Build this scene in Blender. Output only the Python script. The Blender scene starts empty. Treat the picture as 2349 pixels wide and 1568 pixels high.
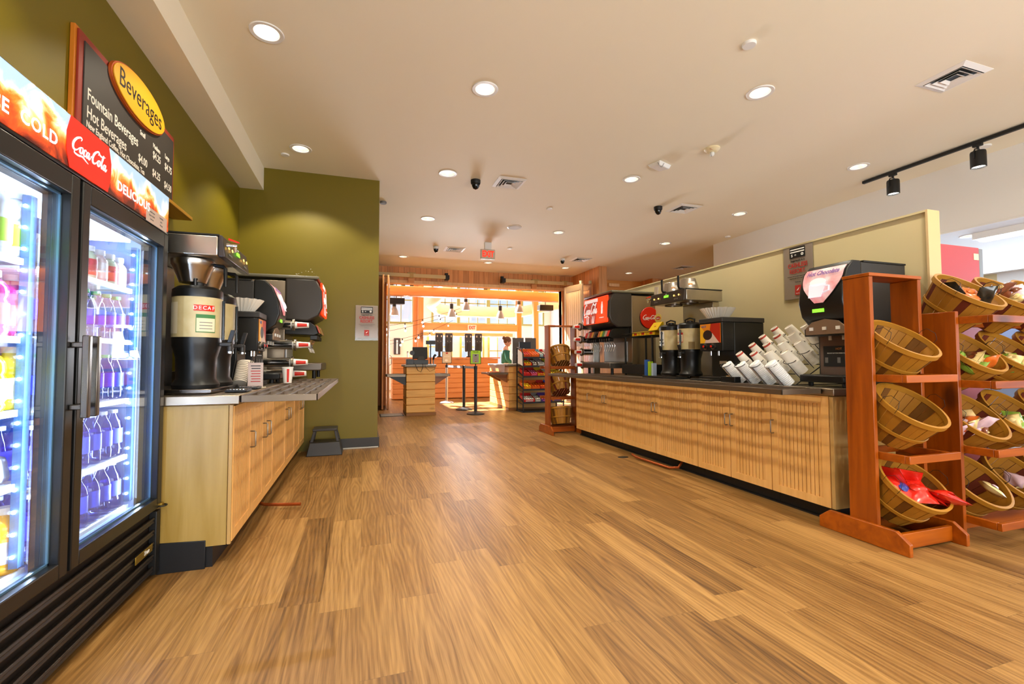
import bpy, bmesh, math, random
from mathutils import Vector, Matrix
R = math.radians
PI = math.pi
rnd = random.Random(7)
sc = bpy.context.scene
col = sc.collection

# ------------------------------------------------------------------ camera
F_PX, VX, HY, CAM_H, ROLL = 1050.0, 832.0, 825.5, 1.12, -0.003
_a = math.atan2(1174.5 - VX, math.hypot(F_PX, HY - 784)); _t = math.atan2(HY - 784, F_PX)
_F = Vector((math.sin(_a) * math.cos(_t), math.cos(_a) * math.cos(_t), math.sin(_t)))
_R0 = Vector((math.cos(_a), -math.sin(_a), 0)); _U0 = _R0.cross(_F)
_R = _R0 * math.cos(ROLL) + _U0 * math.sin(ROLL); _U = -_R0 * math.sin(ROLL) + _U0 * math.cos(ROLL)
cd = bpy.data.cameras.new('camera'); cam = bpy.data.objects.new('camera', cd); col.objects.link(cam)
cam.matrix_world = Matrix(((_R.x, _U.x, -_F.x, 0), (_R.y, _U.y, -_F.y, 0), (_R.z, _U.z, -_F.z, CAM_H), (0, 0, 0, 1)))
cd.sensor_width = 36; cd.lens = F_PX * 36 / 2349; cd.clip_start = .05; cd.clip_end = 200
sc.camera = cam

# ------------------------------------------------------------------ world, exposure, daylight
sc.view_settings.view_transform = 'Standard'; sc.view_settings.look = 'None'
sc.view_settings.exposure = 0.0; sc.view_settings.gamma = 1; sc.view_settings.use_curve_mapping = False
w = bpy.data.worlds.new('sky'); sc.world = w; w.use_nodes = True
bg = w.node_tree.nodes['Background']; bg.inputs[0].default_value = (.80, .90, 1, 1); bg.inputs[1].default_value = 1.05
sc.cycles.max_bounces = 8; sc.cycles.diffuse_bounces = 5; sc.cycles.glossy_bounces = 4
sc.cycles.transparent_max_bounces = 12; sc.cycles.transmission_bounces = 6
sc.cycles.sample_clamp_indirect = 6; sc.cycles.use_denoising = True
sc.cycles.caustics_reflective = False; sc.cycles.caustics_refractive = False
def light(name, kind, loc, energy, color, rot=(0, 0, 0), **k):
    d = bpy.data.lights.new(name, kind); d.energy = energy; d.color = color
    for a_, b_ in k.items(): setattr(d, a_, b_)
    o = bpy.data.objects.new(name, d); o.location = loc; o.rotation_euler = rot; col.objects.link(o); return o
_sd = Vector((.42, -.52, -.74))
sun = light('sun', 'SUN', (0, 30, 20), 42, (1, .95, .88), angle=R(.5)); sun.rotation_euler = _sd.to_track_quat('-Z', 'Y').to_euler()
def daylight(name, loc, rot, sx, sy, energy, color=(.86, .93, 1)):
    return light(name, 'AREA', loc, energy, color, rot, shape='RECTANGLE', size=sx, size_y=sy)
# area lamps added as daylight: hall roof and windows, side windows, behind the camera
daylight('roof_fill', (2.6, 14.6, 5.95), (0, 0, 0), 5, 3.4, 40)  # unseen lamp added below the roof opening to brighten the hall
daylight('window_daylight', (10.9, 3.0, 1.7), (0, R(90), 0), 1.8, 6.5, 260, (.75, .86, 1))
daylight('window_daylight', (3.0, -2.85, 1.2), (R(112), 0, 0), 8, 1.8, 370, (.98, .97, .94))  # unseen fill lamp added behind the camera to lift the ceiling
daylight('window_daylight', (3.7, 17.85, 1.5), (R(-98), 0, 0), 3.6, 1.6, 1700, (.86, .92, 1))   # added lamp at the hall windows, aimed up to whiten the far ceiling
DOWN_W = 102
WARM = (1, .91, .72)

# ------------------------------------------------------------------ mesh helper
class MB:
    def __init__(s): s.v = []; s.f = []; s.m = []; s.mi = 0
    def add(s, vs, fs):
        n = len(s.v); s.v += [tuple(v) for v in vs]
        for f in fs: s.f.append(tuple(i + n for i in f)); s.m.append(s.mi)
        return s
    def box(s, x0, x1, y0, y1, z0, z1, T=None):
        vs = [Vector((x, y, z)) for z in (z0, z1) for y in (y0, y1) for x in (x0, x1)]
        if T is not None: vs = [T @ v for v in vs]
        return s.add(vs, [(0, 2, 3, 1), (4, 5, 7, 6), (0, 1, 5, 4), (2, 6, 7, 3), (0, 4, 6, 2), (1, 3, 7, 5)])
    def hexa(s, b, t):
        return s.add(list(b) + list(t), [(3, 2, 1, 0), (4, 5, 6, 7), (0, 1, 5, 4), (1, 2, 6, 5), (2, 3, 7, 6), (3, 0, 4, 7)])
    def prism(s, pts, h, T=None):      # polygon in xy (ccw), from z=0 to h, through T
        n = len(pts); vs = [Vector((p[0], p[1], 0)) for p in pts] + [Vector((p[0], p[1], h)) for p in pts]
        if T is not None: vs = [T @ v for v in vs]
        return s.add(vs, [tuple(range(n - 1, -1, -1)), tuple(range(n, 2 * n))] + [(i, (i + 1) % n, (i + 1) % n + n, i + n) for i in range(n)])
    def lathe(s, prof, c=(0, 0, 0), seg=24, T=None, sx=1, sy=1, a0=0, a1=2 * PI, caps=False):
        full = abs(a1 - a0 - 2 * PI) < 1e-6; k = seg if full else seg + 1
        vs = []
        for r, z in prof:
            for i in range(k):
                a = a0 + (a1 - a0) * i / seg; vs.append(Vector((r * math.cos(a) * sx, r * math.sin(a) * sy, z)))
        C = Vector(c); vs = [(T @ v if T is not None else v) + C for v in vs]
        fs = []
        for j in range(len(prof) - 1):
            for i in range(seg):
                i2 = (i + 1) % k; fs.append((j * k + i, j * k + i2, (j + 1) * k + i2, (j + 1) * k + i))
        if full and caps:
            if prof[0][0] > 1e-5: fs.append(tuple(range(k - 1, -1, -1)))
            if prof[-1][0] > 1e-5: fs.append(tuple((len(prof) - 1) * k + i for i in range(k)))
        return s.add(vs, fs)
    def cyl(s, p0, p1, r0, r1=None, seg=14):
        r1 = r0 if r1 is None else r1; p0 = Vector(p0); p1 = Vector(p1); d = p1 - p0
        T = d.to_track_quat('Z', 'Y').to_matrix().to_4x4()
        return s.lathe([(r0, 0), (r1, d.length)], p0, seg, T, caps=True)
    def tube(s, pts, r, seg=8, closed=False):
        pts = [Vector(p) for p in pts]; n = len(pts); vs = []; fs = []; up = None
        for i, p in enumerate(pts):
            a = pts[(i - 1) % n] if (closed or i > 0) else p; b = pts[(i + 1) % n] if (closed or i < n - 1) else p
            d = (b - a).normalized()
            if up is None: up = Vector((0, 0, 1)) if abs(d.z) < .9 else Vector((1, 0, 0))
            x = d.cross(up)
            if x.length < 1e-4: x = d.orthogonal()
            x.normalize(); y = x.cross(d).normalized(); up = y
            rr = r[i] if isinstance(r, (list, tuple)) else r
            vs += [p + x * rr * math.cos(2 * PI * k / seg) + y * rr * math.sin(2 * PI * k / seg) for k in range(seg)]
        for i in range(n if closed else n - 1):
            for k in range(seg):
                j = (i + 1) % n; fs.append((i * seg + k, i * seg + (k + 1) % seg, j * seg + (k + 1) % seg, j * seg + k))
        if not closed: fs += [tuple(range(seg - 1, -1, -1)), tuple((n - 1) * seg + k for k in range(seg))]
        return s.add(vs, fs)
    def ball(s, c, rx, ry=None, rz=None, seg=14, rings=8, T=None):
        ry = ry or rx; rz = rz or rx
        pr = [(max(1e-6, math.sin(PI * j / rings)), -math.cos(PI * j / rings)) for j in range(rings + 1)]
        S = Matrix.Diagonal((rx, ry, rz, 1)); T = S if T is None else T @ S
        return s.lathe(pr, c, seg, T)
    def build(s, name, mats, parent=None, loc=None, smooth=35, bevel=0, seg=2):
        me = bpy.data.meshes.new(name); me.from_pydata(s.v, [], s.f)
        mats = mats if isinstance(mats, (list, tuple)) else [mats]
        for m in mats: me.materials.append(m)
        me.polygons.foreach_set('material_index', s.m)
        bm = bmesh.new(); bm.from_mesh(me); bmesh.ops.recalc_face_normals(bm, faces=bm.faces); bm.to_mesh(me); bm.free()
        me.polygons.foreach_set('use_smooth', [True] * len(me.polygons)); me.set_sharp_from_angle(angle=R(smooth))
        o = bpy.data.objects.new(name, me); col.objects.link(o)
        if parent: o.parent = parent
        if loc: o.location = loc
        if bevel:
            b = o.modifiers.new('bevel', 'BEVEL'); b.width = bevel; b.segments = seg; b.limit_method = 'ANGLE'; b.angle_limit = R(40)
        return o
def thing(name, label, cat, loc=(0, 0, 0), rz=0, group=None):
    o = bpy.data.objects.new(name, None); o.empty_display_size = .05; col.objects.link(o)
    o.location = loc; o.rotation_euler = (0, 0, R(rz)); o['label'] = label; o['category'] = cat
    if group: o['group'] = group
    return o
def tag(o, label, cat, group=None):
    o['label'] = label; o['category'] = cat
    if group: o['group'] = group
    return o
def struct(o): o['kind'] = 'structure'; return o
def kids(o): return [c for c in bpy.data.objects if c.parent == o]
def dup(root, loc, rot=None, label=None, group=None):
    def cp(o, par):
        c = o.copy(); col.objects.link(c); c.parent = par
        for k in KID.get(o.name) or kids(o): cp(k, c)
        return c
    r = cp(root, None); r.location = loc
    if rot is not None: r.rotation_euler = rot
    if label: r['label'] = label
    if group: r['group'] = group
    return r
KID = {}

# 2D drawing on a surface: frame (P origin, Rv right, Uv up), N = Rv x Uv out of the surface
FR = {'-y': (Vector((1, 0, 0)), Vector((0, 0, 1))), '+x': (Vector((0, 1, 0)), Vector((0, 0, 1))), '-x': (Vector((0, -1, 0)), Vector((0, 0, 1))), '+z': (Vector((1, 0, 0)), Vector((0, 1, 0)))}
def frame(P, face, up=None):
    r, u = FR[face] if isinstance(face, str) else face
    n = r.cross(u)
    return Matrix(((r.x, u.x, n.x, P[0]), (r.y, u.y, n.y, P[1]), (r.z, u.z, n.z, P[2]), (0, 0, 0, 1)))
def text(s, size, P, face, m, parent, name='lettering', align='CENTER', sx=1.0, shear=0, bold=.0, space=1.0, lab=None):
    c = bpy.data.curves.new(name, 'FONT'); c.body = s; c.size = size; c.align_x = align; c.align_y = 'CENTER'
    c.extrude = .0006; c.shear = shear; c.offset = bold; c.space_character = space; c.resolution_u = 3
    o = bpy.data.objects.new(name, c); me = bpy.data.meshes.new_from_object(o)
    bpy.data.objects.remove(o); bpy.data.curves.remove(c)
    T = frame(P, face) @ Matrix.Diagonal((sx, 1, 1, 1)); me.transform(T); me.name = name
    me.materials.clear(); me.materials.append(m)
    ob = bpy.data.objects.new(name, me); col.objects.link(ob)
    if parent: ob.parent = parent
    if lab: ob['label'] = lab
    return ob
def catmull(pts, n=6):
    out = []
    P = [pts[0]] + list(pts) + [pts[-1]]
    for i in range(1, len(P) - 2):
        for k in range(n):
            t = k / n
            out.append(tuple(.5 * ((2 * P[i][d]) + (-P[i - 1][d] + P[i + 1][d]) * t + (2 * P[i - 1][d] - 5 * P[i][d] + 4 * P[i + 1][d] - P[i + 2][d]) * t * t + (-P[i - 1][d] + 3 * P[i][d] - 3 * P[i + 1][d] + P[i + 2][d]) * t ** 3) for d in range(len(pts[0]))))
    out.append(tuple(pts[-1])); return out
def stroke(M, pts, T, h=.0012):       # pts: (x, y, width)
    q = catmull(pts); L = []; Rr = []
    for i, p in enumerate(q):
        a = q[max(0, i - 1)]; b = q[min(len(q) - 1, i + 1)]
        dx, dy = b[0] - a[0], b[1] - a[1]; l = math.hypot(dx, dy) or 1; nx, ny = -dy / l, dx / l; w_ = p[2] / 2
        L.append((p[0] + nx * w_, p[1] + ny * w_)); Rr.append((p[0] - nx * w_, p[1] - ny * w_))
    n = len(q); vs = [T @ Vector((x, y, h)) for x, y in L] + [T @ Vector((x, y, h)) for x, y in Rr]
    vs += [T @ Vector((x, y, 0)) for x, y in L] + [T @ Vector((x, y, 0)) for x, y in Rr]
    fs = []
    for i in range(n - 1):
        fs += [(i, i + 1, n + i + 1, n + i), (2 * n + i, 3 * n + i, 3 * n + i + 1, 2 * n + i + 1), (i, 2 * n + i, 2 * n + i + 1, i + 1), (n + i, n + i + 1, 3 * n + i + 1, 3 * n + i)]
    M.add(vs, fs)
def script_logo(P, face, width, m, parent, name='script_lettering', sy=1.0):
    S = [[(.78, .86, .02), (.82, .98, .06), (.66, 1.02, .09), (.34, .82, .12), (.12, .48, .14), (.14, .18, .13), (.34, .10, .10), (.58, .24, .05), (.70, .40, .02)],
         [(.92, .50, .05), (.80, .40, .10), (.80, .18, .11), (.94, .12, .08), (1.06, .30, .10), (1.02, .48, .07), (.92, .50, .04)],
         [(1.40, .44, .06), (1.30, .52, .05), (1.18, .38, .11), (1.18, .18, .11), (1.30, .10, .07), (1.44, .24, .03)],
         [(1.66, .46, .05), (1.54, .48, .06), (1.46, .30, .10), (1.52, .12, .10), (1.62, .22, .05), (1.70, .50, .06), (1.70, .16, .10), (1.80, .12, .06), (1.88, .28, .03)],
         [(1.90, .36, .07), (2.04, .38, .07)],
         [(2.62, .80, .02), (2.70, .94, .06), (2.56, 1.00, .09), (2.28, .80, .12), (2.10, .46, .14), (2.14, .16, .13), (2.32, .10, .10), (2.54, .26, .05), (2.62, .40, .02)],
         [(2.78, .50, .05), (2.68, .40, .10), (2.68, .18, .11), (2.80, .12, .08), (2.92, .30, .10), (2.88, .48, .07), (2.78, .50, .04)],
         [(3.04, .30, .03), (3.16, .66, .06), (3.22, .96, .05), (3.14, .94, .05), (3.08, .50, .10), (3.12, .16, .11), (3.22, .14, .06), (3.28, .26, .03)],
         [(3.50, .46, .05), (3.38, .48, .06), (3.30, .30, .10), (3.36, .12, .10), (3.46, .22, .05), (3.54, .50, .06), (3.54, .16, .10), (3.64, .12, .06), (3.72, .30, .03)],
         [(.30, .06, .02), (.34, -.08, .07), (.70, -.10, .10), (1.10, -.02, .09), (1.50, -.14, .05), (1.74, -.20, .02)],
         [(2.56, 1.00, .05), (2.84, .86, .09), (3.10, .86, .07), (3.40, .98, .02)]]
    k = width / 3.8; M = MB()
    T = frame(P, face) @ Matrix(((1, .18, 0, -1.9 - .05), (0, 1, 0, -.42), (0, 0, 1, 0), (0, 0, 0, 1)))
    T = frame(P, face) @ Matrix.Diagonal((k, k * sy, 1, 1)) @ Matrix(((1, .18, 0, -1.98), (0, 1, 0, -.40), (0, 0, 1, 0), (0, 0, 0, 1)))
    for s_ in S: stroke(M, [(x, y, w_ * 1.15) for x, y, w_ in s_], T)
    return M.build(name, m, parent)
def disc2(M, T, cx, cy, rx, ry, h, n=32, a0=0):
    M.prism([(cx + rx * math.cos(2 * PI * i / n + a0), cy + ry * math.sin(2 * PI * i / n + a0)) for i in range(n)], h, T)
def rect2(M, T, x0, x1, y0, y1, h): M.prism([(x0, y0), (x1, y0), (x1, y1), (x0, y1)], h, T)

# ------------------------------------------------------------------ materials
def lin(c): return tuple((x / 12.92 if x <= .04045 else ((x + .055) / 1.055) ** 2.4) for x in c)
def hexc(h): return lin(tuple(int(h[i:i + 2], 16) / 255 for i in (0, 2, 4)))
MATS = {}
def mat(name, c, rough=.5, metal=0, emit=None, es=0, noise=0, nscale=20, bump=0, coat=0, alpha=1, trans=0, ior=1.45, spec=.5):
    if name in MATS: return MATS[name]
    m = bpy.data.materials.new(name); m.use_nodes = True; nt = m.node_tree; b = nt.nodes['Principled BSDF']
    c = hexc(c) if isinstance(c, str) else c
    b.inputs['Base Color'].default_value = (*c, 1); b.inputs['Roughness'].default_value = rough; b.inputs['Metallic'].default_value = metal
    b.inputs['Coat Weight'].default_value = coat; b.inputs['Transmission Weight'].default_value = trans; b.inputs['IOR'].default_value = ior
    b.inputs['Specular IOR Level'].default_value = spec
    if emit is not None:
        e = hexc(emit) if isinstance(emit, str) else emit
        b.inputs['Emission Color'].default_value = (*e, 1); b.inputs['Emission Strength'].default_value = es
    if noise or bump:
        tc = nt.nodes.new('ShaderNodeTexCoord'); n = nt.nodes.new('ShaderNodeTexNoise'); n.inputs['Scale'].default_value = nscale; n.inputs['Detail'].default_value = 4
        nt.links.new(tc.outputs['Object'], n.inputs['Vector'])
        if noise:
            r = nt.nodes.new('ShaderNodeMixRGB'); r.blend_type = 'MIX'
            r.inputs[1].default_value = (*[x * (1 - noise) for x in c], 1); r.inputs[2].default_value = (*[min(1, x * (1 + noise)) for x in c], 1)
            nt.links.new(n.outputs[0], r.inputs[0]); nt.links.new(r.outputs[0], b.inputs['Base Color'])
        if bump:
            bp = nt.nodes.new('ShaderNodeBump'); bp.inputs['Strength'].default_value = bump; bp.inputs['Distance'].default_value = .01
            nt.links.new(n.outputs[0], bp.inputs['Height']); nt.links.new(bp.outputs[0], b.inputs['Normal'])
    MATS[name] = m; return m
def glass_mat(name, tint, gloss=.10, rough=.02):
    if name in MATS: return MATS[name]
    m = bpy.data.materials.new(name); m.use_nodes = True; nt = m.node_tree
    for n in list(nt.nodes): nt.nodes.remove(n)
    o = nt.nodes.new('ShaderNodeOutputMaterial'); mx = nt.nodes.new('ShaderNodeMixShader'); t = nt.nodes.new('ShaderNodeBsdfTransparent'); g = nt.nodes.new('ShaderNodeBsdfGlossy')
    f = nt.nodes.new('ShaderNodeFresnel'); f.inputs[0].default_value = 1.45
    ad = nt.nodes.new('ShaderNodeMath'); ad.operation = 'MULTIPLY_ADD'; ad.inputs[1].default_value = .35; ad.inputs[2].default_value = gloss; ad.use_clamp = True
    t.inputs[0].default_value = (*tint, 1); g.inputs['Roughness'].default_value = rough; g.inputs['Color'].default_value = (.95, .97, 1, 1)
    nt.links.new(f.outputs[0], ad.inputs[0]); nt.links.new(ad.outputs[0], mx.inputs[0]); nt.links.new(t.outputs[0], mx.inputs[1]); nt.links.new(g.outputs[0], mx.inputs[2]); nt.links.new(mx.outputs[0], o.inputs[0])
    MATS[name] = m; return m
def wood(name, c1, c2, axis='z', scale=1.0, rough=.4, knots=0, plank=0, paxis='x', kc=None, contrast=1.0):
    """grain runs along `axis`; plank>0 gives every board of that width along paxis its own tone"""
    if name in MATS: return MATS[name]
    m = bpy.data.materials.new(name); m.use_nodes = True; nt = m.node_tree; L = nt.links; N = nt.nodes.new; b = nt.nodes['Principled BSDF']
    c1 = hexc(c1); c2 = hexc(c2)
    tc = N('ShaderNodeTexCoord'); mp = N('ShaderNodeMapping'); s = [14 * scale] * 3; s['xyz'.index(axis)] = 1.1 * scale; mp.inputs['Scale'].default_value = s
    L.new(tc.outputs['Object'], mp.inputs[0])
    n = N('ShaderNodeTexNoise'); n.noise_dimensions = '4D'; n.inputs['Scale'].default_value = 2.2; n.inputs['Detail'].default_value = 6; n.inputs['Distortion'].default_value = .7
    oi = N('ShaderNodeObjectInfo'); wm = N('ShaderNodeMath'); wm.operation = 'MULTIPLY'; wm.inputs[1].default_value = 30; L.new(oi.outputs['Random'], wm.inputs[0])
    if plank:
        sp = N('ShaderNodeSeparateXYZ'); L.new(tc.outputs['Object'], sp.inputs[0])
        dv = N('ShaderNodeMath'); dv.operation = 'DIVIDE'; dv.inputs[1].default_value = plank; L.new(sp.outputs['XYZ'.index(paxis.upper())], dv.inputs[0])
        fl = N('ShaderNodeMath'); fl.operation = 'FLOOR'; L.new(dv.outputs[0], fl.inputs[0])
        wn = N('ShaderNodeTexWhiteNoise'); wn.noise_dimensions = '1D'; L.new(fl.outputs[0], wn.inputs['W'])
        ad = N('ShaderNodeMath'); ad.operation = 'MULTIPLY_ADD'; ad.inputs[1].default_value = 50; L.new(wn.outputs[0], ad.inputs[0]); L.new(wm.outputs[0], ad.inputs[2]); L.new(ad.outputs[0], n.inputs['W'])
    else: L.new(wm.outputs[0], n.inputs['W'])
    L.new(mp.outputs[0], n.inputs['Vector'])
    cr = N('ShaderNodeValToRGB'); cr.color_ramp.elements[0].position = .5 - .22 / contrast; cr.color_ramp.elements[1].position = .5 + .22 / contrast
    cr.color_ramp.elements[0].color = (*c2, 1); cr.color_ramp.elements[1].color = (*c1, 1); L.new(n.outputs[0], cr.inputs[0])
    out = cr.outputs[0]
    if plank:
        hs = N('ShaderNodeHueSaturation'); mr = N('ShaderNodeMapRange'); mr.inputs[3].default_value = .82; mr.inputs[4].default_value = 1.14
        L.new(wn.outputs[0], mr.inputs[0]); L.new(mr.outputs[0], hs.inputs['Value']); L.new(out, hs.inputs['Color']); out = hs.outputs[0]
        fr = N('ShaderNodeMath'); fr.operation = 'FRACT'; L.new(dv.outputs[0], fr.inputs[0]); lt = N('ShaderNodeMath'); lt.operation = 'LESS_THAN'; lt.inputs[1].default_value = .05; L.new(fr.outputs[0], lt.inputs[0])
        lm = N('ShaderNodeMath'); lm.operation = 'MULTIPLY'; lm.inputs[1].default_value = .75; L.new(lt.outputs[0], lm.inputs[0])
        gm = N('ShaderNodeMixRGB'); L.new(lm.outputs[0], gm.inputs[0]); L.new(out, gm.inputs[1]); gm.inputs[2].default_value = (*[x * .2 for x in c2], 1); out = gm.outputs[0]
    if knots:
        mk = N('ShaderNodeMapping'); ks = [knots] * 3; ks['xyz'.index(axis)] = knots * .45; mk.inputs['Scale'].default_value = ks; L.new(tc.outputs['Object'], mk.inputs[0])
        vo = N('ShaderNodeTexVoronoi'); vo.inputs['Scale'].default_value = 1; L.new(mk.outputs[0], vo.inputs['Vector'])
        kr = N('ShaderNodeValToRGB'); kr.color_ramp.elements[0].position = .05; kr.color_ramp.elements[0].color = (.9, .9, .9, 1); kr.color_ramp.elements[1].position = .12; kr.color_ramp.elements[1].color = (0, 0, 0, 1)
        L.new(vo.outputs['Distance'], kr.inputs[0]); mx = N('ShaderNodeMixRGB'); L.new(kr.outputs[0], mx.inputs[0]); L.new(out, mx.inputs[1])
        kcc = hexc(kc) if kc else tuple(x * .35 for x in c2); mx.inputs[2].default_value = (*kcc, 1); out = mx.outputs[0]
    L.new(out, b.inputs['Base Color']); b.inputs['Roughness'].default_value = rough
    bp = N('ShaderNodeBump'); bp.inputs['Strength'].default_value = .08; bp.inputs['Distance'].default_value = .01; L.new(n.outputs[0], bp.inputs['Height']); L.new(bp.outputs[0], b.inputs['Normal'])
    MATS[name] = m; return m

def floor_mat():
    m = bpy.data.materials.new('oak_plank_floor'); m.use_nodes = True; nt = m.node_tree; L = nt.links; N = nt.nodes.new; b = nt.nodes['Principled BSDF']
    def mth(op, a, b_=None, c=None):
        n = N('ShaderNodeMath'); n.operation = op
        for i, x in enumerate((a, b_, c)):
            if x is None: continue
            if isinstance(x, (int, float)): n.inputs[i].default_value = x
            else: L.new(x, n.inputs[i])
        return n.outputs[0]
    tc = N('ShaderNodeTexCoord'); sp = N('ShaderNodeSeparateXYZ'); L.new(tc.outputs['Object'], sp.inputs[0]); X, Y = sp.outputs[0], sp.outputs[1]
    PW, PL = .178, 1.22
    xr = mth('DIVIDE', X, PW); row = mth('FLOOR', xr); fx = mth('FRACT', xr)
    w1 = N('ShaderNodeTexWhiteNoise'); w1.noise_dimensions = '1D'; L.new(row, w1.inputs['W'])
    yr = mth('ADD', mth('DIVIDE', Y, PL), w1.outputs[0]); cl = mth('FLOOR', yr); fy = mth('FRACT', yr)
    cb = N('ShaderNodeCombineXYZ'); L.new(row, cb.inputs[0]); L.new(cl, cb.inputs[1])
    w2 = N('ShaderNodeTexWhiteNoise'); w2.noise_dimensions = '2D'; L.new(cb.outputs[0], w2.inputs['Vector']); rid = w2.outputs['Value']
    # cathedral rings: distance field stretched along the plank, centred somewhere on each plank
    cx = mth('SUBTRACT', fx, mth('MULTIPLY_ADD', rid, .9, .05)); cy = mth('SUBTRACT', fy, w2.outputs['Value'])
    nz = N('ShaderNodeTexNoise'); nz.noise_dimensions = '4D'; mp = N('ShaderNodeMapping'); mp.inputs['Scale'].default_value = (9, 1.6, 1); L.new(tc.outputs['Object'], mp.inputs[0]); L.new(mp.outputs[0], nz.inputs['Vector']); L.new(mth('MULTIPLY', rid, 40), nz.inputs['W']); nz.inputs['Scale'].default_value = .8; nz.inputs['Detail'].default_value = 2
    rr = mth('ADD', mth('POWER', mth('ABSOLUTE', cx), 1.25), mth('MULTIPLY_ADD', nz.outputs[0], .42, mth('MULTIPLY', mth('ABSOLUTE', cy), .38)))
    rings = mth('SINE', mth('MULTIPLY', rr, 50))
    rg = mth('MULTIPLY_ADD', rings, .5, .5)
    fine = N('ShaderNodeTexNoise'); fine.noise_dimensions = '4D'; mp2 = N('ShaderNodeMapping'); mp2.inputs['Scale'].default_value = (190, 5, 1); L.new(tc.outputs['Object'], mp2.inputs[0]); L.new(mp2.outputs[0], fine.inputs['Vector']); L.new(mth('MULTIPLY', rid, 17), fine.inputs['W']); fine.inputs['Scale'].default_value = 1; fine.inputs['Detail'].default_value = 5
    med = N('ShaderNodeTexNoise'); med.noise_dimensions = '4D'; mp3 = N('ShaderNodeMapping'); mp3.inputs['Scale'].default_value = (22, 1.3, 1); L.new(tc.outputs['Object'], mp3.inputs[0]); L.new(mp3.outputs[0], med.inputs['Vector']); L.new(mth('MULTIPLY', rid, 23), med.inputs['W']); med.inputs['Scale'].default_value = 1; med.inputs['Detail'].default_value = 4; med.inputs['Distortion'].default_value = .6
    g = mth('ADD', mth('MULTIPLY', rg, .10), mth('ADD', mth('MULTIPLY', fine.outputs[0], .42), mth('MULTIPLY', med.outputs[0], .50)))
    g = mth('ADD', g, mth('MULTIPLY', rid, .20))
    cr = N('ShaderNodeValToRGB'); e = cr.color_ramp.elements; e[0].position = .36; e[0].color = (*hexc('4a3016'), 1); e[1].position = .80; e[1].color = (*hexc('ab824c'), 1)
    q = e.new(.56); q.color = (*hexc('805b2e'), 1); L.new(g, cr.inputs[0])
    # joints
    jx = mth('GREATER_THAN', mth('ABSOLUTE', mth('SUBTRACT', fx, .5)), .494); jy = mth('GREATER_THAN', mth('ABSOLUTE', mth('SUBTRACT', fy, .5)), .4988)
    j = mth('MAXIMUM', jx, jy); mx = N('ShaderNodeMixRGB'); L.new(mth('MULTIPLY', j, .35), mx.inputs[0]); L.new(cr.outputs[0], mx.inputs[1]); mx.inputs[2].default_value = (.08, .045, .02, 1)
    L.new(mx.outputs[0], b.inputs['Base Color'])
    ro = mth('MULTIPLY_ADD', fine.outputs[0], .2, .30); L.new(ro, b.inputs['Roughness']); b.inputs['Specular IOR Level'].default_value = .4
    bp = N('ShaderNodeBump'); bp.inputs['Strength'].default_value = .10; bp.inputs['Distance'].default_value = .004; L.new(mth('SUBTRACT', fine.outputs[0], j), bp.inputs['Height']); L.new(bp.outputs[0], b.inputs['Normal'])
    return m

PAINT = mat('cream_ceiling_paint', 'f1ead4', .75, noise=.01, nscale=3)
WHITE = mat('white_wall_paint', 'e8e8e6', .7)
GREEN = mat('olive_green_wall_paint', '6d5f04', .46, noise=.04, nscale=2)
TAN = mat('tan_wall_paint', 'cdbf94', .6, noise=.03, nscale=4)
OAK = floor_mat()
MAPLE = wood('maple_cabinet_wood', 'ecba74', 'd7a25a', 'z', .8, .35, contrast=.8)
MAPLED = wood('maple_side_wood', 'c8a468', 'a98347', 'z', .5, .4, contrast=.7)
PINE = wood('knotty_pine_boards', 'dfa066', 'c88446', 'z', .7, .5, knots=1.6, plank=.14, paxis='x')
PINEH = wood('knotty_pine_logs', 'cf9a58', 'b57c3c', 'x', .6, .5, knots=3.0, plank=.16, paxis='z')
TIMBER = wood('timber_beam_wood', 'e2a468', 'd08c4c', 'x', .5, .5, knots=1.0)
TIMBERV = wood('timber_post_wood', 'd69a60', 'c27f45', 'z', .5, .5, knots=1.0)
PALEPINE = wood('pale_pine_boards', 'ecc796', 'd9ab72', 'z', .6, .5, knots=1.4, plank=.11, paxis='y')
RACK = wood('orange_stained_pine', 'a85206', '7a3400', 'z', .6, .35, knots=2.2)
RACKH = wood('orange_stained_rail', 'b05806', '843a00', 'x', .6, .35, knots=2.0)
BLACK = mat('black_plastic', '141414', .35)
BLACKM = mat('black_matte_metal', '111111', .5)
DGREY = mat('dark_grey_plastic', '2d2b2a', .42)
GREY = mat('grey_plastic', '6e6c6a', .45)
STEEL = mat('brushed_steel', 'b9b4ab', .28, 1, noise=.05, nscale=30)
STEELD = mat('dull_stainless_steel', 'a49684', .34, 1)
CHROME = mat('polished_chrome', 'd8d8d8', .12, 1)
NICKEL = mat('satin_nickel', '8e8678', .35, 1)
WPLAS = mat('white_plastic', 'ececea', .4)
PAPER = mat('white_paper', 'f0eee8', .7)
CREAM = mat('cream_card', 'e3d5b4', .6)
TXTW = mat('white_lettering', 'f4f4f2', .5)
TXTK = mat('black_lettering', '101010', .5)
TXTR = mat('red_lettering', 'b02a22', .5)
RED = mat('bright_red', 'd42208', .35)
RUBBER = mat('black_rubber_base', '16181c', .45)
YEL = mat('golden_yellow', 'd39712', .5)
COPPER = mat('copper_pipe', '9a4a1c', .4, .6)
ALUM = mat('cream_coated_rail', 'cbb98a', .5)
OLIVET = mat('olive_window_trim', '8d9154', .5)
LAMP = mat('lamp_glow', 'ffffff', .5, emit=(1, .95, .85), es=14)
REFL = mat('lamp_reflector', 'e8e0d0', .25, .6)
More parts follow.
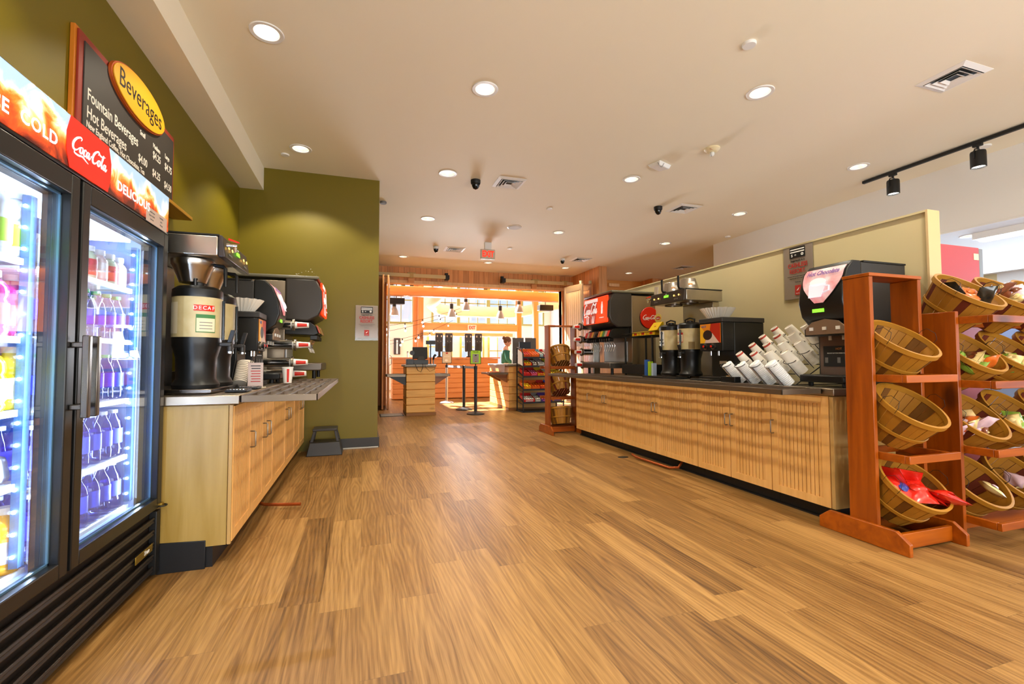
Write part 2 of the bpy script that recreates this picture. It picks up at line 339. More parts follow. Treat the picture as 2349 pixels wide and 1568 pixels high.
# ================================================================== THE ROOM
CH = 3.5
def sbox(name, m, *b, bevel=0): return struct(MB().box(*b).build(name, m, bevel=bevel))
sbox('floor', OAK, -4, 11.2, -3, 19, -.05, 0)
LIGHTS = [(-.685, 3.62), (-.685, 5.54), (1.0, 3.81), (1.01, 5.72), (1.02, 7.67), (.86, 10.67), (3.35, 3.11), (3.35, 5.17), (3.457, 7.78), (2.89, 10.73), (4.96, 10.75), (5.81, 3.97), (5.84, 5.88), (5.88, 7.86), (6.93, 10.89),
          (-.685, 1.7), (1.0, 1.7), (3.35, 1.0), (5.8, 1.7), (-.685, -.6), (1.0, -.6), (3.35, -.9), (5.8, -.6)]
def plate(name, outer, holes, z, m, th=.02, hr=.088):
    bm = bmesh.new(); es = []
    def loop(pts):
        vs = [bm.verts.new((x, y, z)) for x, y in pts]
        for i in range(len(vs)): es.append(bm.edges.new((vs[i], vs[(i + 1) % len(vs)])))
    loop(outer)
    for hx, hy in holes: loop([(hx + hr * math.cos(2 * PI * k / 28), hy + hr * math.sin(2 * PI * k / 28)) for k in range(28)])
    bmesh.ops.triangle_fill(bm, edges=es, use_beauty=True, use_dissolve=False, normal=(0, 0, -1))
    r = bmesh.ops.extrude_face_region(bm, geom=bm.faces[:]); bmesh.ops.translate(bm, verts=[v for v in r['geom'] if isinstance(v, bmesh.types.BMVert)], vec=(0, 0, th))
    bmesh.ops.recalc_face_normals(bm, faces=bm.faces)
    me = bpy.data.meshes.new(name); bm.to_mesh(me); bm.free(); me.materials.append(m)
    o = bpy.data.objects.new(name, me); col.objects.link(o); return struct(o)
plate('ceiling', [(-1.18, -3), (6.9, -3), (6.9, 7.66), (11.2, 7.66), (11.2, 12.6), (5.7, 12.6), (5.7, 11.89), (-1.18, 11.89)], LIGHTS, CH, PAINT)
plate('ceiling', [(6.9, -3), (11.2, -3), (11.2, 7.66), (6.9, 7.66)], [(7.33, 3.66), (8.9, 1.2)], 2.68, WHITE)
sbox('trim_1', PAINT, -1.44, -1.18, -3, 6.23, 3.22, 3.52)                       # dropped soffit along the left wall
sbox('trim_2', WHITE, 6.9, 6.98, -3, 7.66, 2.701, 3.53)                          # face of the bulkhead over the right aisle
sbox('trim_3', WHITE, 6.981, 11.2, 7.6, 7.66, 2.701, 3.53)
# left wall: full height past the cooler, a niche with the cooler in it before that
M = MB(); M.box(-1.52, -1.44, 2.93, 6.23, 0, 3.5); M.box(-1.52, -1.44, -3, 2.93, 2.06, 3.5); M.box(-1.95, -1.44, 2.905, 2.93, 0, 2.06); M.box(-1.95, -1.90, -3, 2.905, 0, 2.06); M.box(-1.90, -1.52, -3, 2.93, 2.06, 2.1)
struct(M.build('wall_left', GREEN))
sbox('wall_back', GREEN, -1.52, .19, 6.23, 11.89, 0, 3.5)                       # olive wall that closes the left alcove
M = MB(); M.box(-1.95, -1, -3.1, -3, 0, 3.5); M.box(7, 11.2, -3.1, -3, 0, 3.5); M.box(-1, 7, -3.1, -3, 0, .2); M.box(-1, 7, -3.1, -3, 2.3, 3.5); struct(M.build('wall_front', TAN))
M = MB(); M.box(-1, 7, -3.08, -3.02, .2, .26); M.box(-1, 7, -3.08, -3.02, 2.24, 2.3)  # unseen window added to give the lamp behind the camera an opening
for k in range(6): M.box(-1 + k * 1.59, -.95 + k * 1.59, -3.08, -3.02, .26, 2.24)
wf = struct(M.build('window_20', DGREY)); MB().box(-.95, 6.95, -3.055, -3.045, .26, 2.24).build('window_glass', glass_mat('clear_glass', (.95, .97, 1), .05), wf)
sbox('wall_right', TAN, 11.1, 11.2, 5.2, 12.6, 0, 3.5); sbox('wall_right', WHITE, 11.1, 11.2, -3, 5.2, 2.2, 3.5); sbox('wall_right', WHITE, 11.1, 11.2, -3, 5.2, 0, .7)
# side window band
wn = MB(); 
for k in range(7): wn.box(11.08, 11.16, -3 + k * 1.36, -2.92 + k * 1.36, .7, 2.2)
wn.box(11.08, 11.16, -3, 5.2, .7, .78); wn.box(11.08, 11.16, -3, 5.2, 2.12, 2.2); wn.box(11.09, 11.15, -3, 5.2, 1.5, 1.54)
w1 = struct(wn.build('window_1', WHITE)); MB().box(11.115, 11.125, -3, 5.2, .75, 2.15).build('window_glass', glass_mat('blue_window_glass', (.55, .75, .95)), w1)
# partition behind the drinks counter
pz = struct(MB().box(3.90, 4.0, 2.2, 6.3, 0, 2.19).build('wall_middle', TAN)); MB().box(3.885, 4.015, 2.185, 2.2, 0, 2.205).build('end_trim', mat('tan_end_trim', 'd0b585', .5), pz); MB().box(3.885, 4.015, 2.2, 6.315, 2.19, 2.205).build('cap_trim', TAN, pz)
# cove base
M = MB(); M.box(-.62, .196, 6.21, 6.232, 0, .13); M.box(.19, .212, 6.21, 8, 0, .13)
struct(M.build('baseboard_back', DGREY, bevel=.004))
struct(MB().box(-.62, .2, 6.19, 6.212, 0, .016).build('trim_4', mat('grey_floor_strip', 'a9a6a0', .5), bevel=.004))
# timber wall with the wide opening to the hall
OX0, OX1, OZ = .56, 5.36, 3.11; WY = 11.89
M = MB(); M.box(-1.5, OX0, WY, WY + .18, 0, 6.4); M.box(OX1, 5.75, WY, WY + .18, 0, 6.4); M.box(OX0, OX1, WY, WY + .18, OZ, 6.4)
struct(M.build('wall_timber', PINE))
M = MB(); M.box(OX0 - .10, OX1 + .12, WY - .03, WY, OZ, OZ + .05); M.box(OX0 - .1, OX1 + .12, WY - .035, WY + .2, OZ - .03, OZ)
struct(M.build('trim_5', PALEPINE))
M = MB(); M.box(OX0 - .08, OX0, WY - .03, WY + .2, 0, OZ); M.box(OX1, OX1 + .12, WY - .03, WY + .2, 0, OZ); M.box(OX1 + .16, OX1 + .30, WY - .03, WY, 0, OZ)
struct(M.build('trim_6', TIMBERV))
PINEY = wood('knotty_pine_boards_side', 'dfa066', 'c88446', 'z', .7, .5, knots=1.6, plank=.14, paxis='y')
struct(MB().box(5.68, 5.9, 10.3, WY, 0, 3.5).build('wall_timber', PINEY)); struct(MB().box(5.675, 5.905, 10.285, 10.3, 0, 3.5).build('trim_7', PINE))
struct(MB().box(5.68, 8.05, 12.0, 12.1, 0, 3.5).build('wall_timber', wood('varnished_ply', 'dd9a48', 'c98334', 'x', .5, .4))); struct(MB().box(8.05, 8.15, 11.4, 12.0, 0, 3.5).build('wall_timber', PINEY)); struct(MB().box(8.151, 11.1, 11.4, 11.5, 0, 3.5).build('wall_timber', PINE))
tag(MB().box(6.92, 7.27, 11.93, 11.999, 3.30, 3.39).build('wooden_block', PALEPINE, bevel=.006), 'pale wooden block fixed high on varnished panel behind the partition', 'block')
# ---------------------------------------------------------------- hall beyond the opening
HY1, HZ = 18.0, 6.0
M = MB()
holes = [(.2, 1.9), (2.2, 3.6), (3.9, 6.3)]
def wall_x(M, y0, y1, x0, x1, z0, z1, wins):     # wall in the xz plane with window openings (x0,x1,z0,z1)
    xs = sorted({x0, x1} | {v for w_ in wins for v in w_[:2]}); zs = sorted({z0, z1} | {v for w_ in wins for v in w_[2:]})
    for i in range(len(xs) - 1):
        for j in range(len(zs) - 1):
            cx, cz = (xs[i] + xs[i + 1]) / 2, (zs[j] + zs[j + 1]) / 2
            if not any(a < cx < b and c < cz < d for a, b, c, d in wins): M.box(xs[i], xs[i + 1], y0, y1, zs[j], zs[j + 1])
WINS = [(.55, 1.80, 2.60, 4.3), (2.62, 3.55, 2.62, 4.2), (3.68, 4.78, 2.62, 4.2), (4.92, 6.05, 2.62, 4.2), (6.35, 7.22, 2.62, 4.0), (2.45, 3.3, 1.2, 2.1), (3.75, 4.6, 1.2, 2.1), (4.9, 5.6, .9, 2.1)]
wall_x(M, HY1, HY1 + .15, -1.5, 9, 0, HZ, WINS); struct(M.build('wall_hall', WHITE))
for i, (a, b, c, d) in enumerate(WINS):
    M = MB(); t = .07
    M.box(a - t, a, HY1 - .04, HY1, c - t, d + t); M.box(b, b + t, HY1 - .04, HY1, c - t, d + t); M.box(a, b, HY1 - .04, HY1, c - t, c); M.box(a, b, HY1 - .04, HY1, d, d + t)
    n = 2 if b - a < .95 else 3
    for k in range(1, n): x = a + (b - a) * k / n; M.box(x - .014, x + .014, HY1 + .02, HY1 + .05, c, d)
    M.box(a, b, HY1 + .02, HY1 + .05, (c + d) / 2 - .02, (c + d) / 2 + .02)
    o = struct(M.build('window_%d' % (i + 2), OLIVET)); MB().box(a, b, HY1 + .03, HY1 + .036, c, d).build('window_glass', glass_mat('clear_glass', (.95, .97, 1), .05), o)
sbox('wall_hall', mat('hall_side_wall_paint', 'cdd6e2', .7), 7.6, 7.75, 12.7, 18, 0, HZ); sbox('wall_hall', WHITE, -1.6, -1.5, 12.07, 18, 0, HZ)
M = MB()      # unseen hall roof; two openings added to let in sun and sky light
for b in ((-1.6, 7.75, 11.89, 12.9), (-1.6, 7.75, 16.3, 18.15), (-1.6, -1.5, 12.9, 16.3), (.9, 1.3, 12.9, 16.3), (5.9, 7.75, 12.9, 16.3), (-1.5, .9, 12.9, 14.0)): M.box(b[0], b[1], b[2], b[3], HZ, HZ + .1)
struct(M.build('ceiling_hall', wood('roof_boards', 'e6bd8c', 'd4a26a', 'y', .6, .6, plank=.14, paxis='x')))
def beam(name, m, b, label, cat='beam'): return tag(MB().box(*b).build(name, m, bevel=.012), label, cat)
beam('timber_beam', TIMBER, (OX0 - .3, OX1 + .3, 12.35, 12.6, 2.84, 3.09), 'long orange timber beam running across just inside the hall opening')
beam('timber_beam', TIMBER, (1.79, 4.93, 14.5, 14.72, 2.07, 2.30), 'lower timber beam in the hall carrying a white exit sign')
beam('timber_beam', TIMBER, (2.1, 5.8, 17.7, 17.9, 2.06, 2.2), 'thin timber rail under the hall windows, behind the menu screens')
for x, y, w_, z, l in ((1.55, 14.45, .14, 6, 'narrow rear timber post left of the hall service counter'), (1.70, 14.3, .16, 6, 'thick timber post at the left end of the hall beam'), (5.02, 14.6, .17, 6, 'timber post at the right end of the hall beam'), (5.52, 14.3, .17, 6, 'rightmost timber post in the hall, before the pale blue wall')):
    tag(MB().box(x - w_ / 2, x + w_ / 2, y, y + w_, 0, z).build('timber_post', TIMBERV, bevel=.01), l, 'post')
struct(MB().box(2.0, 5.85, 17.93, 17.98, .9, 2.06).build('wall_hall', PALEPINE)) if False else None
# duct
M = MB(); M.tube([(2.85, 15.3, 2.78), (4.9, 15.3, 2.78), (5.2, 15.25, 2.80), (6.5, 14.3, 3.06), (7.5, 13.8, 3.25)], .19, 20)
M.tube([(2.9, 15.5, 2.77), (2.4, 15.5, 2.86), (2.12, 15.15, 3.0), (2.3, 14.5, 3.2), (2.8, 13.8, 3.7)], .20, 20)
tag(M.build('air_duct', mat('white_ribbed_duct', 'e6e4dc', .45, bump=.2, nscale=40)), 'large white round air duct crossing the hall below its ceiling', 'duct')
# hall service counter (log front)
def logs(M, x0, x1, y0, y1, z0, z1, n):
    h = (z1 - z0) / n
    for i in range(n): M.box(x0, x1, y0, y1, z0 + i * h + .006, z0 + (i + 1) * h - .006); M.box(x0 + .012, x1 - .012, y0 + .012, y1 - .012, z0 + i * h - .007, z0 + i * h + .007)
    return M
t = thing('service_counter', 'long orange board-fronted counter across the hall under black menu screens', 'counter', (2.3, 13.6, 0))
logs(MB(), -1.5, 1.6, -.25, .5, .02, 1.17, 8).build('board_front', wood('orange_boards', 'dfa068', 'cf8a4c', 'x', .5, .5, knots=2), t, bevel=.01)
MB().box(-1.56, 1.66, -.3, .56, 1.17, 1.205).build('countertop', wood('counter_top_wood', 'dd8b4b', 'c9783a', 'x', .5, .4), t, bevel=.006)
# menu screens standing on the service counter, their backs to us
kz = 1.205
def kiosk(x, lab):
    t = thing('menu_screen', lab, 'screen', (x, 13.5, kz), 0, 'tall screens on the hall counter')
    MB().box(-.115, .115, -.03, .05, .17, .72).build('screen_back', mat('charcoal_casing', '3c3d41', .4), t, bevel=.03, seg=3)
    MB().hexa([(-.10, -.07, 0), (.10, -.07, 0), (.10, .07, 0), (-.10, .07, 0)], [(-.05, -.03, .04), (.05, -.03, .04), (.05, .03, .04), (-.05, .03, .04)]).box(-.035, .035, -.055, -.028, .03, .42).build('stand_neck', DGREY, t, bevel=.006)
    for s in (-1, 1): MB().box(s * .06 - .012, s * .06 + .012, -.036, -.031, .60, .655).build('mount_slot', WPLAS, t); MB().box(s * .045 - .006, s * .045 + .006, -.036, -.031, .47, .485).build('mount_slot', WPLAS, t)
for x, l in ((2.14, 'leftmost of the four tall menu screens on the hall counter'), (2.43, 'second tall menu screen from the left on the hall counter'), (3.02, 'third tall menu screen from the left on the hall counter'), (3.33, 'rightmost of the four tall menu screens, above the green sign')): kiosk(x, l)
# pendants
def pendant(x, y, z, r, lab):
    t = thing('pendant_lamp', lab, 'lamp', (x, y, z), 0, 'grey bell pendant lamps in the hall')
    MB().lathe([(r, 0), (r * .98, .02), (r * .82, .12), (r * .45, .22), (r * .3, .25)], seg=24).build('lamp_shade', mat('grey_enamel_shade', 'b8bbbe', .35), t)
    MB().cyl((0, 0, .24), (0, 0, .38), .05).build('lamp_socket', DGREY, t); MB().cyl((0, 0, .38), (0, 0, 6.0 - z), .006, seg=6).build('hanging_cord', BLACKM, t)
    MB().lathe([(r * .9, .012), (r * .9, .016)], seg=24).build('lamp_diffuser', LAMP, t)
for a in ((.80, 12.76, 2.34, .12, 'leftmost bell pendant lamp in the hall, near the folded doors'), (2.37, 12.76, 2.33, .12, 'bell pendant lamp hanging lowest in front of the left duct bend'), (2.78, 12.76, 2.54, .12, 'bell pendant lamp tucked under the long beam, left of centre'), (3.80, 12.76, 2.32, .12, 'bell pendant lamp hanging below the straight duct, right of centre'), (4.38, 12.76, 2.52, .13, 'rightmost bell pendant lamp, before the slanting duct')): pendant(*a)
# string lights
bulb_n = 0
def catenary(p, q, sag, n=14): return [tuple(p[k] + (q[k] - p[k]) * i / n + ((-4 * sag * (i / n) * (1 - i / n)) if k == 2 else 0) for k in range(3)) for i in range(n + 1)]
for i, (p, q, sag, ln) in enumerate((((.45, 13.2, 2.05), (2.9, 14.2, 2.75), .06, 'upper'), ((.45, 13.4, 1.90), (3.0, 14.4, 2.68), .05, 'second'), ((.45, 13.5, 1.65), (2.75, 14.6, 2.40), .12, 'third'), ((.45, 13.6, 1.55), (2.6, 14.7, 2.30), .12, 'lowest'))):
    t = thing('string_lights', '%s black cable of hanging bulbs sagging across the hall' % ln, 'string lights', (0, 0, 0), 0, 'string lights in the hall')
    pts = catenary(p, q, sag); MB().tube(pts, .005, 5).build('cable', BLACKM, t)
    for k in range(1, 14, 3):
        b = MB(); x, y, z = pts[k]; b.cyl((x, y, z), (x, y, z - .06), .014, seg=8).build('socket', BLACKM, t); MB().ball((x, y, z - .095), .03, seg=8, rings=6).build('bulb', LAMP, t)
# exit sign in hall, hall speakers and small fixtures
def exit_sign(P, s, lab, m=WPLAS, glow=3):
    t = thing('exit_sign', lab, 'sign', P)
    MB().box(-.15 * s, .15 * s, -.02, .02, -.19 * s, 0).build('sign_case', m, t, bevel=.006)
    text('EXIT', .155 * s, (0, -.021, -.095 * s), '-y', mat('lit_red_letters_%d' % glow, 'ff2410', .5, emit=(1, .03, .01), es=glow), t, 'lettering', sx=.72, bold=.006)
    return t
exit_sign((3.36, 14.48, 2.26), .95, 'small white sign with red letters on the lower hall beam', glow=1)
for x, z, y, l in ((.85, 2.64, 12.76, 'black wall speaker box hanging behind the folded doors, left'), (5.22, 2.60, 12.76, 'black speaker box under the beam at the right of the opening')):
    t = thing('loudspeaker', l, 'speaker', (x, y, z)); MB().box(-.22, .22, -.12, .12, 0, .17).build('cabinet', DGREY, t, bevel=.015); MB().box(-.2, .2, -.126, -.12, .015, .155).build('grille', BLACKM, t)
    MB().cyl((0, 0, .17), (0, 0, 6.0 - z), .012).build('bracket', BLACKM, t)
for x, l in ((.72, 'leftmost dark cable box on top of the long beam'), (1.02, 'second dark box on top of the long beam'), (1.24, 'third dark box on top of the long beam'), (3.30, 'dark box at the middle of the long beam top')):
    tag(MB().box(x - .045, x + .045, 12.5, 12.58, 3.0905, 3.17).build('junction_box', DGREY, bevel=.004), l, 'box')
# ---------------------------------------------------------------- folding doors and their tracks
def slats(M, x0, x1, y, z0, z1, n, th=.04, st=.09):
    M.box(x0, x0 + st, y, y + th, z0, z1); M.box(x1 - st, x1, y, y + th, z0, z1); M.box(x0 + st, x1 - st, y, y + th, z0, z0 + .16); M.box(x0 + st, x1 - st, y, y + th, z1 - .16, z1); M.box(x0 + st, x1 - st, y, y + th, (z0 + z1) / 2 - .08, (z0 + z1) / 2 + .08)
    w_ = (x1 - x0 - 2 * st) / n
    for i in range(n): M.box(x0 + st + i * w_ + .004, x0 + st + (i + 1) * w_ - .004, y + .01, y + th - .01, z0 + .15, z1 - .15)
    return M
def barn_door(loc, rz, w_, lab, m):
    t = thing('folding_door', lab, 'door', loc, rz)
    slats(MB(), 0, w_, 0, .02, 3.08, 7).build('door_panel', m, t, bevel=.004)
    M = MB(); M.tube([(w_ - .05, -.002, 1.0), (w_ - .05, -.05, 1.03), (w_ - .05, -.05, 1.22), (w_ - .05, -.002, 1.25)], .008).build('handle', NICKEL, t)
    MB().box(w_ - .12, w_ - .04, .0, .04, 3.08, 3.16).build('roller_bracket', ALUM, t, bevel=.003)
barn_door((.45, 10.75, 0), 88, 1.05, 'orange pine folding door panel nearest the olive wall', PINEY)
barn_door((.56, 10.78, 0), 86, 1.02, 'orange pine folding door panel next to the hall opening', PINEY)
barn_door((5.17, 11.30, 0), -79, .80, 'pale slatted pine folding door standing open at the right', PALEPINE)
barn_door((5.42, 11.30, 0), -81, .85, 'second pine folding door behind the soda dispenser', wood('mid_pine', 'd99a5c', 'c2803f', 'z', .6, .5, knots=1.5, plank=.11, paxis='y'))
for x0, x1, lab in ((.30, 2.06, 'cream sliding track left of the exit sign, above the opening'), (3.58, 5.62, 'cream sliding track above the right half of the opening')):
    t = thing('door_track', lab, 'track', (0, 11.7, 3.26)); 
    MB().box(x0, x1, -.04, .04, -.045, .045).build('rail', ALUM, t, bevel=.006)
    e = x1 if x0 < 1 else x0; M = MB(); M.box(e - .05, e + .05, -.045, .16, -.055, .055); M.box(e - .04, e + .04, .1, .16, .05, .13); M.build('end_stop', BLACKM, t, bevel=.004)
    xm = 1.15 if x0 < 1 else 4.5
    for xx in ((xm,) if x0 < 1 else (xm, 5.38)): MB().box(xx - .10, xx + .10, -.02, .17, .045, .075).box(xx - .045, xx + .045, -.05, .05, -.055, .055).build('rail_clamp', mat('tan_clamp', 'b49b62', .5), t, bevel=.004)
    MB().box(xm - .07, xm + .07, .1, .18, -.16, -.05).build('wood_block', TIMBER, t)
# ---------------------------------------------------------------- ceiling fixtures
def downlight(x, y, z, lab, power=DOWN_W, on=True):
    t = thing('recessed_downlight', lab, 'ceiling light', (x, y, z), 0, 'round recessed downlights')
    MB().lathe([(.084, .001), (.086, -.006), (.112, -.008), (.116, -.001), (.112, .0)], seg=32).build('trim_ring', WPLAS, t)
    MB().lathe([(.086, 0), (.078, .06), (.066, .115)], seg=32).build('reflector', REFL, t)
    MB().lathe([(0.0001, .10), (.068, .10), (.068, .112), (.0001, .112)], seg=32).build('lamp_disc', LAMP if on else REFL, t)
    l = light('lamp_light', 'SPOT', (0, 0, -.012), power, WARM, spot_size=R(112), spot_blend=.3, shadow_soft_size=.035); l.parent = t
LL = {0: 'large downlight nearest the soffit and the menu board', 1: 'downlight close to the olive end wall, left of the white ceiling vent', 2: 'downlight in the second row, over the middle of the aisle', 3: 'downlight just left of the black dome camera', 4: 'smaller downlight beyond the dome camera, over the register stand', 5: 'far downlight near the folded doors at the left', 6: 'large downlight above the near end of the right counter', 7: 'downlight left of the ceiling wireless box', 8: 'downlight near the round ceiling speaker, above the candy rack', 9: 'far downlight just right of the exit sign', 10: 'far downlight by the right corner of the timber wall', 11: 'downlight beside the left end of the black lamp track', 12: 'downlight beyond the second dome camera, near the bulkhead', 13: 'small far downlight near the corner of the bulkhead', 14: 'downlight over the room behind the partition'}
for i, (x, y) in enumerate(LIGHTS): downlight(x, y, CH, 'white-rimmed round ' + LL.get(i, 'downlight in the ceiling near the entrance side'), DOWN_W if i < 9 or i in (11, 12) or i > 14 else DOWN_W * .5)
downlight(7.33, 3.66, 2.68, 'round downlight in the low ceiling right of the partition', 30)
downlight(8.9, 1.2, 2.68, 'round downlight in the low ceiling by the side windows', 30)
def vent(x, y, s, lab, rz=0):
    t = thing('ceiling_vent', lab, 'vent', (x, y, CH), rz, 'square ceiling air vents')
    M = MB(); h = s / 2
    def ring(a, b, z0, z1):
        M.hexa([(-a, -a, z0), (a, -a, z0), (b, -b, z1), (-b, -b, z1)], [(-a, -a, z0 + .002), (a, -a, z0 + .002), (b, -b, z1 + .002), (-b, -b, z1 + .002)])
        M.hexa([(-a, a, z0), (-b, b, z1), (b, b, z1), (a, a, z0)], [(-a, a, z0 + .002), (-b, b, z1 + .002), (b, b, z1 + .002), (a, a, z0 + .002)])
        M.hexa([(-a, -a, z0), (-b, -b, z1), (-b, b, z1), (-a, a, z0)], [(-a, -a, z0 + .002), (-b, -b, z1 + .002), (-b, b, z1 + .002), (-a, a, z0 + .002)])
        M.hexa([(a, -a, z0), (a, a, z0), (b, b, z1), (b, -b, z1)], [(a, -a, z0 + .002), (a, a, z0 + .002), (b, b, z1 + .002), (b, -b, z1 + .002)])
    ring(h, h * .78, -.002, -.018); M.build('frame', WPLAS, t)
    M = MB()
    for k in (.74, .54, .34): ring(h * k, h * (k - .13), -.022, -.006)
    M.build('louvres', WPLAS, t); MB().box(-h * .78, h * .78, -h * .78, h * .78, -.004, -.002).build('vent_opening', BLACKM, t)
vent(4.73, 2.44, .36, 'large square white air vent nearest the right edge of the photo'); vent(1.85, 5.78, .38, 'square white air vent beside the black dome camera'); vent(4.8, 5.95, .40, 'square white air vent right of the second dome camera')
vent(1.85, 9.65, .42, 'square white air vent left of the exit sign'); vent(4.9, 9.75, .42, 'square white air vent above the right counter, far end'); vent(7.85, 9.8, .45, 'square air vent over the room behind the partition')
def dome(x, y, r, lab, m=BLACKM):
    t = thing('dome_camera', lab, 'camera', (x, y, CH)); MB().lathe([(r, 0), (r, -.035), (r * .92, -.05)], seg=24).build('housing', m, t)
    MB().lathe([(r * .82, -.045), (r * .75, -.08), (r * .5, -.11), (.001, -.125)], seg=24).build('dome', mat('dark_dome', '0c0c0e', .08), t)
dome(1.40, 5.83, .065, 'black dome security camera left of the square vent'); dome(4.36, 6.0, .065, 'black dome security camera by the vent near the bulkhead')
dome(1.44, 9.55, .06, 'small dome camera with white base left of the exit sign', WPLAS); dome(4.45, 9.8, .06, 'small dome camera with white base at the far right', WPLAS)
def puck(x, y, r, h, lab, m=WPLAS, nm='sprinkler_cover', cat='sprinkler cover'):
    return tag(MB().lathe([(r, 0), (r, -h * .6), (r * .9, -h), (.0001, -h)], seg=24).build(nm, m, loc=(x, y, CH)), lab, cat)
puck(2.75, 2.64, .05, .02, 'small white round ceiling cap in front of the near downlight'); puck(2.77, 6.58, .045, .015, 'small white round ceiling cap left of the exit sign row'); puck(-.875, 5.75, .045, .015, 'small white ceiling cap beside the downlight at the olive wall'); puck(.27, 7.05, .05, .03, 'grey ceiling cap peeking past the olive wall corner', GREY); puck(6.6, 3.15, .06, .015, 'white round ceiling cap right of the track lamps'); puck(6.7, 7.05, .05, .02, 'white ceiling cap near the bulkhead corner'); puck(2.95, 9.2, .05, .02, 'white ceiling cap right beside the exit sign')
t = thing('ceiling_speaker', 'round flat white speaker grille set in the ceiling', 'speaker', (2.565, 7.71, CH)); MB().lathe([(.13, 0), (.13, -.006), (.112, -.012)], seg=32).build('rim', WPLAS, t); MB().lathe([(.11, -.004), (.108, -.013), (.0001, -.013)], seg=32).build('grille', mat('light_grille', 'c9c6c0', .7), t)
t = thing('fire_alarm', 'cream round fire strobe with clear lens on the ceiling', 'alarm', (3.73, 4.13, CH)); MB().lathe([(.085, 0), (.085, -.012), (.06, -.035), (.04, -.045), (.0001, -.045)], seg=28).build('base_disc', mat('cream_plastic', 'e6d9b2', .4), t); MB().ball((0, 0, -.06), .026, .026, .03).build('lens', mat('clear_lens', 'dfe3e0', .1), t); text('FIRE', .022, (-.05, -.045, -.032), (Vector((1, 0, 0)), Vector((0, .6, .8))), TXTR, t)
t = thing('wireless_access_point', 'white tilted plastic box with a cable loop on the ceiling', 'access point', (3.43, 4.68, CH), 20); MB().hexa([(-.12, -.09, 0), (.12, -.09, 0), (.12, .09, 0), (-.12, .09, 0)], [(-.10, -.07, -.05), (.10, -.07, -.05), (.10, .07, -.035), (-.10, .07, -.035)]).build('casing', WPLAS, t, bevel=.008); MB().tube(catenary((-.12, -.06, -.02), (-.04, -.09, -.02), .05, 8), .003, 5).build('cable', GREY, t)
t = thing('exit_sign', 'white ceiling exit sign with glowing red letters over the aisle', 'sign', (2.39, 8.9, 3.36)); MB().box(-.15, .15, -.022, .022, -.2, 0).build('sign_case', mat('greige_sign_case', 'c9bba6', .5), t, bevel=.006); MB().box(-.07, .07, -.03, .03, 0, .14).build('mounting_canopy', WPLAS, t, bevel=.004); text('EXIT', .17, (0, -.023, -.1), '-y', mat('lit_red_letters', 'ff2410', .5, emit=(1, .03, .01), es=1.6), t, 'lettering', sx=.70, bold=.007)
# lamp track
t = thing('lamp_track', 'thin black lamp track running along the ceiling at the right', 'track'); MB().box(6.32, 6.36, 1.2, 4.28, 3.455, 3.49).build('rail', BLACKM, t, bevel=.003)
TRX = 6.34
def tracklamp(y, lab):
    t = thing('track_spotlight', lab, 'spotlight', (TRX, y, 3.455), 0, 'black track spotlights')
    MB().box(-.02, .02, -.04, .04, -.03, 0).cyl((0, 0, -.03), (0, 0, -.06), .012).build('adapter', BLACKM, t, bevel=.003)
    MB().tube([(-.075, 0, -.17), (-.075, 0, -.10), (-.05, 0, -.065), (0, 0, -.055), (.05, 0, -.065), (.075, 0, -.10), (.075, 0, -.17)], .007).build('yoke', BLACKM, t)
    MB().lathe([(.03, -.075), (.062, -.085), (.066, -.10), (.066, -.26), (.060, -.262), (.058, -.24)], seg=24).build('lamp_can', BLACKM, t)
    MB().lathe([(.0001, -.235), (.057, -.235), (.057, -.245), (.0001, -.245)], seg=24).build('lamp_face', LAMP, t)
tracklamp(3.92, 'black track spotlight nearest the end of the lamp track'); tracklamp(3.08, 'black track spotlight farther right along the lamp track')
# ================================================================== LEFT SIDE: glass-door cooler
FX = -1.0                     # front plane of the doors
CL = thing('drinks_cooler', 'tall black two-door glass cooler full of bottled drinks at the left edge', 'cooler', (-1.43, 2.095, 0))
lx = lambda x: x + 1.43
ly = lambda y: y - 2.095
def cb(M, x0, x1, y0, y1, z0, z1): return M.box(lx(x0), lx(x1), ly(y0), ly(y1), z0, z1)
Y0, Y1 = 1.29, 2.895
M = MB(); cb(M, -1.86, -1.06, Y0, Y0 + .03, 0, 2.0); cb(M, -1.86, -1.06, Y1 - .03, Y1, 0, 2.0); cb(M, -1.86, -1.83, Y0, Y1, 0, 2.0); cb(M, -1.86, -1.06, Y0, Y1, 1.97, 2.0); cb(M, -1.86, -1.06, Y0, Y1, 0, .36)
cb(M, -1.10, -1.06, Y0, Y1, 1.72, 1.80); cb(M, -1.10, -1.06, 2.06, 2.13, .36, 1.8)
M.build('cabinet', BLACKM, CL, bevel=.004)
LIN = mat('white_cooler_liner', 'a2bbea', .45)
M = MB(); cb(M, -1.83, -1.80, Y0 + .03, Y1 - .03, .36, 1.8); cb(M, -1.80, -1.10, Y1 - .06, Y1 - .03, .36, 1.8); cb(M, -1.80, -1.10, Y0 + .03, Y0 + .06, .36, 1.8); cb(M, -1.83, -1.10, Y0 + .03, Y1 - .03, 1.74, 1.80); cb(M, -1.83, -1.10, Y0 + .03, Y1 - .03, .36, .385)
cb(M, -1.80, -1.12, 2.07, 2.10, .385, 1.74) if False else None
M.build('inner_liner', LIN, CL)
LED = mat('cold_led_light', 'eaf2ff', .5, emit=(.72, .84, 1), es=40)
STRIP = mat('led_strip_housing', '34537c', .4)
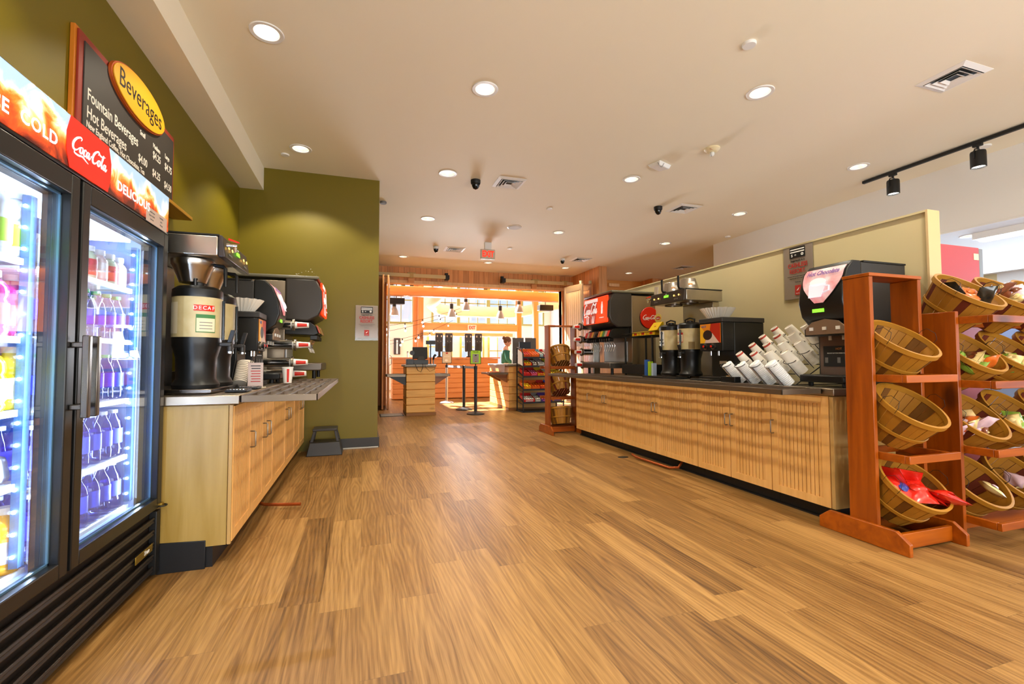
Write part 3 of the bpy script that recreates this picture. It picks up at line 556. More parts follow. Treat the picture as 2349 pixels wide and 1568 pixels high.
for yy in (Y1 - .075, 2.145, 2.035):
    s_ = MB(); cb(s_, -1.13, -1.105, yy - .016, yy + .016, .42, 1.70).build('light_strip', STRIP, CL)
    q = MB()
    n = 17
    for k in range(n): z = .46 + k * 1.2 / (n - 1); q.ball((lx(-1.118 + (0 if yy > 2.5 else 0)), ly(yy - .02 if yy != 2.145 else yy + .02), z), .0065, seg=8, rings=5)
    o = q.build('led_diodes', LED, CL); o['kind'] = 'stuff'
M = MB(); cb(M, -1.30, -1.13, Y0 + .1, Y1 - .1, 1.722, 1.738).build('top_light', mat('cooler_top_lamp', 'ffffff', .5, emit=(.75, .85, 1), es=3), CL)
for yy, sg_ in ((2.80, -1), (2.165, 1), (2.015, -1), (1.38, 1)):
    d_ = Vector((-.8, sg_ * .6, 0)); l = light('cooler_lamp_light', 'AREA', (lx(-1.068), ly(yy), 1.06), 14, (.66, .79, 1), (0, 0, 0), shape='RECTANGLE', size=1.25, size_y=.03); l.parent = CL
    l.rotation_euler = Matrix(((0, -d_.y, -d_.x), (0, d_.x, -d_.y), (1, 0, 0))).to_euler()
# wire shelves
WIRE = mat('white_coated_wire', 'f2f5fa', .35)
SHR = [1.485, 1.225, .935, .655, .40]; SHL = [1.475, 1.205, .955, .705, .40]
for (ya, yb, SH) in ((2.15, 2.83, SHR), (1.36, 2.085, SHL)):
    for z in SH:
        M = MB(); cb(M, -1.135, -1.12, ya, yb, z - .022, z); cb(M, -1.78, -1.77, ya, yb, z - .012, z)
        k = 12
        for i in range(k + 1): y = ya + (yb - ya) * i / k; cb(M, -1.78, -1.125, y - .003, y + .003, z - .012, z - .002)
        M.build('wire_shelf', WIRE, CL)
# doors
GL = glass_mat('cooler_door_glass', (.93, .97, 1), .0)
for n_, (ya, yb, hy) in enumerate(((2.105, 2.89, 2.125), (1.30, 2.085, 2.065))):
    M = MB(); fw = .05
    cb(M, -1.058, FX, ya, ya + fw, .36, 1.795); cb(M, -1.058, FX, yb - fw, yb, .36, 1.795); cb(M, -1.058, FX, ya + fw, yb - fw, 1.72, 1.795); cb(M, -1.058, FX, ya + fw, yb - fw, .36, .415)
    d = M.build('door', BLACK, CL, bevel=.004)
    MB().box(lx(-1.035), lx(-1.03), ly(ya + fw), ly(yb - fw), .415, 1.72).build('glass_pane', GL, d)
    M = MB(); e = .007
    for b in ((ya + fw, ya + fw + e, .415, 1.72), (yb - fw - e, yb - fw, .415, 1.72), (ya + fw, yb - fw, .415, .415 + e), (ya + fw, yb - fw, 1.72 - e, 1.72)): cb(M, -1.036, -1.029, *b)
    M.build('pane_edge', mat('blue_grey_pane_edge', '5d7f98', .3, .4), d)
    M = MB(); x_ = lx(FX + .045)
    M.box(x_ - .012, x_ + .012, ly(hy) - .011, ly(hy) + .011, .915, 1.215); M.box(lx(FX), x_, ly(hy) - .008, ly(hy) + .008, .945, .965); M.box(lx(FX), x_, ly(hy) - .008, ly(hy) + .008, 1.17, 1.19)
    M.build('handle', mat('satin_dark_handle', '5a544e', .25, .8), d, bevel=.004)
# header sign
M = MB(); cb(M, -1.06, FX - .004, Y0, Y1, 1.80, 2.005); M.build('sign_box', BLACK, CL, bevel=.004)
def sign_art():
    m = bpy.data.materials.new('iced_cola_sign'); m.use_nodes = True; nt = m.node_tree; L = nt.links; N = nt.nodes.new; b = nt.nodes['Principled BSDF']
    tc = N('ShaderNodeTexCoord'); sp = N('ShaderNodeSeparateXYZ'); L.new(tc.outputs['Object'], sp.inputs[0])
    n = N('ShaderNodeTexNoise'); n.inputs['Scale'].default_value = 9; n.inputs['Detail'].default_value = 5; n.inputs['Distortion'].default_value = 1.2; L.new(tc.outputs['Object'], n.inputs[0])
    a = N('ShaderNodeMath'); a.operation = 'MULTIPLY_ADD'; a.inputs[1].default_value = 5.0; a.inputs[2].default_value = -9.55; L.new(sp.outputs[2], a.inputs[0])
    c = N('ShaderNodeMath'); c.operation = 'MULTIPLY_ADD'; c.inputs[1].default_value = 1.1; L.new(n.outputs[0], c.inputs[0]); L.new(a.outputs[0], c.inputs[2])
    w_ = N('ShaderNodeTexWave'); w_.inputs['Scale'].default_value = 2.6; w_.inputs['Distortion'].default_value = 2; w_.bands_direction = 'DIAGONAL'; L.new(tc.outputs['Object'], w_.inputs[0])
    d = N('ShaderNodeMath'); d.operation = 'MULTIPLY_ADD'; d.inputs[1].default_value = .22; L.new(w_.outputs[1], d.inputs[0]); L.new(c.outputs[0], d.inputs[2])
    cr = N('ShaderNodeValToRGB'); e = cr.color_ramp.elements; e[0].position = .12; e[0].color = (*hexc('50140a'), 1); e[1].position = 1.0; e[1].color = (*hexc('a9cbe8'), 1)
    for p, h in ((.28, 'a83410'), (.42, 'e8501a'), (.56, 'f08428'), (.68, 'fbd08a'), (.78, 'e9eef2')): q = e.new(p); q.color = (*hexc(h), 1)
    L.new(d.outputs[0], cr.inputs[0]); L.new(cr.outputs[0], b.inputs['Base Color']); L.new(cr.outputs[0], b.inputs['Emission Color']); b.inputs['Emission Strength'].default_value = .55; b.inputs['Roughness'].default_value = .25
    return m
M = MB(); cb(M, FX - .006, FX - .001, Y0 + .01, Y1 - .01, 1.812, 1.998); sg = M.build('backlit_sign', sign_art(), CL)
MB().lathe([(.0001, 0), (.155, 0), (.155, .002), (.0001, .002)], seg=48).build('tmp', RED) if False else None
T = frame((lx(FX), ly(2.14), 1.905), '+x'); M = MB()
pts = [(-.128, -.094), (.128, -.094), (.150, -.03), (.150, .03), (.128, .094), (-.128, .094), (-.150, .03), (-.150, -.03)]
M.prism(pts, .0015, T); M.build('red_disc', mat('lit_red_disc', 'd81f10', .35, emit=(.9, .03, .01), es=.45), sg)
script_logo((lx(FX + .002), ly(2.14), 1.905), '+x', .24, mat('lit_white_lettering', 'ffffff', .5, emit=(1, 1, 1), es=.5), sg)
LW = MATS['lit_white_lettering']
text('ICE', .060, (lx(FX + .0012), ly(1.668), 1.866), '+x', LW, sg, 'lettering', space=1.12, bold=.0012); text('COLD', .060, (lx(FX + .0012), ly(1.852), 1.872), '+x', LW, sg, 'lettering', space=1.15, bold=.0012)
text('DELICIOUS', .058, (lx(FX + .0012), ly(2.50), 1.868), '+x', LW, sg, 'lettering', space=1.12, bold=.0012)
MB().box(lx(FX), lx(FX) + .0015, ly(2.62), ly(2.86), 1.80, 1.872).build('price_notice', mat('notice_paper', 'cdb9ae', .6), CL)
for k in range(2):
    for j in range(3): text(['Bottled water', 'Sports drinks', 'Iced tea', 'Sparkling', 'Juice', 'Energy'][k * 3 + j], .012, (lx(FX) + .0016, ly(2.68 + k * .11), 1.855 - j * .018), '+x', GREY, CL, 'notice_lettering')
# grille
M = MB(); cb(M, -1.06, -1.04, Y0, Y1, .02, .345)
for k in range(5):
    z = .055 + k * .062
    T_ = Matrix.Translation((lx(-1.03), 0, z)) @ Matrix.Rotation(R(-28), 4, 'Y'); M.box(-.028, .022, ly(Y0 + .02), ly(Y1 - .05), -.006, .006, T_); M.box(-.0, .012, ly(Y0 + .02), ly(Y1 - .05), -.02, .006, T_)
M.build('grille', mat('warm_black_grille', '241d18', .45), CL, bevel=.003)
M = MB(); cb(M, -1.04, FX - .004, Y1 - .045, Y1, .02, .345); M.build('corner_post', BLACKM, CL, bevel=.004)
MB().box(lx(FX - .005), lx(FX - .001), ly(2.62), ly(2.80), .165, .20).build('badge', mat('brass_badge', 'a88a34', .3, .7), CL, bevel=.001)
text('True', .03, (lx(FX), ly(2.73), .183), '+x', TXTW, CL, 'badge_lettering', shear=.3)
M = MB(); M.tube([(lx(FX + .004) + .022 * math.cos(a), ly(2.885) + .022 * math.sin(a), .365) for a in [2 * PI * k / 16 for k in range(16)]], .0035, 6, closed=True); M.build('key_ring', BLACKM, CL); MB().cyl((lx(FX - .01), ly(2.88), .37), (lx(FX + .012), ly(2.88), .37), .012).build('door_lock', mat('brass', 'b8923c', .3, .9), CL)
# ------------------------------------------------------------------ bottles
def bottle_mats(liq, cap, lab, clear=False):
    a = glass_mat('clear_plastic_%s' % liq, hexc(liq), .06, .08) if clear else mat('drink_%s' % liq, liq, .18, coat=.6, spec=.6)
    return a, mat('cap_%s' % cap, cap, .4), mat('label_%s' % lab, lab, .45)
def bottle_proto(name, kind, mts, r, h, lab):
    t = thing(name, lab, 'bottle', (0, 0, -50))
    if kind == 'slim': pr = [(.0001, 0), (r * .8, 0), (r, .01), (r, h * .22), (r * .93, h * .26), (r, h * .30), (r, h * .62), (r * .86, h * .74), (r * .42, h * .90), (r * .42, h * .93)]
    elif kind == 'round': pr = [(.0001, 0), (r * .85, 0), (r, .012), (r, h * .10), (r * .92, h * .13), (r, h * .17), (r, h * .52), (r * .9, h * .56), (r, h * .62), (r * .96, h * .74), (r * .7, h * .84), (r * .48, h * .87), (r * .48, h * .90)]
    else: pr = [(.0001, 0), (r * .9, 0), (r, .01), (r, h * .66), (r * .8, h * .76), (r * .62, h * .80), (r * .62, h * .84)]
    body = MB().lathe(pr, seg=16).build('bottle_body', mts[0], t, smooth=60)
    z1 = pr[-1][1]; cr = pr[-1][0] * 1.12
    MB().lathe([(cr, z1), (cr, h), (.0001, h)], seg=14).build('cap', mts[1], t)
    a, b_ = (.28, .60) if kind == 'slim' else ((.17, .50) if kind == 'round' else (.12, .60))
    MB().lathe([(r * 1.012, h * a), (r * 1.012, h * b_)], seg=16).build('label', mts[2], t)
    return t
BP = {
 'jar': bottle_proto('juice_jar', 'jar', bottle_mats('d9c4c4', 'c9ccd2', 'e4e2e4'), .036, .15, 'x'),
 'jar2': bottle_proto('juice_jar', 'jar', bottle_mats('b7c4a8', 'c9ccd2', 'b8404a'), .036, .15, 'x'),
 'water': bottle_proto('water_bottle', 'slim', bottle_mats('f0f4ff', '1f9a62', '3440e0', True), .038, .215, 'x'),
 'blue': bottle_proto('water_bottle', 'slim', bottle_mats('d2dcff', 'dfe6f8', '4658e4', True), .040, .225, 'x'),
 'white': bottle_proto('coconut_drink_bottle', 'round', bottle_mats('dfe6ee', 'eef2f6', '9ccf3a'), .047, .235, 'x'),
 'pink': bottle_proto('vitamin_drink_bottle', 'round', bottle_mats('b02a7a', 'eef2f6', 'e0645c'), .046, .215, 'x'),
 'yellow': bottle_proto('sports_drink_bottle', 'round', bottle_mats('f0e010', 'f6f6f2', 'e6e8d8'), .046, .215, 'x'),
 'orange': bottle_proto('sports_drink_bottle', 'round', bottle_mats('f0b028', 'f6f0e8', 'b8b4c0'), .046, .22, 'x'),
}
for k, t in BP.items(): KID[t.name] = [c for c in t.children] if False else kids(t)
used_b = {}
def put(kind, loc, rot, lab, group):
    p = BP[kind]
    if kind not in used_b: used_b[kind] = 1; p.location = loc; p.rotation_euler = rot; p['label'] = lab; p['group'] = group; return p
    o = p.copy(); col.objects.link(o); o.location = loc; o.rotation_euler = rot; o['label'] = lab; o['group'] = group
    for c in KID[p.name]: d = c.copy(); col.objects.link(d); d.parent = o
    return o
rows = [(SHR[0], 'jar', 'clear juice jar with pale label on the top shelf behind the right cooler door', 'jars on the top cooler shelf', .088, 2.44),
        (SHR[1], 'water', 'water bottle with green cap on the second shelf of the right cooler door', 'green capped water bottles, second shelf', .092, 2.36),
        (SHR[2], 'water', 'water bottle with green cap on the third shelf, level with the cooler handles', 'green capped water bottles, third shelf', .092, 2.36),
        (SHR[3], 'blue', 'blue-tinted water bottle with white cap on the fourth cooler shelf, right door', 'blue water bottles, fourth shelf', .096, 2.32),
        (SHR[4], 'blue', 'blue-tinted water bottle with white cap on the bottom cooler shelf, right door', 'blue water bottles, bottom shelf', .096, 2.32)]
for z, kd, lab, grp, sp_, ys in rows:
    for r_ in range(2):
        for k in range(7):
            y = 2.78 - k * sp_
            if y < 2.19: break
            kk = 'jar2' if (kd == 'jar' and k % 2) else kd
            put(kk, (-1.175 - r_ * .1, y, z + .001), (0, 0, rnd.random() * 6), ('red-labelled ' if kk == 'jar2' else '') + lab.replace('clear juice jar with pale', 'juice jar with red') if kk == 'jar2' else lab, grp + (' red' if kk == 'jar2' else ''))
rowsL = [(SHL[0], 'white', 'white bottle with lime green band on the top shelf behind the left cooler door', 'white bottles, top shelf left'), (SHL[1], 'pink', 'magenta vitamin drink with white cap on the second shelf of the left cooler door', 'magenta drinks, left cooler door'),
         (SHL[2], 'yellow', 'yellow sports drink with white cap on the middle shelf of the left cooler door', 'yellow drinks, left cooler door'), (SHL[4], 'orange', 'orange-yellow sports drink on the bottom shelf of the left cooler door', 'orange drinks, left cooler door')]
for z, kd, lab, grp in rowsL:
    for r_ in range(2):
        for k in range(4):
            y = 2.055 - k * .105
            put(kd, (-1.165 - r_ * .11, y, z + .001), (0, 0, rnd.random() * 6), lab, grp)
M = MB(); M.hexa([(-1.34, 1.70, .706), (-1.15, 1.70, .706), (-1.15, 2.07, .706), (-1.34, 2.07, .706)], [(-1.32, 1.74, .80), (-1.17, 1.74, .80), (-1.16, 2.06, .80), (-1.33, 2.06, .80)])
tag(M.build('shelf_divider', mat('milky_plastic', 'd8e4f6', .3), bevel=.02), 'empty milky plastic bottle holder on the fourth shelf of the left cooler door', 'shelf divider')
# ================================================================== chalkboard-style menu board
t = thing('menu_board', 'dark beverage price board with red frame and yellow oval on the olive wall', 'sign', (-1.44, 3.5, 2.3))
BX = 0
def arch(y0, y1, z0, z1, hump): 
    P = [(y0, z0), (y1, z0), (y1, z1 - .0)]
    P += [(y1 - .18, z1)] if False else []
    return P + [(y0, z1)]
MB().prism([(-.64, -.02), (.635, -.02), (.635, .555), (-.64, .555)], .022, frame((.001, 0, 0), '+x')).build('orange_backing', mat('orange_board_edge', 'c8741c', .5), t, bevel=.003)
MB().prism([(-.625, 0), (.62, 0), (.62, .54), (-.625, .54)], .012, frame((.023, 0, 0), '+x')).build('red_frame', mat('brick_red_frame', '8e2f20', .5), t, bevel=.003)
MB().prism([(-.585, .02), (.59, .02), (.59, .50), (-.585, .50)], .006, frame((.035, 0, 0), '+x')).build('slate_panel', mat('slate_grey_panel', '35302c', .55), t)
M = MB(); disc2(M, frame((.041, .005, .50), '+x'), 0, 0, .365, .142, .016, 48); M.build('oval_edge', mat('orange_oval_edge', 'b5521a', .5), t)
M = MB(); disc2(M, frame((.057, .005, .50), '+x'), 0, 0, .355, .133, .008, 48); ov = M.build('oval_plate', YEL, t, bevel=.003)
text('Beverages', .16, (.0655, .005, .50), '+x', TXTK, t, 'oval_lettering', sx=.92)
BXT = .0415
def bt(s_, y, z, size, al='LEFT', sx=.8): text(s_, size, (BXT, y, z), '+x', mat('board_lettering', 'e4ddd0', .5), t, 'board_lettering', al, sx=sx, bold=.0008)
bt('Fountain Beverages', -.555, .235, .092); bt('Small', .045, .318, .045); bt('Medium', .24, .318, .045); bt('Large', .44, .33, .045); bt('$4.25', .24, .255, .072); bt('$4.75', .44, .255, .072)
bt('Hot Beverages', -.555, .140, .090); bt('$4.00', .03, .145, .072); bt('$4.25', .24, .130, .072); bt('$4.50', .44, .118, .072); bt('New England Coffee, Hot Chocolate, Tea', -.555, .075, .05)
t = tag(MB().box(-1.438, -1.30, 2.9, 4.22, 2.235, 2.262).build('wall_shelf', wood('amber_shelf_wood', 'b8862a', '946414', 'y', .6, .4), bevel=.004), 'narrow amber wooden ledge under the beverage board', 'shelf')
# ================================================================== left counter run
def bead_door(parent, y0, y1, z0, z1, xf, sgn, m, hy=None, hz=None, nb=.033):
    """door on a plane x = xf whose face looks along sgn*x; coordinates in the parent's frame"""
    st = .055; M = MB(); X = lambda a, b: (min(xf - sgn * a, xf - sgn * b), max(xf - sgn * a, xf - sgn * b))
    g = .0045; y0 += g; y1 -= g
    M.box(*X(0, .02), y0, y0 + st, z0, z1); M.box(*X(0, .02), y1 - st, y1, z0, z1); M.box(*X(0, .02), y0 + st, y1 - st, z0, z0 + st); M.box(*X(0, .02), y0 + st, y1 - st, z1 - st, z1)
    n = max(2, round((y1 - y0 - 2 * st) / nb)); w_ = (y1 - y0 - 2 * st) / n
    M.mi = 1; M.box(*X(.014, .019), y0 + st, y1 - st, z0 + st, z1 - st); M.mi = 0
    for i in range(n): M.box(*X(.007, .014), y0 + st + i * w_ + .0032, y0 + st + (i + 1) * w_ - .0032, z0 + st, z1 - st)
    d = M.build('door', [m, GROOVE], parent)
    if hy is not None:
        x0 = xf; x1 = xf + sgn * .03
        MB().tube([(x0, hy, hz - .05), (x1 - sgn * .006, hy, hz - .05), (x1, hy, hz - .044), (x1, hy, hz + .044), (x1 - sgn * .006, hy, hz + .05), (x0, hy, hz + .05)], .0045, 8).build('handle', NICKEL, d)
    return d
XL = -.68
GROOVE = mat('groove_shade_wood', '8a5a28', .6)  # darker backing colour puts shade into the grooves between beads
def cabinetL(y0, y1, splits, handles, lab, side=False):
    t = thing('base_cabinet', lab, 'cabinet', (-1.05, (y0 + y1) / 2, 0)); o = (y0 + y1) / 2
    M = MB(); xx = lambda x: x + 1.05
    M.box(xx(-1.43), xx(XL - .021), y0 - o + .001, y1 - o - .001, .115, .878); M.build('carcass', MAPLED, t, bevel=.002)
    MB().box(xx(-1.43), xx(XL - .09), y0 - o + .001, y1 - o - .001, 0, .113).build('toe_kick', RUBBER, t)
    ed = [y0] + splits + [y1]
    for i in range(len(ed) - 1): bead_door(t, ed[i] - o, ed[i + 1] - o, .125, .868, xx(XL), 1, MAPLE, handles[i] - o if handles[i] else None, .62)
    if side:
        M = MB(); M.box(xx(-1.01), xx(-.705), y0 - o - .012, y0 - o, .115, .875); M.build('side_panel', wood('worn_maple_panel', 'b79a5c', '93762f', 'z', .5, .4, contrast=.8), t)
        MB().box(xx(-.700), xx(-.684), y0 - o - .012, y0 - o + .01, .115, .875).build('corner_stile', MAPLED, t)
        MB().prism([(xx(-1.02), .16), (xx(-1.02), 0), (xx(-.80), 0), (xx(-.80), .15)], .008, frame((0, y0 - o - .012, 0), '-y')).build('cove_base', RUBBER, t, bevel=.002)
    return t
CBS = [(2.925, 3.40, [], [3.33], 'maple base cabinet with one door, next to the glass cooler', True), (3.40, 4.18, [3.79], [3.72, 3.86], 'second maple base cabinet from the cooler, with a pair of doors', False), (4.18, 5.40, [4.80], [4.73, 4.87], 'third maple base cabinet of the left run, under the hot chocolate machine', False), (5.40, 6.205, [5.80], [5.74, 5.87], 'last maple base cabinet of the left run, behind the step stool', False)]
for a in CBS: cabinetL(*a)
t = thing('stainless_countertop', 'stainless steel top of the left drinks counter', 'countertop', (-1.05, 4.5, .88))
MB().box(-.39, .40, -1.60, 1.70, 0, .05).build('top_slab', STEELD, t, bevel=.004); MB().box(-.39, -.36, -1.4, 1.70, .05, .16).build('backsplash', STEELD, t, bevel=.003)
# tray slide with bars
TRAYM = mat('dark_steel_tray_rail', '766858', .36, .75)
def tray(name, x0, x1, y0, y1, z0, z1, nx, ny, lab, wall_x):
    t = thing(name, lab, 'tray rail', ((x0 + x1) / 2, (y0 + y1) / 2, z0)); cx, cy = (x0 + x1) / 2, (y0 + y1) / 2; h = z1 - z0
    M = MB(); e = .008
    M.box(x0 - cx, x1 - cx, y0 - cy, y0 - cy + e, 0, h); M.box(x0 - cx, x1 - cx, y1 - cy - e, y1 - cy, 0, h); M.box(x0 - cx, x0 - cx + e, y0 - cy, y1 - cy, 0, h); M.box(x1 - cx - e, x1 - cx, y0 - cy, y1 - cy, 0, h)
    M.build('frame', TRAYM, t, bevel=.0015)
    for i in range(1, nx): x = x0 - cx + (x1 - x0) * i / nx; MB().box(x - .004, x + .004, y0 - cy + e, y1 - cy - e, h - .022, h - .001).build('long_bar', TRAYM, t)
    for i in range(1, ny): y = y0 - cy + (y1 - y0) * i / ny; MB().box(x0 - cx + e, x1 - cx - e, y - .004, y + .004, .004, h - .005).build('cross_bar', TRAYM, t)
    for k in range(4):
        y = y0 - cy + (y1 - y0) * (k + .5) / 4; a, b_ = (x0 - cx, x1 - cx) if wall_x < x0 else (x1 - cx, x0 - cx); s_ = 1 if a < 0 else -1
        MB().hexa([(a - s_ * .012, y - .006, -.002), (a + s_ * .2, y - .006, -.002), (a + s_ * .2, y + .006, -.002), (a - s_ * .012, y + .006, -.002)][::1], [(a - s_ * .012, y - .006, .004), (a + s_ * .2, y - .006, .004), (a + s_ * .2, y + .006, .004), (a - s_ * .012, y + .006, .004)]).build('bracket', TRAYM, t)
    return t
tray('tray_slide', -.640, -.245, 2.87, 5.25, .892, .930, 5, 6, 'dark steel barred tray slide along the front of the left counter', -1)
# step stool
t = thing('step_stool', 'black plastic step stool against the olive end wall', 'step stool', (-.42, 5.98, 0))
M = MB(); M.hexa([(-.20, -.13, 0), (.20, -.13, 0), (.20, .16, 0), (-.20, .16, 0)], [(-.165, -.10, .155), (.165, -.10, .155), (.165, .145, .155), (-.165, .145, .155)]); M.build('lower_step', DGREY, t, bevel=.008)
M = MB(); 
for sx_ in (-1, 1):
    for y in (-.075, .12): M.hexa([(sx_ * .145 - .018, y - .015, .157), (sx_ * .145 + .018, y - .015, .157), (sx_ * .145 + .018, y + .015, .157), (sx_ * .145 - .018, y + .015, .157)], [(sx_ * .115 - .014, y - .012, .285), (sx_ * .115 + .014, y - .012, .285), (sx_ * .115 + .014, y + .012, .285), (sx_ * .115 - .014, y + .012, .285)])
M.build('upper_legs', DGREY, t, bevel=.004)
MB().box(-.135, .135, -.095, .14, .285, .315).build('top_step', mat('grey_black_step', '3a3733', .5), t, bevel=.006)
tag(MB().tube([(-.70, 3.92, .035), (-.60, 3.90, .03), (-.44, 3.86, .03)], .012).tube([(-.75, 3.95, .05), (-.70, 3.92, .035)], .012).build('copper_pipe', COPPER), 'short copper drain pipe poking out under the left cabinets', 'pipe')
# ================================================================== appliances (built facing -y, then turned to the aisle)
CT = .932                     # counter top height
AMB = mat('amber_pilot_light', 'ffb040', .5, emit=(1, .55, .1), es=4)
LCD = mat('green_display', '7ee020', .5, emit=(.25, .9, .05), es=1.2)
COFART = None
def art_mat(name, cols, scale=5, axis=None, es=0, dist=1.0, detail=4):
    m = bpy.data.materials.new(name); m.use_nodes = True; nt = m.node_tree; b = nt.nodes['Principled BSDF']
    tc = nt.nodes.new('ShaderNodeTexCoord'); n = nt.nodes.new('ShaderNodeTexNoise'); n.inputs['Scale'].default_value = scale; n.inputs['Detail'].default_value = detail; n.inputs['Distortion'].default_value = dist
    nt.links.new(tc.outputs['Object'], n.inputs[0]); cr = nt.nodes.new('ShaderNodeValToRGB'); e = cr.color_ramp.elements
    k = len(cols)
    for i, c in enumerate(cols):
        p = .3 + .4 * i / (k - 1)
        q = e[0] if i == 0 else (e[1] if i == k - 1 else e.new(p)); q.position = p; q.color = (*hexc(c), 1)
    nt.links.new(n.outputs[0], cr.inputs[0]); nt.links.new(cr.outputs[0], b.inputs['Base Color']); b.inputs['Roughness'].default_value = .4
    if es: nt.links.new(cr.outputs[0], b.inputs['Emission Color']); b.inputs['Emission Strength'].default_value = es
    return m
WRAP = art_mat('farm_scene_wrap', ['b9a878', 'e8dfc6', 'efe8d4', 'cbbd92'], 9, dist=.6)
DARKST = mat('dark_polished_steel', '6a625c', .22, 1)
def funnel(t, x, y, ztop, h=.135, r=.112, up=False):
    if up: pr = [(r, 0), (r * .98, .02), (r * .93, .03), (r * .70, h), (r * .62, h + .004), (.0001, h + .004)]
    else: pr = [(r, 0), (r, -.03), (r * .94, -.04), (r * .62, -h), (r * .3, -h - .004), (.0001, -h - .004)]
    f = MB().lathe(pr, (x, y, ztop), 28).build('brew_funnel', STEEL, t)
    zz = ztop + (.05 if up else -.075); s_ = 1 if up else -1
    MB().tube([(x, y - r * .85, ztop + s_ * .02), (x, y - r - .045, ztop + s_ * .025), (x, y - r - .058, ztop + s_ * .04), (x, y - r - .06, ztop + s_ * (.15))], .011, 8).build('handle', BLACK, f)
    MB().lathe([(r * .86, 0), (r * .79, .032)] if False else [(r * .885, 0), (r * .80, .034)], (x, y, ztop + (.045 if up else -.082)), 10, Matrix.Diagonal((1, 1, 1, 1)), a0=-PI * .62, a1=-PI * .38).build('funnel_label', mat('orange_black_label', 'd98a2a', .5), f) if False else None
    return f
def brewer(loc, rz, lab, funnels=True, w_=.59, d_=.50, grp=None, hd=0.0, ztop=.92):
    """twin coffee brewer; origin at the base, front at -y"""
    t = thing('coffee_brewer', lab, 'coffee brewer', loc, rz)
    h = ztop
    MB().box(-w_ / 2, w_ / 2, -d_ * .62 + .02, d_ * .38, h - .12, h).build('brew_head', STEEL, t, bevel=.008)
    MB().box(-w_ / 2 - .002, w_ / 2 + .002, -d_ * .62 + .015, d_ * .38, h, h + .008).build('top_plate', BLACKM, t)
    fp = MB().hexa([(-w_ / 2, -d_ * .62 - .02, h - .125), (w_ / 2, -d_ * .62 - .02, h - .125), (w_ / 2, -d_ * .62 + .02, h - .125), (-w_ / 2, -d_ * .62 + .02, h - .125)], [(-w_ / 2, -d_ * .62 + .0, h + .004), (w_ / 2, -d_ * .62 + .0, h + .004), (w_ / 2, -d_ * .62 + .02, h + .004), (-w_ / 2, -d_ * .62 + .02, h + .004)]).build('control_panel', mat('charcoal_control_panel', '37302e', .35), t, bevel=.006)
    yy = -d_ * .62 - .016; fr = (Vector((1, 0, 0)), Vector((0, .15, .99)))
    T = frame((0, yy, h - .06), fr); M = MB(); rect2(M, T, -.04, .04, .0, .026, .003); M.build('green_display', LCD, fp)
    for x in (-.22, -.14, .14, .22): M = MB(); disc2(M, frame((x, yy, h - .055), fr), 0, 0, .009, .009, .004, 12); M.build('pilot_light', AMB, fp)
    for x in (-.18, .18):
        for k in range(3): M = MB(); rect2(M, frame((x - .03 + k * .025, yy - .003, h - .095), fr), -.008, .008, -.006, .006, .002); M.build('touch_key', GREY, fp)
    text('coffee', .014, (0, yy + .001, h - .022), fr, TXTW, fp)
    MB().box(-w_ / 2 + .05, w_ / 2 - .05, d_ * .20, d_ * .38, .02, h - .12).build('rear_column', STEEL, t, bevel=.005)
    MB().box(-w_ / 2 + .0, w_ / 2, -d_ * .55, d_ * .38, 0, .028).build('base_tray', DARKST, t, bevel=.006)
    M = MB(); M.cyl((-w_ / 2 + .02, -d_ * .62 - .02, h - .05), (-w_ / 2 + .02, -d_ * .62 - .075, h - .05), .012); M.cyl((-w_ / 2 + .02, -d_ * .62 - .065, h - .05), (-w_ / 2 + .02, -d_ * .62 - .065, h - .09), .009); fc = M.build('hot_water_faucet', CHROME, t)
    MB().hexa([(-w_ / 2 + .010, -d_ * .62 - .085, h - .036), (-w_ / 2 + .030, -d_ * .62 - .085, h - .036), (-w_ / 2 + .030, -d_ * .62 - .03, h - .020), (-w_ / 2 + .010, -d_ * .62 - .03, h - .020)], [(-w_ / 2 + .010, -d_ * .62 - .085, h - .028), (-w_ / 2 + .030, -d_ * .62 - .085, h - .028), (-w_ / 2 + .030, -d_ * .62 - .03, h - .008), (-w_ / 2 + .010, -d_ * .62 - .03, h - .008)]).build('faucet_lever', RED, fc)
    if funnels:
        for x in (-.135, .135): funnel(t, x, -.12, h - .127)
    else:
        for x in (-.135, .135): MB().lathe([(.10, -.012), (.10, 0)], (x, -.12, h - .122), 20).build('spray_head', DARKST, t)
    return t
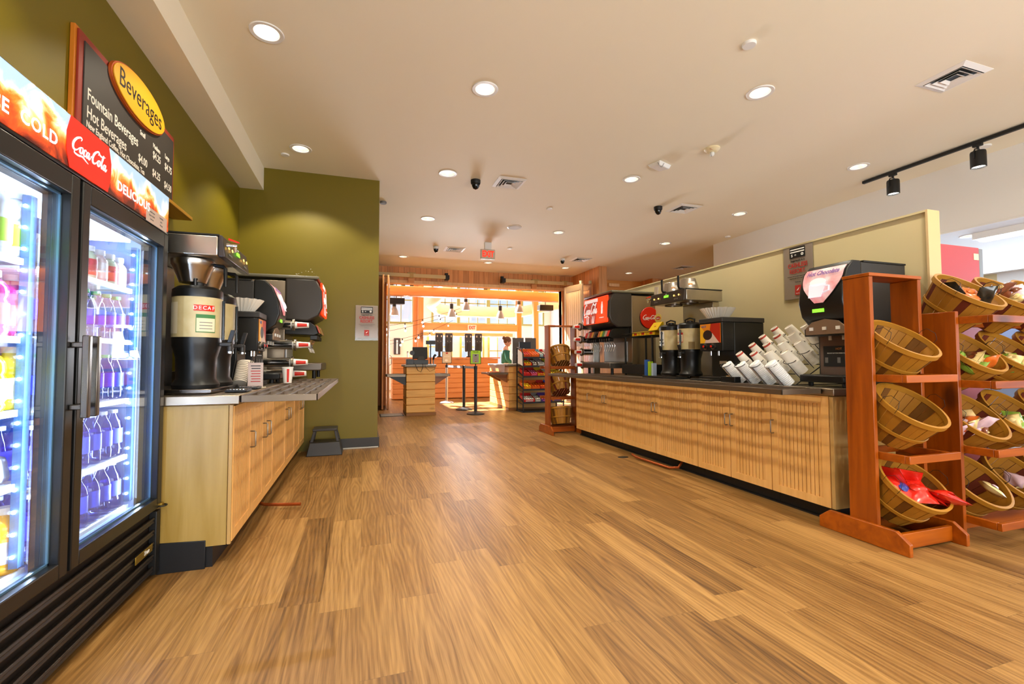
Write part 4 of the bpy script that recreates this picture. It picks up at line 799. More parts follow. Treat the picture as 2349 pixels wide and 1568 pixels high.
def airpot(loc, rz, lab, r=.125, band='c23a2a', tagtext=None, h=.62, deck='badge', card=None):
    t = thing('airpot', lab, 'coffee urn', loc, rz)
    MB().lathe([(.0001, 0), (r * .92, 0), (r * .95, .02), (r * .80, .055), (r * .82, .18), (r * .97, .25), (r * .98, h * .45), (r * .98, h * .50)], seg=32).build('lower_body', BLACK, t)
    MB().lathe([(r, h * .48), (r, h * .86)], seg=32).lathe([(r * .99, h * .485), (r * .99, h * .855)], seg=32).build('picture_band', WRAP, t)
    MB().lathe([(r * 1.01, h * .86), (r * 1.02, h * .88), (r * 1.0, h * .935), (r * .82, h * .965), (r * .55, h * .975), (.0001, h * .975)], seg=32).build('lid', BLACK, t)
    MB().tube([(-.055, 0, h * .965), (-.06, 0, h * 1.03), (0, 0, h * 1.06), (.06, 0, h * 1.03), (.055, 0, h * .965)], .009, 8).build('carry_handle', BLACK, t)
    MB().cyl((0, 0, h * .97), (0, 0, h * 1.01), .035).build('lid_knob', BLACK, t)
    M = MB(); M.box(-.018, .018, -r - .055, -r * .9, h * .40, h * .435); M.cyl((0, -r - .045, h * .43), (0, -r - .045, h * .35), .017); f = M.build('spout', CHROME if False else DGREY, t, bevel=.004)
    MB().cyl((0, -r - .045, h * .35), (0, -r - .045, h * .33), .02).build('chrome_nozzle', CHROME, f)
    MB().hexa([(-.010, -r - .055, h * .435), (.010, -r - .055, h * .435), (.010, -r - .03, h * .435), (-.010, -r - .03, h * .435)], [(-.012, -r - .075, h * .56), (.012, -r - .075, h * .56), (.012, -r - .05, h * .56), (-.012, -r - .05, h * .56)]).build('tap_lever', BLACK, f, bevel=.003)
    g = MB(); g.cyl((-.02, -r - .012, h * .46), (-.02, -r - .012, h * .84), .0085); g.build('sight_gauge', mat('gauge_glass', '20262a', .1), t)
    return t
def wrapcard(t, r, ang, z0, z1, half, m, rr=1.012, name='brand_card'):
    return MB().lathe([(r * rr, z0), (r * rr, z1)], seg=8, a0=ang - half, a1=ang + half).build(name, m, t)
# ---- left brewer and its two urns
brewer((-1.10, 3.345, CT), 90, 'twin steel coffee brewer with funnels beside the glass cooler', True, .59, .50)
BR = bpy.data.objects['coffee_brewer']
t = airpot((-.945, 3.19, CT + .029), 90, 'black decaf coffee urn with farm picture band nearest the glass cooler', .128)
# faces the camera (towards -y in the world = local -x side after the turn)
a_cam = PI   # local angle of world -y: local x axis points to +y, so world -y is angle pi
wrapcard(t, .128, a_cam + .55, .45, .485, .42, RED, 1.012, 'decaf_tag'); 
def wraptext(s_, size, r, z, a, m, t, name='lettering'):
    for i, ch in enumerate(s_):
        aa = a + (i - (len(s_) - 1) / 2) * size * .78 / r
        P = (r * math.cos(aa), r * math.sin(aa), z); text(ch, size, P, (Vector((-math.sin(aa), math.cos(aa), 0)), Vector((0, 0, 1))), m, t, name)
dt = [c for c in t.children if c.name.startswith('decaf')][0] if t.children else t
wraptext('DECAF', .030, .1305, .467, a_cam + .55, TXTW, t)
wrapcard(t, .128, a_cam + .62, .325, .43, .40, mat('green_card', '3f7a44', .6), 1.010, 'card_border'); wrapcard(t, .128, a_cam + .62, .330, .408, .375, CREAM, 1.014, 'blend_card')
wrapcard(t, .128, a_cam - .9, .318, .50, .35, mat('faint_script', 'd8cdb0', .6), 1.004, 'script_panel')
for k in range(3): wrapcard(t, .128, a_cam + .62, .345 + k * .018, .349 + k * .018, .26, GREY, 1.016, 'card_line')
MB().box(-.131 - .0, -.120, -.045, .045, .06, .15).build('bracket_plate', mat('teal_blue_reflective_plate', '2a5f86', .3, .6), t) if False else None
airpot((-.945, 3.49, CT + .029), 90, 'second black coffee urn under the left brewer, half hidden by the decaf one', .128)
# flyer between the urns and the flat drip trays
for i, (x, y, w_, l) in enumerate(((-.80, 3.20, .10, 'small black drip tray in front of the decaf urn'), (-.80, 3.50, .10, 'small black drip tray in front of the second left urn'))):
    tt = thing('drip_tray', l, 'drip tray', (x - .0, y, CT + .001)); MB().box(.02, .135, -.075, .075, 0, .014).build('tray', BLACK, tt, bevel=.004)
    M = MB()
    for k in range(6): M.box(.03 + k * .017, .036 + k * .017, -.065, .065, .014, .017)
    M.build('grate', CHROME, tt)
# ---- cappuccino machine
def cappuccino(loc, rz, lab, w_, d_, h, artname):
    t = thing('cappuccino_machine', lab, 'drink machine', loc, rz)
    MB().box(-w_ / 2, w_ / 2, -d_ / 2 + .14, d_ / 2, .02, h - .045).box(-w_ / 2, w_ / 2, -d_ / 2, -d_ / 2 + .14, h * .47, h - .045).build('body', BLACK, t, bevel=.008)
    MB().box(-w_ / 2 - .006, w_ / 2 + .006, -d_ / 2 - .006, d_ / 2 + .006, h - .045, h).build('lid', DGREY, t, bevel=.006)
    p = MB().box(-w_ / 2 + .012, w_ / 2 - .02, -d_ / 2 - .004, -d_ / 2, h * .60, h - .055).build('picture_panel', mat('orange_art_panel', 'e68a1c', .3), t)
    T = frame((-w_ / 2 + .012, -d_ / 2 - .0045, h * .60), '-y'); pw = w_ - .032; ph = h * .40 - .055
    M = MB(); M.prism([(pw * .62, 0), (pw, 0), (pw, ph), (pw * .55, ph), (pw * .50, ph * .7)], .001, T); M.build('red_swoosh', mat('flame_red_art', 'b8260e', .3), p)
    M = MB(); M.prism([(0, 0), (pw * .25, 0), (pw * .28, ph * .55), (0, ph * .9)], .0008, T); M.build('yellow_swoosh', mat('yellow_art', 'f0b820', .3), p)
    M = MB(); M.prism([(pw * .22, 0), (pw * .95, 0), (pw * .62, ph * .5), (pw * .40, ph * .4)], .0014, T); M.build('cup_picture', mat('pale_cup_art', 'd8c0b4', .3), p)
    M = MB(); disc2(M, T, pw * .38, ph * .42, pw * .23, ph * .26, .0018, 24); M.build('coffee_swirl', mat('dark_coffee_art', '2a1610', .3), p)
    text('HOT', .03, (-w_ / 2 + .012 + pw * .2, -d_ / 2 - .006, h * .60 + ph * .86), '-y', mat('blue_lettering', '2a6aa8', .5), p)
    for x in (-w_ * .22, w_ * .12):
        b_ = MB().cyl((x, -d_ / 2, h * .545), (x, -d_ / 2 - .012, h * .545), .03).build('dial_ring', NICKEL, t); MB().cyl((x, -d_ / 2 - .012, h * .545), (x, -d_ / 2 - .03, h * .545), .02).build('push_knob', BLACK, b_); MB().cyl((x, -d_ / 2 - .03, h * .545), (x, -d_ / 2 - .034, h * .545), .011).build('red_button', RED, b_)
    MB().box(-w_ / 2, w_ / 2, -d_ / 2 - .02, -d_ / 2 + .14, 0, .035).build('drip_shelf', BLACK, t, bevel=.005)
    MB().box(-.04, .05, -d_ / 2 + .136, -d_ / 2 + .14, h * .26, h * .31).build('name_plate', CREAM, t)
    MB().cyl((-w_ * .22, -d_ / 2 + .06, h * .47), (-w_ * .22, -d_ / 2 + .06, h * .40), .012).build('nozzle', CHROME, t); MB().cyl((w_ * .12, -d_ / 2 + .06, h * .47), (w_ * .12, -d_ / 2 + .06, h * .40), .012).build('nozzle', CHROME, t)
    return t
cappuccino((-.98, 4.00, CT), 90, 'black cappuccino machine with orange picture panel on the left counter', .27, .46, .56, 'a')
def filters(loc, lab, r=.105, h=.11, n=34):
    M = MB(); rr = []
    for j, (q, z, amp) in enumerate(((.52, 0, .02), (.72, h * .45, .05), (1.0, h, .06))):
        pass
    k = n * 2; vs = []
    for q, z, amp in ((0.001, .0, 0), (.52, 0, .01), (.74, h * .45, .03), (1.0, h, .045), (.97, h, .045), (.70, h * .45, .03), (.5, .02, .01), (.001, .02, 0)):
        for i in range(k): a = 2 * PI * i / k; f = r * (q + (amp if i % 2 else -amp)); vs.append((f * math.cos(a), f * math.sin(a), z + (.004 if (i % 4 == 0 and q > .9) else 0)))
    fs = [(j * k + i, j * k + (i + 1) % k, (j + 1) * k + (i + 1) % k, (j + 1) * k + i) for j in range(7) for i in range(k)]
    M.add(vs, fs); return tag(M.build('coffee_filters', mat('fluted_filter_paper', 'efe9dc', .8), loc=loc, smooth=20), lab, 'coffee filters')
filters((-.90, 4.02, CT + .561), 'stack of fluted white coffee filters on the left cappuccino machine', .15, .10)
# ---- hot chocolate machine (curved front)
def chocmachine(loc, rz, lab, w_, d_, h, side_m=DGREY):
    t = thing('hot_chocolate_machine', lab, 'drink machine', loc, rz)
    y0 = -d_ / 2
    MB().box(-w_ / 2, w_ / 2, y0 + .20, d_ / 2, .03, h - .012).build('cabinet', DGREY, t, bevel=.006)
    MB().box(-w_ / 2 - .003, w_ / 2 + .003, y0 + .22, d_ / 2 + .003, h - .012, h).build('lid', BLACKM, t)
    # front door: bulging profile in yz extruded in x
    prof = [(y0 + .20, .44), (y0 + .10, .46), (y0 + .02, .55), (y0 - .005, .66), (y0 + .0, .78), (y0 + .05, .92 * h / .9), (y0 + .14, h - .004), (y0 + .20, h)]
    prof = [(y0 + .20, h * .47), (y0 + .11, h * .49), (y0 + .03, h * .57), (y0, h * .68), (y0 + .015, h * .80), (y0 + .06, h * .93), (y0 + .12, h), (y0 + .20, h)]
    T = Matrix(((0, 0, 1, -w_ / 2), (1, 0, 0, 0), (0, 1, 0, 0), (0, 0, 0, 1)))
    MB().prism([(a, b) for a, b in prof], w_, T).build('front_door', BLACK, t, bevel=.01, seg=3)
    def ypr(z):
        z = z
        P_ = prof[1:-1]
        for i in range(len(P_) - 1):
            if P_[i][1] <= z <= P_[i + 1][1]: f = (z - P_[i][1]) / (P_[i + 1][1] - P_[i][1]); return P_[i][0] + f * (P_[i + 1][0] - P_[i][0])
        return P_[-1][0]
    # lit picture window: shield shape following the door
    def shield(z):       # half width at z
        f = (z - h * .675) / (h * .97 - h * .675); f = min(1, max(0, f)); return (w_ / 2 - .018) * min(1, .22 + math.sin(min(1, f * 1.35) * PI / 2) * .78)
    def shieldmesh(inset, off, x0=-1, x1=1, za=0, zb=1, n=14, name='picture_window', m=None, par=None, zs0=.675, zs1=.965):
        M = MB(); vs = []; N_ = n
        for i in range(N_ + 1):
            f = za + (zb - za) * i / N_; z = h * zs0 + f * h * (zs1 - zs0); hw = max(.004, shield(z) - inset); y = ypr(z) - off
            vs += [(max(-hw, x0 * w_ / 2), y, z), (min(hw, x1 * w_ / 2), y, z), (min(hw, x1 * w_ / 2), y + .004, z), (max(-hw, x0 * w_ / 2), y + .004, z)]
        fs = []
        for i in range(N_): 
            for k in range(4): fs.append((i * 4 + k, i * 4 + (k + 1) % 4, (i + 1) * 4 + (k + 1) % 4, (i + 1) * 4 + k))
        fs += [(0, 1, 2, 3), tuple(N_ * 4 + k for k in range(4))]
        M.add(vs, fs); return M.build(name, m, par or t)
    shieldmesh(-.010, .004, name='window_bezel', m=mat('gloss_black', '0a0a0a', .15))
    pw = shieldmesh(0, .008, m=art_mat('lit_cocoa_scene', ['d87a80', 'e8d0d0', 'cfd8f4', 'f0e6e4'], 5, es=.4), par=t)
    # mug picture
    zc = h * .80; M = MB(); T2 = frame((-.015, ypr(zc) - .012, zc), (Vector((1, 0, 0)), Vector((0, (ypr(h * .88) - ypr(h * .75)) / (h * .13), 1)).normalized()))
    M.prism([(-.055, -.075), (.045, -.075), (.062, .03), (-.068, .03)], .002, T2); M.build('mug_picture', mat('lit_mug', 'e8e6f6', .4, emit=(.85, .86, 1), es=.4), pw)
    M = MB(); disc2(M, T2, -.003, .045, .062, .032, .002, 20); M.build('cream_picture', mat('lit_cream', 'f4eef0', .4, emit=(1, .96, .98), es=.45), pw)
    M = MB(); M.tube([T2 @ Vector(p) for p in ((.055, .01, .002), (.09, .005, .002), (.095, -.03, .002), (.05, -.045, .002))], .006, 6); M.build('mug_handle_picture', MATS['lit_mug'], pw)
    zt = h * .925; text('Hot Chocolate', .052, (0, ypr(zt) - .013, zt), (Vector((1, 0, 0)), Vector((0, .45, .9)).normalized()), mat('plum_lettering', '9a78b8', .5), pw, 'lettering', shear=.25, sx=.78, bold=.0015)
    zd = h * .615; M = MB(); rect2(M, frame((-.02, ypr(zd) - .002, zd), '-y'), -.045, .045, -.012, .014, .004); M.build('green_display', LCD, t)
    # steel keypad arch
    T3 = frame((0, y0 + .06, h * .455), '-y'); M = MB(); M.prism([(-w_ / 2 + .015, -.03), (w_ / 2 - .015, -.03), (w_ / 2 - .015, .02), (w_ * .3, .065), (0, .085), (-w_ * .3, .065), (-w_ / 2 + .015, .02)], .012, T3); kp = M.build('keypad_plate', mat('bronze_plate', '9a8470', .35, .6), t, bevel=.003)
    for x in (-w_ * .3, 0, w_ * .3): M = MB(); rect2(M, frame((x, y0 + .047, h * .47), '-y'), -.014, .014, -.012, .012, .008); M.build('push_button', WPLAS, kp)
    MB().box(-w_ / 2, w_ / 2, y0 + .055, y0 + .2, h * .41, h * .475).build('nozzle_rail', BLACK, t, bevel=.006)
    for x in (-w_ * .3, 0, w_ * .3): MB().cyl((x, y0 + .10, h * .41), (x, y0 + .10, h * .375), .011).build('nozzle', mat('milky_nozzle', 'c8c4b8', .4), t)
    MB().box(-w_ / 2 + .02, w_ / 2, y0 + .19, y0 + .2, .08, h * .41).build('splash_panel', mat('bronze_splash', '6e5a50', .35, .5), t); lb = MB().box(-w_ / 2 + .05, w_ / 2 - .03, y0 + .184, y0 + .19, h * .16, h * .33).build('instruction_label', BLACKM, t)
    text('HOT', .022, (0, y0 + .183, h * .305), '-y', mat('orange_lettering', 'e08a2a', .5), lb); text('RELEASE BUTTON WHEN CUP IS FULL', .0105, (0, y0 + .183, h * .27), '-y', TXTW, lb)
    for x in (-w_ * .28, 0, w_ * .28): MB().box(x - .012, x + .012, y0 + .1825, y0 + .184, h * .19, h * .235).build('cup_icon', GREY, lb)
    MB().box(-w_ / 2, w_ / 2, y0 - .01, y0 + .2, .03, .085).build('drip_tray', BLACK, t, bevel=.01)
    for sx_ in (-1, 1):
        for y in (y0 + .06, d_ / 2 - .05): MB().cyl((sx_ * (w_ / 2 - .04), y, 0), (sx_ * (w_ / 2 - .04), y, .035), .018).build('foot', BLACKM, t)
    return t
chocmachine((-1.00, 4.46, CT), 90, 'black hot chocolate machine on the left counter, seen from its side', .36, .66, .87)
# ---- soda fountain
def soda(loc, rz, lab, w_, d_, h, side_disc=True, right=True):
    """origin on the counter; front (-y) carries the lit red panel above ten taps"""
    t = thing('soda_fountain', lab, 'soda fountain', loc, rz); y0 = -d_ / 2
    zt = h - .01; zb = h * .60
    M = MB(); M.box(-w_ / 2 + .01, w_ / 2 - .01, y0 + .34, d_ / 2, .10, h - .03); M.build('steel_cabinet', STEELD, t, bevel=.006)
    prof = [(y0 + .34, zb - .02), (y0 + .12, zb - .03), (y0 + .02, zb + .03), (y0 - .02, zb + .12), (y0 - .01, h - .12), (y0 + .04, h - .02), (y0 + .07, h), (y0 + .34, h)]
    T = Matrix(((0, 0, 1, -w_ / 2), (1, 0, 0, 0), (0, 1, 0, 0), (0, 0, 0, 1)))
    MB().prism(prof, w_, T).build('head_shell', mat('charcoal_shell', '35302c', .35), t, bevel=.018, seg=3)
    MB().box(-w_ / 2 - .008, w_ / 2 + .008, y0 + .02, d_ / 2 + .008, h - .004, h + .03).build('top_cap', mat('grey_olive_cap', '6e6a58', .35), t, bevel=.014, seg=3)
    # lit panel
    pz0, pz1 = zb + .045, h - .03; pw = w_ - .10
    M = MB(); M.hexa([(-pw / 2, y0 - .024, pz0), (pw / 2, y0 - .024, pz0), (pw / 2, y0, pz0), (-pw / 2, y0, pz0)], [(-pw / 2, y0 - .012, pz1), (pw / 2, y0 - .012, pz1), (pw / 2, y0 + .01, pz1), (-pw / 2, y0 + .01, pz1)])
    p = M.build('lit_panel', mat('lit_red_panel', 'e02808', .3, emit=(1, .035, .004), es=1.7), t, bevel=.012, seg=3)
    fr = (Vector((1, 0, 0)), Vector((0, .04, 1)).normalized()); T2 = frame((0, y0 - .020, (pz0 + pz1) / 2), fr); ph = pz1 - pz0
    gx = -pw * .17; gw = pw * .28
    M = MB(); M.prism([(gx - gw * .72, -ph * .5), (gx + gw * .72, -ph * .5), (gx + gw, ph * .33), (gx - gw, ph * .33)], .003, T2); g = M.build('glass_picture', art_mat('lit_cola_glass', ['5a0c04', 'a01c08', 'd83410', 'e8604a'], 14, es=.5), p)
    M = MB(); M.prism([(gx - gw * 1.03, ph * .33), (gx + gw * 1.03, ph * .33), (gx + gw * 1.0, ph * .46), (gx - gw * 1.0, ph * .46)], .0035, T2); M.build('glass_rim_picture', mat('lit_pale_rim', 'f4dcd8', .4, emit=(1, .85, .82), es=.6), g)
    for k in (-.5, -.28, .3, .5):
        M = MB(); M.prism([(gx + gw * k - .012, -ph * .48), (gx + gw * k + .012, -ph * .48), (gx + gw * k * 1.1 + .006, -ph * .2), (gx + gw * k * 1.1 - .006, -ph * .2)], .0045, T2); M.build('ice_picture', MATS['lit_pale_rim'], g)
    WL = MATS['lit_white_lettering']
    script_logo(T2 @ Vector((gx, .01, .0048)), fr, gw * 2.15, WL, p, sy=1.45)
    M = MB(); bx = pw * .30; q = [(-.014, -.10), (.014, -.10), (.016, -.04), (.012, -.02), (.016, .02), (.012, .06), (.006, .08), (.006, .11), (-.006, .11), (-.006, .08), (-.012, .06), (-.016, .02), (-.012, -.02), (-.016, -.04)]
    M.prism([(bx + a * 1.25, b * .8 + .02) for a, b in q], .005, T2); M.build('bottle_picture', WL, p); text('refreshing taste', .020, T2 @ Vector((bx, -ph * .30, .005)), fr, WL, p)
    # tap banks
    zt = zb - .055
    cols = ['c8302a', 'b8a89c', 'a83a30', 'c89a40', '3a3634', 'b06a3a', 'd8c428', '3a8a4a', 'b0aaa4', 'd8301c']
    for bnk, xc in ((0, -w_ * .27), (1, w_ * .21)):
        bw = w_ * .40
        T4 = Matrix(((0, 0, 1, xc - bw / 2), (1, 0, 0, 0), (0, 1, 0, 0), (0, 0, 0, 1)))
        b_ = MB().prism([(y0 + .34, zt - .11), (y0 + .06, zt - .12), (y0 + .02, zt - .10), (y0 + .05, zt - .02), (y0 + .10, zt + .02), (y0 + .34, zt + .03)], bw, T4).build('tap_bank', BLACK, t, bevel=.006)
        for k in range(5):
            x = xc - bw / 2 + (k + .5) * bw / 5.0
            T5 = frame((x, y0 + .024, zt - .062), (Vector((1, 0, 0)), Vector((0, .34, .94)).normalized()))
            M = MB(); rect2(M, T5, -bw * .085, bw * .085, -.034, .052, .005); fl = M.build('flavour_label', mat('flavour_%d' % (bnk * 5 + k), cols[bnk * 5 + k], .35), b_)
            M = MB(); M.box(x - .014, x + .014, y0 + .03, y0 + .10, zt - .165, zt - .12); M.build('valve', BLACK, b_, bevel=.004)
            M = MB(); M.tube([(x, y0 + .09, zt - .15), (x, y0 + .13, zt - .22), (x, y0 + .10, zt - .30)], .0035, 6); M.build('lever', CHROME, b_)
    MB().box(-w_ / 2 + .06, w_ / 2 - .12, y0 + .325, y0 + .34, .17, zt - .16).build('splash_plate', mat('bright_steel_plate', 'c2c6cd', .35, .4), t, bevel=.006)
    MB().box(-w_ / 2 - .004, w_ / 2 + .0, y0 - .02, y0 + .34, .085, .165).build('drip_tray', mat('dark_steel_tray', '6a625a', .35, .8), t, bevel=.01)
    for sx_ in (-1, 1):
        for y in (y0 + .06, d_ / 2 - .06): MB().cyl((sx_ * (w_ / 2 - .07), y, 0), (sx_ * (w_ / 2 - .07), y, .10), .020).build('leg', BLACKM, t)
    if side_disc:
        sx_ = 1 if right else -1
        MB().lathe([(.0001, 0), (.13, 0), (.148, .004), (.152, .012), (.146, .018), (.0001, .022)], (w_ / 2 - .01, y0 + .62, h * .70), 48, Matrix.Rotation(R(90), 4, 'Y')).build('red_disc', RED, t)
        script_logo((w_ / 2 - .01 + .0225, y0 + .62, h * .70), (Vector((0, 1, 0)), Vector((0, 0, 1))), .235, TXTW, t)
    return t
soda((-.86, 5.52, CT), 90, 'black soda fountain at the far end of the left counter, red panel side-on', .62, .86, 1.05, False)
# ---- cup dispensers and bits on the left counter
def cupd(loc, rz, lab, r=.034, L=.12, n=4):
    t = thing('cup_dispenser', lab, 'cup dispenser', loc, rz)
    MB().cyl((0, .22, 0), (0, 0, 0), r + .008, r + .012, 20).build('steel_tube', CHROME, t); MB().lathe([(r + .010, 0), (r + .022, .004), (r + .022, .022), (r + .010, .026)], (0, -.01, 0), 20, Matrix.Rotation(R(90), 4, 'X')).build('collar', NICKEL, t)
    for k in range(n):
        c = MB().lathe([(r * .98, 0), (r * .72, L)], (0, -.0 - k * .012, 0), 20, Matrix.Rotation(R(90), 4, 'X')).lathe([(r * .70, 0), (.0001, 0)], (0, -L - k * .012, 0), 20, Matrix.Rotation(R(90), 4, 'X')).build('paper_cup', PAPER, t)
    y = -.02 - (n - 1) * .012
    MB().lathe([(r * .955, 0), (r * .78, L * .72)], (0, y, 0), 10, Matrix.Rotation(R(90), 4, 'X'), a0=-.6, a1=.6).build('red_bottle_print', RED, t); MB().lathe([(r * .955, 0), (r * .78, L * .72)], (0, y, 0), 10, Matrix.Rotation(R(90), 4, 'X'), a0=PI - .6, a1=PI + .6).build('red_bottle_print', RED, t)
    return t
for i, (x, y, z, l) in enumerate(((-.66, 4.85, 1.46, 'top cup dispenser with red and white cup, left counter'), (-.65, 4.90, 1.27, 'second cup dispenser from the top on the left counter'), (-.66, 4.80, 1.10, 'third cup dispenser from the top on the left counter'), (-.68, 4.88, .99, 'lowest cup dispenser, just above the left counter top'))): cupd((x, y, z + .005), 90, l)
tag(MB().box(-1.05, -.90, 4.74, 5.06, CT, 1.62).build('dispenser_cabinet', STEEL, bevel=.01), 'steel cabinet holding the horizontal cup dispensers on the left counter', 'cabinet')
t = thing('soda_cup', 'white paper cup with red bottle print standing on the left counter', 'cup', (-.60, 4.25, CT)); MB().lathe([(.0001, .002), (.032, .002), (.044, .13), (.047, .133), (.044, .136)], seg=24).build('paper_body', PAPER, t)
MB().lathe([(.0335, .01), (.0440, .12)], seg=5, a0=-PI / 2 - .0, a1=-PI / 2 + .45).build('red_bottle_print', RED, t)
t = thing('condiment_rack', 'clear tiered rack of sugar and lid holders on the left counter', 'rack', (-.78, 4.62, CT)) if False else None
# lid/sleeve organizer leaning
t = thing('lid_organizer', 'black wire organizer with tilted white lid stacks on the left counter', 'organizer', (-.84, 3.72, CT + .003), 90)
for k in range(3):
    x = -.05 + k * .055; T = Matrix.Translation((x, -.02, .02)) @ Matrix.Rotation(R(38), 4, 'Y')
    M = MB()
    for j in range(12): M.lathe([(.001, 0), (.048, 0), (.048, .011), (.001, .011)], T @ Vector((0, 0, .002 + j * .0155)), 20, Matrix.Rotation(R(38), 4, 'Y'))
    M.build('lid_stack', mat('ivory_lids', 'cfc4b4', .5), t)
M = MB(); 
for k in range(4):
    x = -.10 + k * .055; M.tube([(x, -.07, .004), (x + .13, -.07, .19)], .003, 6); M.tube([(x, .03, .004), (x + .13, .03, .19)], .003, 6)
M.tube([(-.12, -.07, .004), (.20, -.07, .004), (.20, .03, .004), (-.12, .03, .004)], .003, 6, closed=True)
M.build('wire_frame', BLACKM, t)
t = thing('price_flyer', 'upright printed price card in a cream stand on the left counter', 'flyer', (-.71, 3.60, CT), 4)
MB().box(-.06, .06, -.035, .035, 0, .006).build('stand_foot', CREAM, t); MB().box(-.048, .046, -.002, .002, .006, .175).build('card', mat('pinkish_card', 'c9b4ae', .6), t)
for k in range(7): MB().box(-.03 + (k % 2) * .004, .03, -.0028, -.002, .15 - k * .018, .156 - k * .018).build('print_line', TXTK if k < 2 else TXTR, t)
tag(MB().box(-.92, -.78, 4.60, 4.74, CT, CT + .03).build('drip_pan', CHROME, bevel=.01), 'small shiny drip pan between the left machines', 'drip pan') if False else None
# poster on the olive wall
def poster(loc, rz, w_, h, lab):
    t = thing('cashless_poster', lab, 'poster', loc, rz)
    MB().box(-w_ / 2, w_ / 2, -.004, 0, 0, h).build('sheet', mat('taupe_poster_paper', 'a89a8e', .55), t); MB().box(-w_ / 2 - .006, w_ / 2 + .006, -.008, -.001, -.03, h + .004).build('clear_sleeve', glass_mat('plastic_sleeve', (.96, .96, .95), .02, .1), t)
    Z = lambda f: h * f; y = -.0085; k = w_ / .28
    T = frame((0, y + .003, 0), '-y'); M = MB(); rect2(M, frame((0, y, 0), '-y'), -.075 * k, .075 * k, Z(.76), Z(.955), .0008); c = M.build('card_icon', TXTK, t, bevel=.0)
    for z0, z1 in ((.905, .925), (.86, .88)): M = MB(); rect2(M, frame((0, y - .0008, 0), '-y'), -.068 * k, .068 * k, Z(z0), Z(z1), .0006); M.build('card_stripe', TXTW, c)
    text('$', .034 * k, (-.052 * k, y - .001, Z(.81)), '-y', TXTW, c); text('=', .034 * k, (-.018 * k, y - .001, Z(.81)), '-y', TXTW, c); text('o', .045 * k, (.048 * k, y - .001, Z(.82)), '-y', TXTW, c, bold=.002)
    text('Sugarbush is a', .024 * k, (0, y, Z(.71)), '-y', TXTK, t, bold=.0004); text('CASHLESS', .052 * k, (0, y, Z(.62)), '-y', TXTR, t, sx=.82, bold=.0012); text('RESORT.', .052 * k, (0, y, Z(.51)), '-y', TXTR, t, sx=.82, bold=.0012)
    text('Purchases may be made using a credit card,', .0115 * k, (0, y, Z(.42)), '-y', TXTK, t); text('Sugarbush gift card or season pass.', .0115 * k, (0, y, Z(.38)), '-y', TXTK, t); text('Thank you.', .013 * k, (0, y, Z(.31)), '-y', TXTK, t)
    M = MB(); rect2(M, frame((0, y, 0), '-y'), -.030 * k, .030 * k, Z(.07), Z(.25), .0008); q = M.build('red_emblem', TXTR, t); M = MB(); M.prism([(-.016 * k, Z(.15)), (.0, Z(.155)), (.016 * k, Z(.21)), (.002 * k, Z(.19))], .0006, frame((0, y - .0008, 0), '-y')); M.build('emblem_mark', TXTW, q)
    text('Sugarbush', .010 * k, (0, y - .001, Z(.10)), '-y', TXTW, q)
    return t
poster((.045, 6.228, 1.41), 0, .275, .425, 'cashless resort poster in a clear sleeve on the olive wall')
M = MB(); r2 = random.Random(3)
for k in range(22):
    x, z = -.82 + r2.gauss(.12, .10), 2.17 + r2.gauss(0, .06); s_ = r2.uniform(.002, .007); T = frame((x, 6.2285, z), '-y'); M.prism([(s_ * r2.uniform(.6, 1) * math.cos(a), s_ * r2.uniform(.4, 1) * math.sin(a)) for a in [2 * PI * q / 6 for q in range(6)]], .0008, T)
o = M.build('chipped_paint', PAPER); o['kind'] = 'stuff'; tag(o, 'small white chips in the olive paint above the soda fountain', 'paint chips')
# ================================================================== RIGHT COUNTER
XR = 3.04
def cabinetR(y0, y1, splits, handles, lab, side=False):
    o = (y0 + y1) / 2; t = thing('base_cabinet', lab, 'cabinet', (3.45, o, 0)); xx = lambda x: x - 3.45
    MB().box(xx(XR + .021), xx(3.88), y0 - o + .001, y1 - o - .001, .105, .868).build('carcass', MAPLED, t, bevel=.002)
    MB().box(xx(XR + .08), xx(3.88), y0 - o + .001, y1 - o - .001, 0, .104).build('toe_kick', RUBBER, t); MB().box(xx(XR + .06), xx(XR + .08), y0 - o + .001, y1 - o - .001, 0, .012).build('cove_lip', RUBBER, t)
    ed = [y0] + splits + [y1]
    for i in range(len(ed) - 1): bead_door(t, ed[i] - o, ed[i + 1] - o, .105, .865, xx(XR), -1, MAPLE, handles[i] - o if handles[i] else None, .60)
    return t
for a in ((2.325, 2.80, [], [2.775], 'maple base cabinet with one door, nearest the basket rack'), (2.80, 3.63, [3.22], [3.19, 3.25], 'maple base cabinet with two doors, second from the basket rack'), (3.63, 4.96, [4.29], [4.26, 4.32], 'widest maple base cabinet, in the middle of the right run'), (4.96, 5.78, [5.38], [5.35, 5.41], 'maple base cabinet with two doors under the soda fountain'), (5.78, 6.24, [], [5.83], 'far end maple base cabinet of the right run with one door')): cabinetR(*a)
tag(MB().box(XR + .0, 3.88, 2.297, 2.323, .105, .865).build('end_panel', MAPLED, bevel=.002), 'plain wooden end panel of the right counter beside the basket rack', 'panel')
t = thing('stainless_countertop', 'stainless steel top of the long right drinks counter', 'countertop', (3.45, 4.27, .87)); MB().box(-.42, .43, -1.99, 1.99, 0, .048).build('top_slab', STEELD, t, bevel=.004)
RT = .919
tray('tray_slide', 2.665, 3.024, 2.36, 6.42, .882, .918, 6, 9, 'dark steel barred tray slide along the front of the right counter', 9)
t = thing('copper_pipe', 'long copper drain pipe lying on the floor under the right cabinets', 'pipe'); MB().tube([(3.12, 3.95, .09), (3.05, 3.93, .03), (2.98, 3.98, .02), (2.93, 4.5, .03), (2.93, 4.58, .045)], .013).build('pipe', COPPER, t)
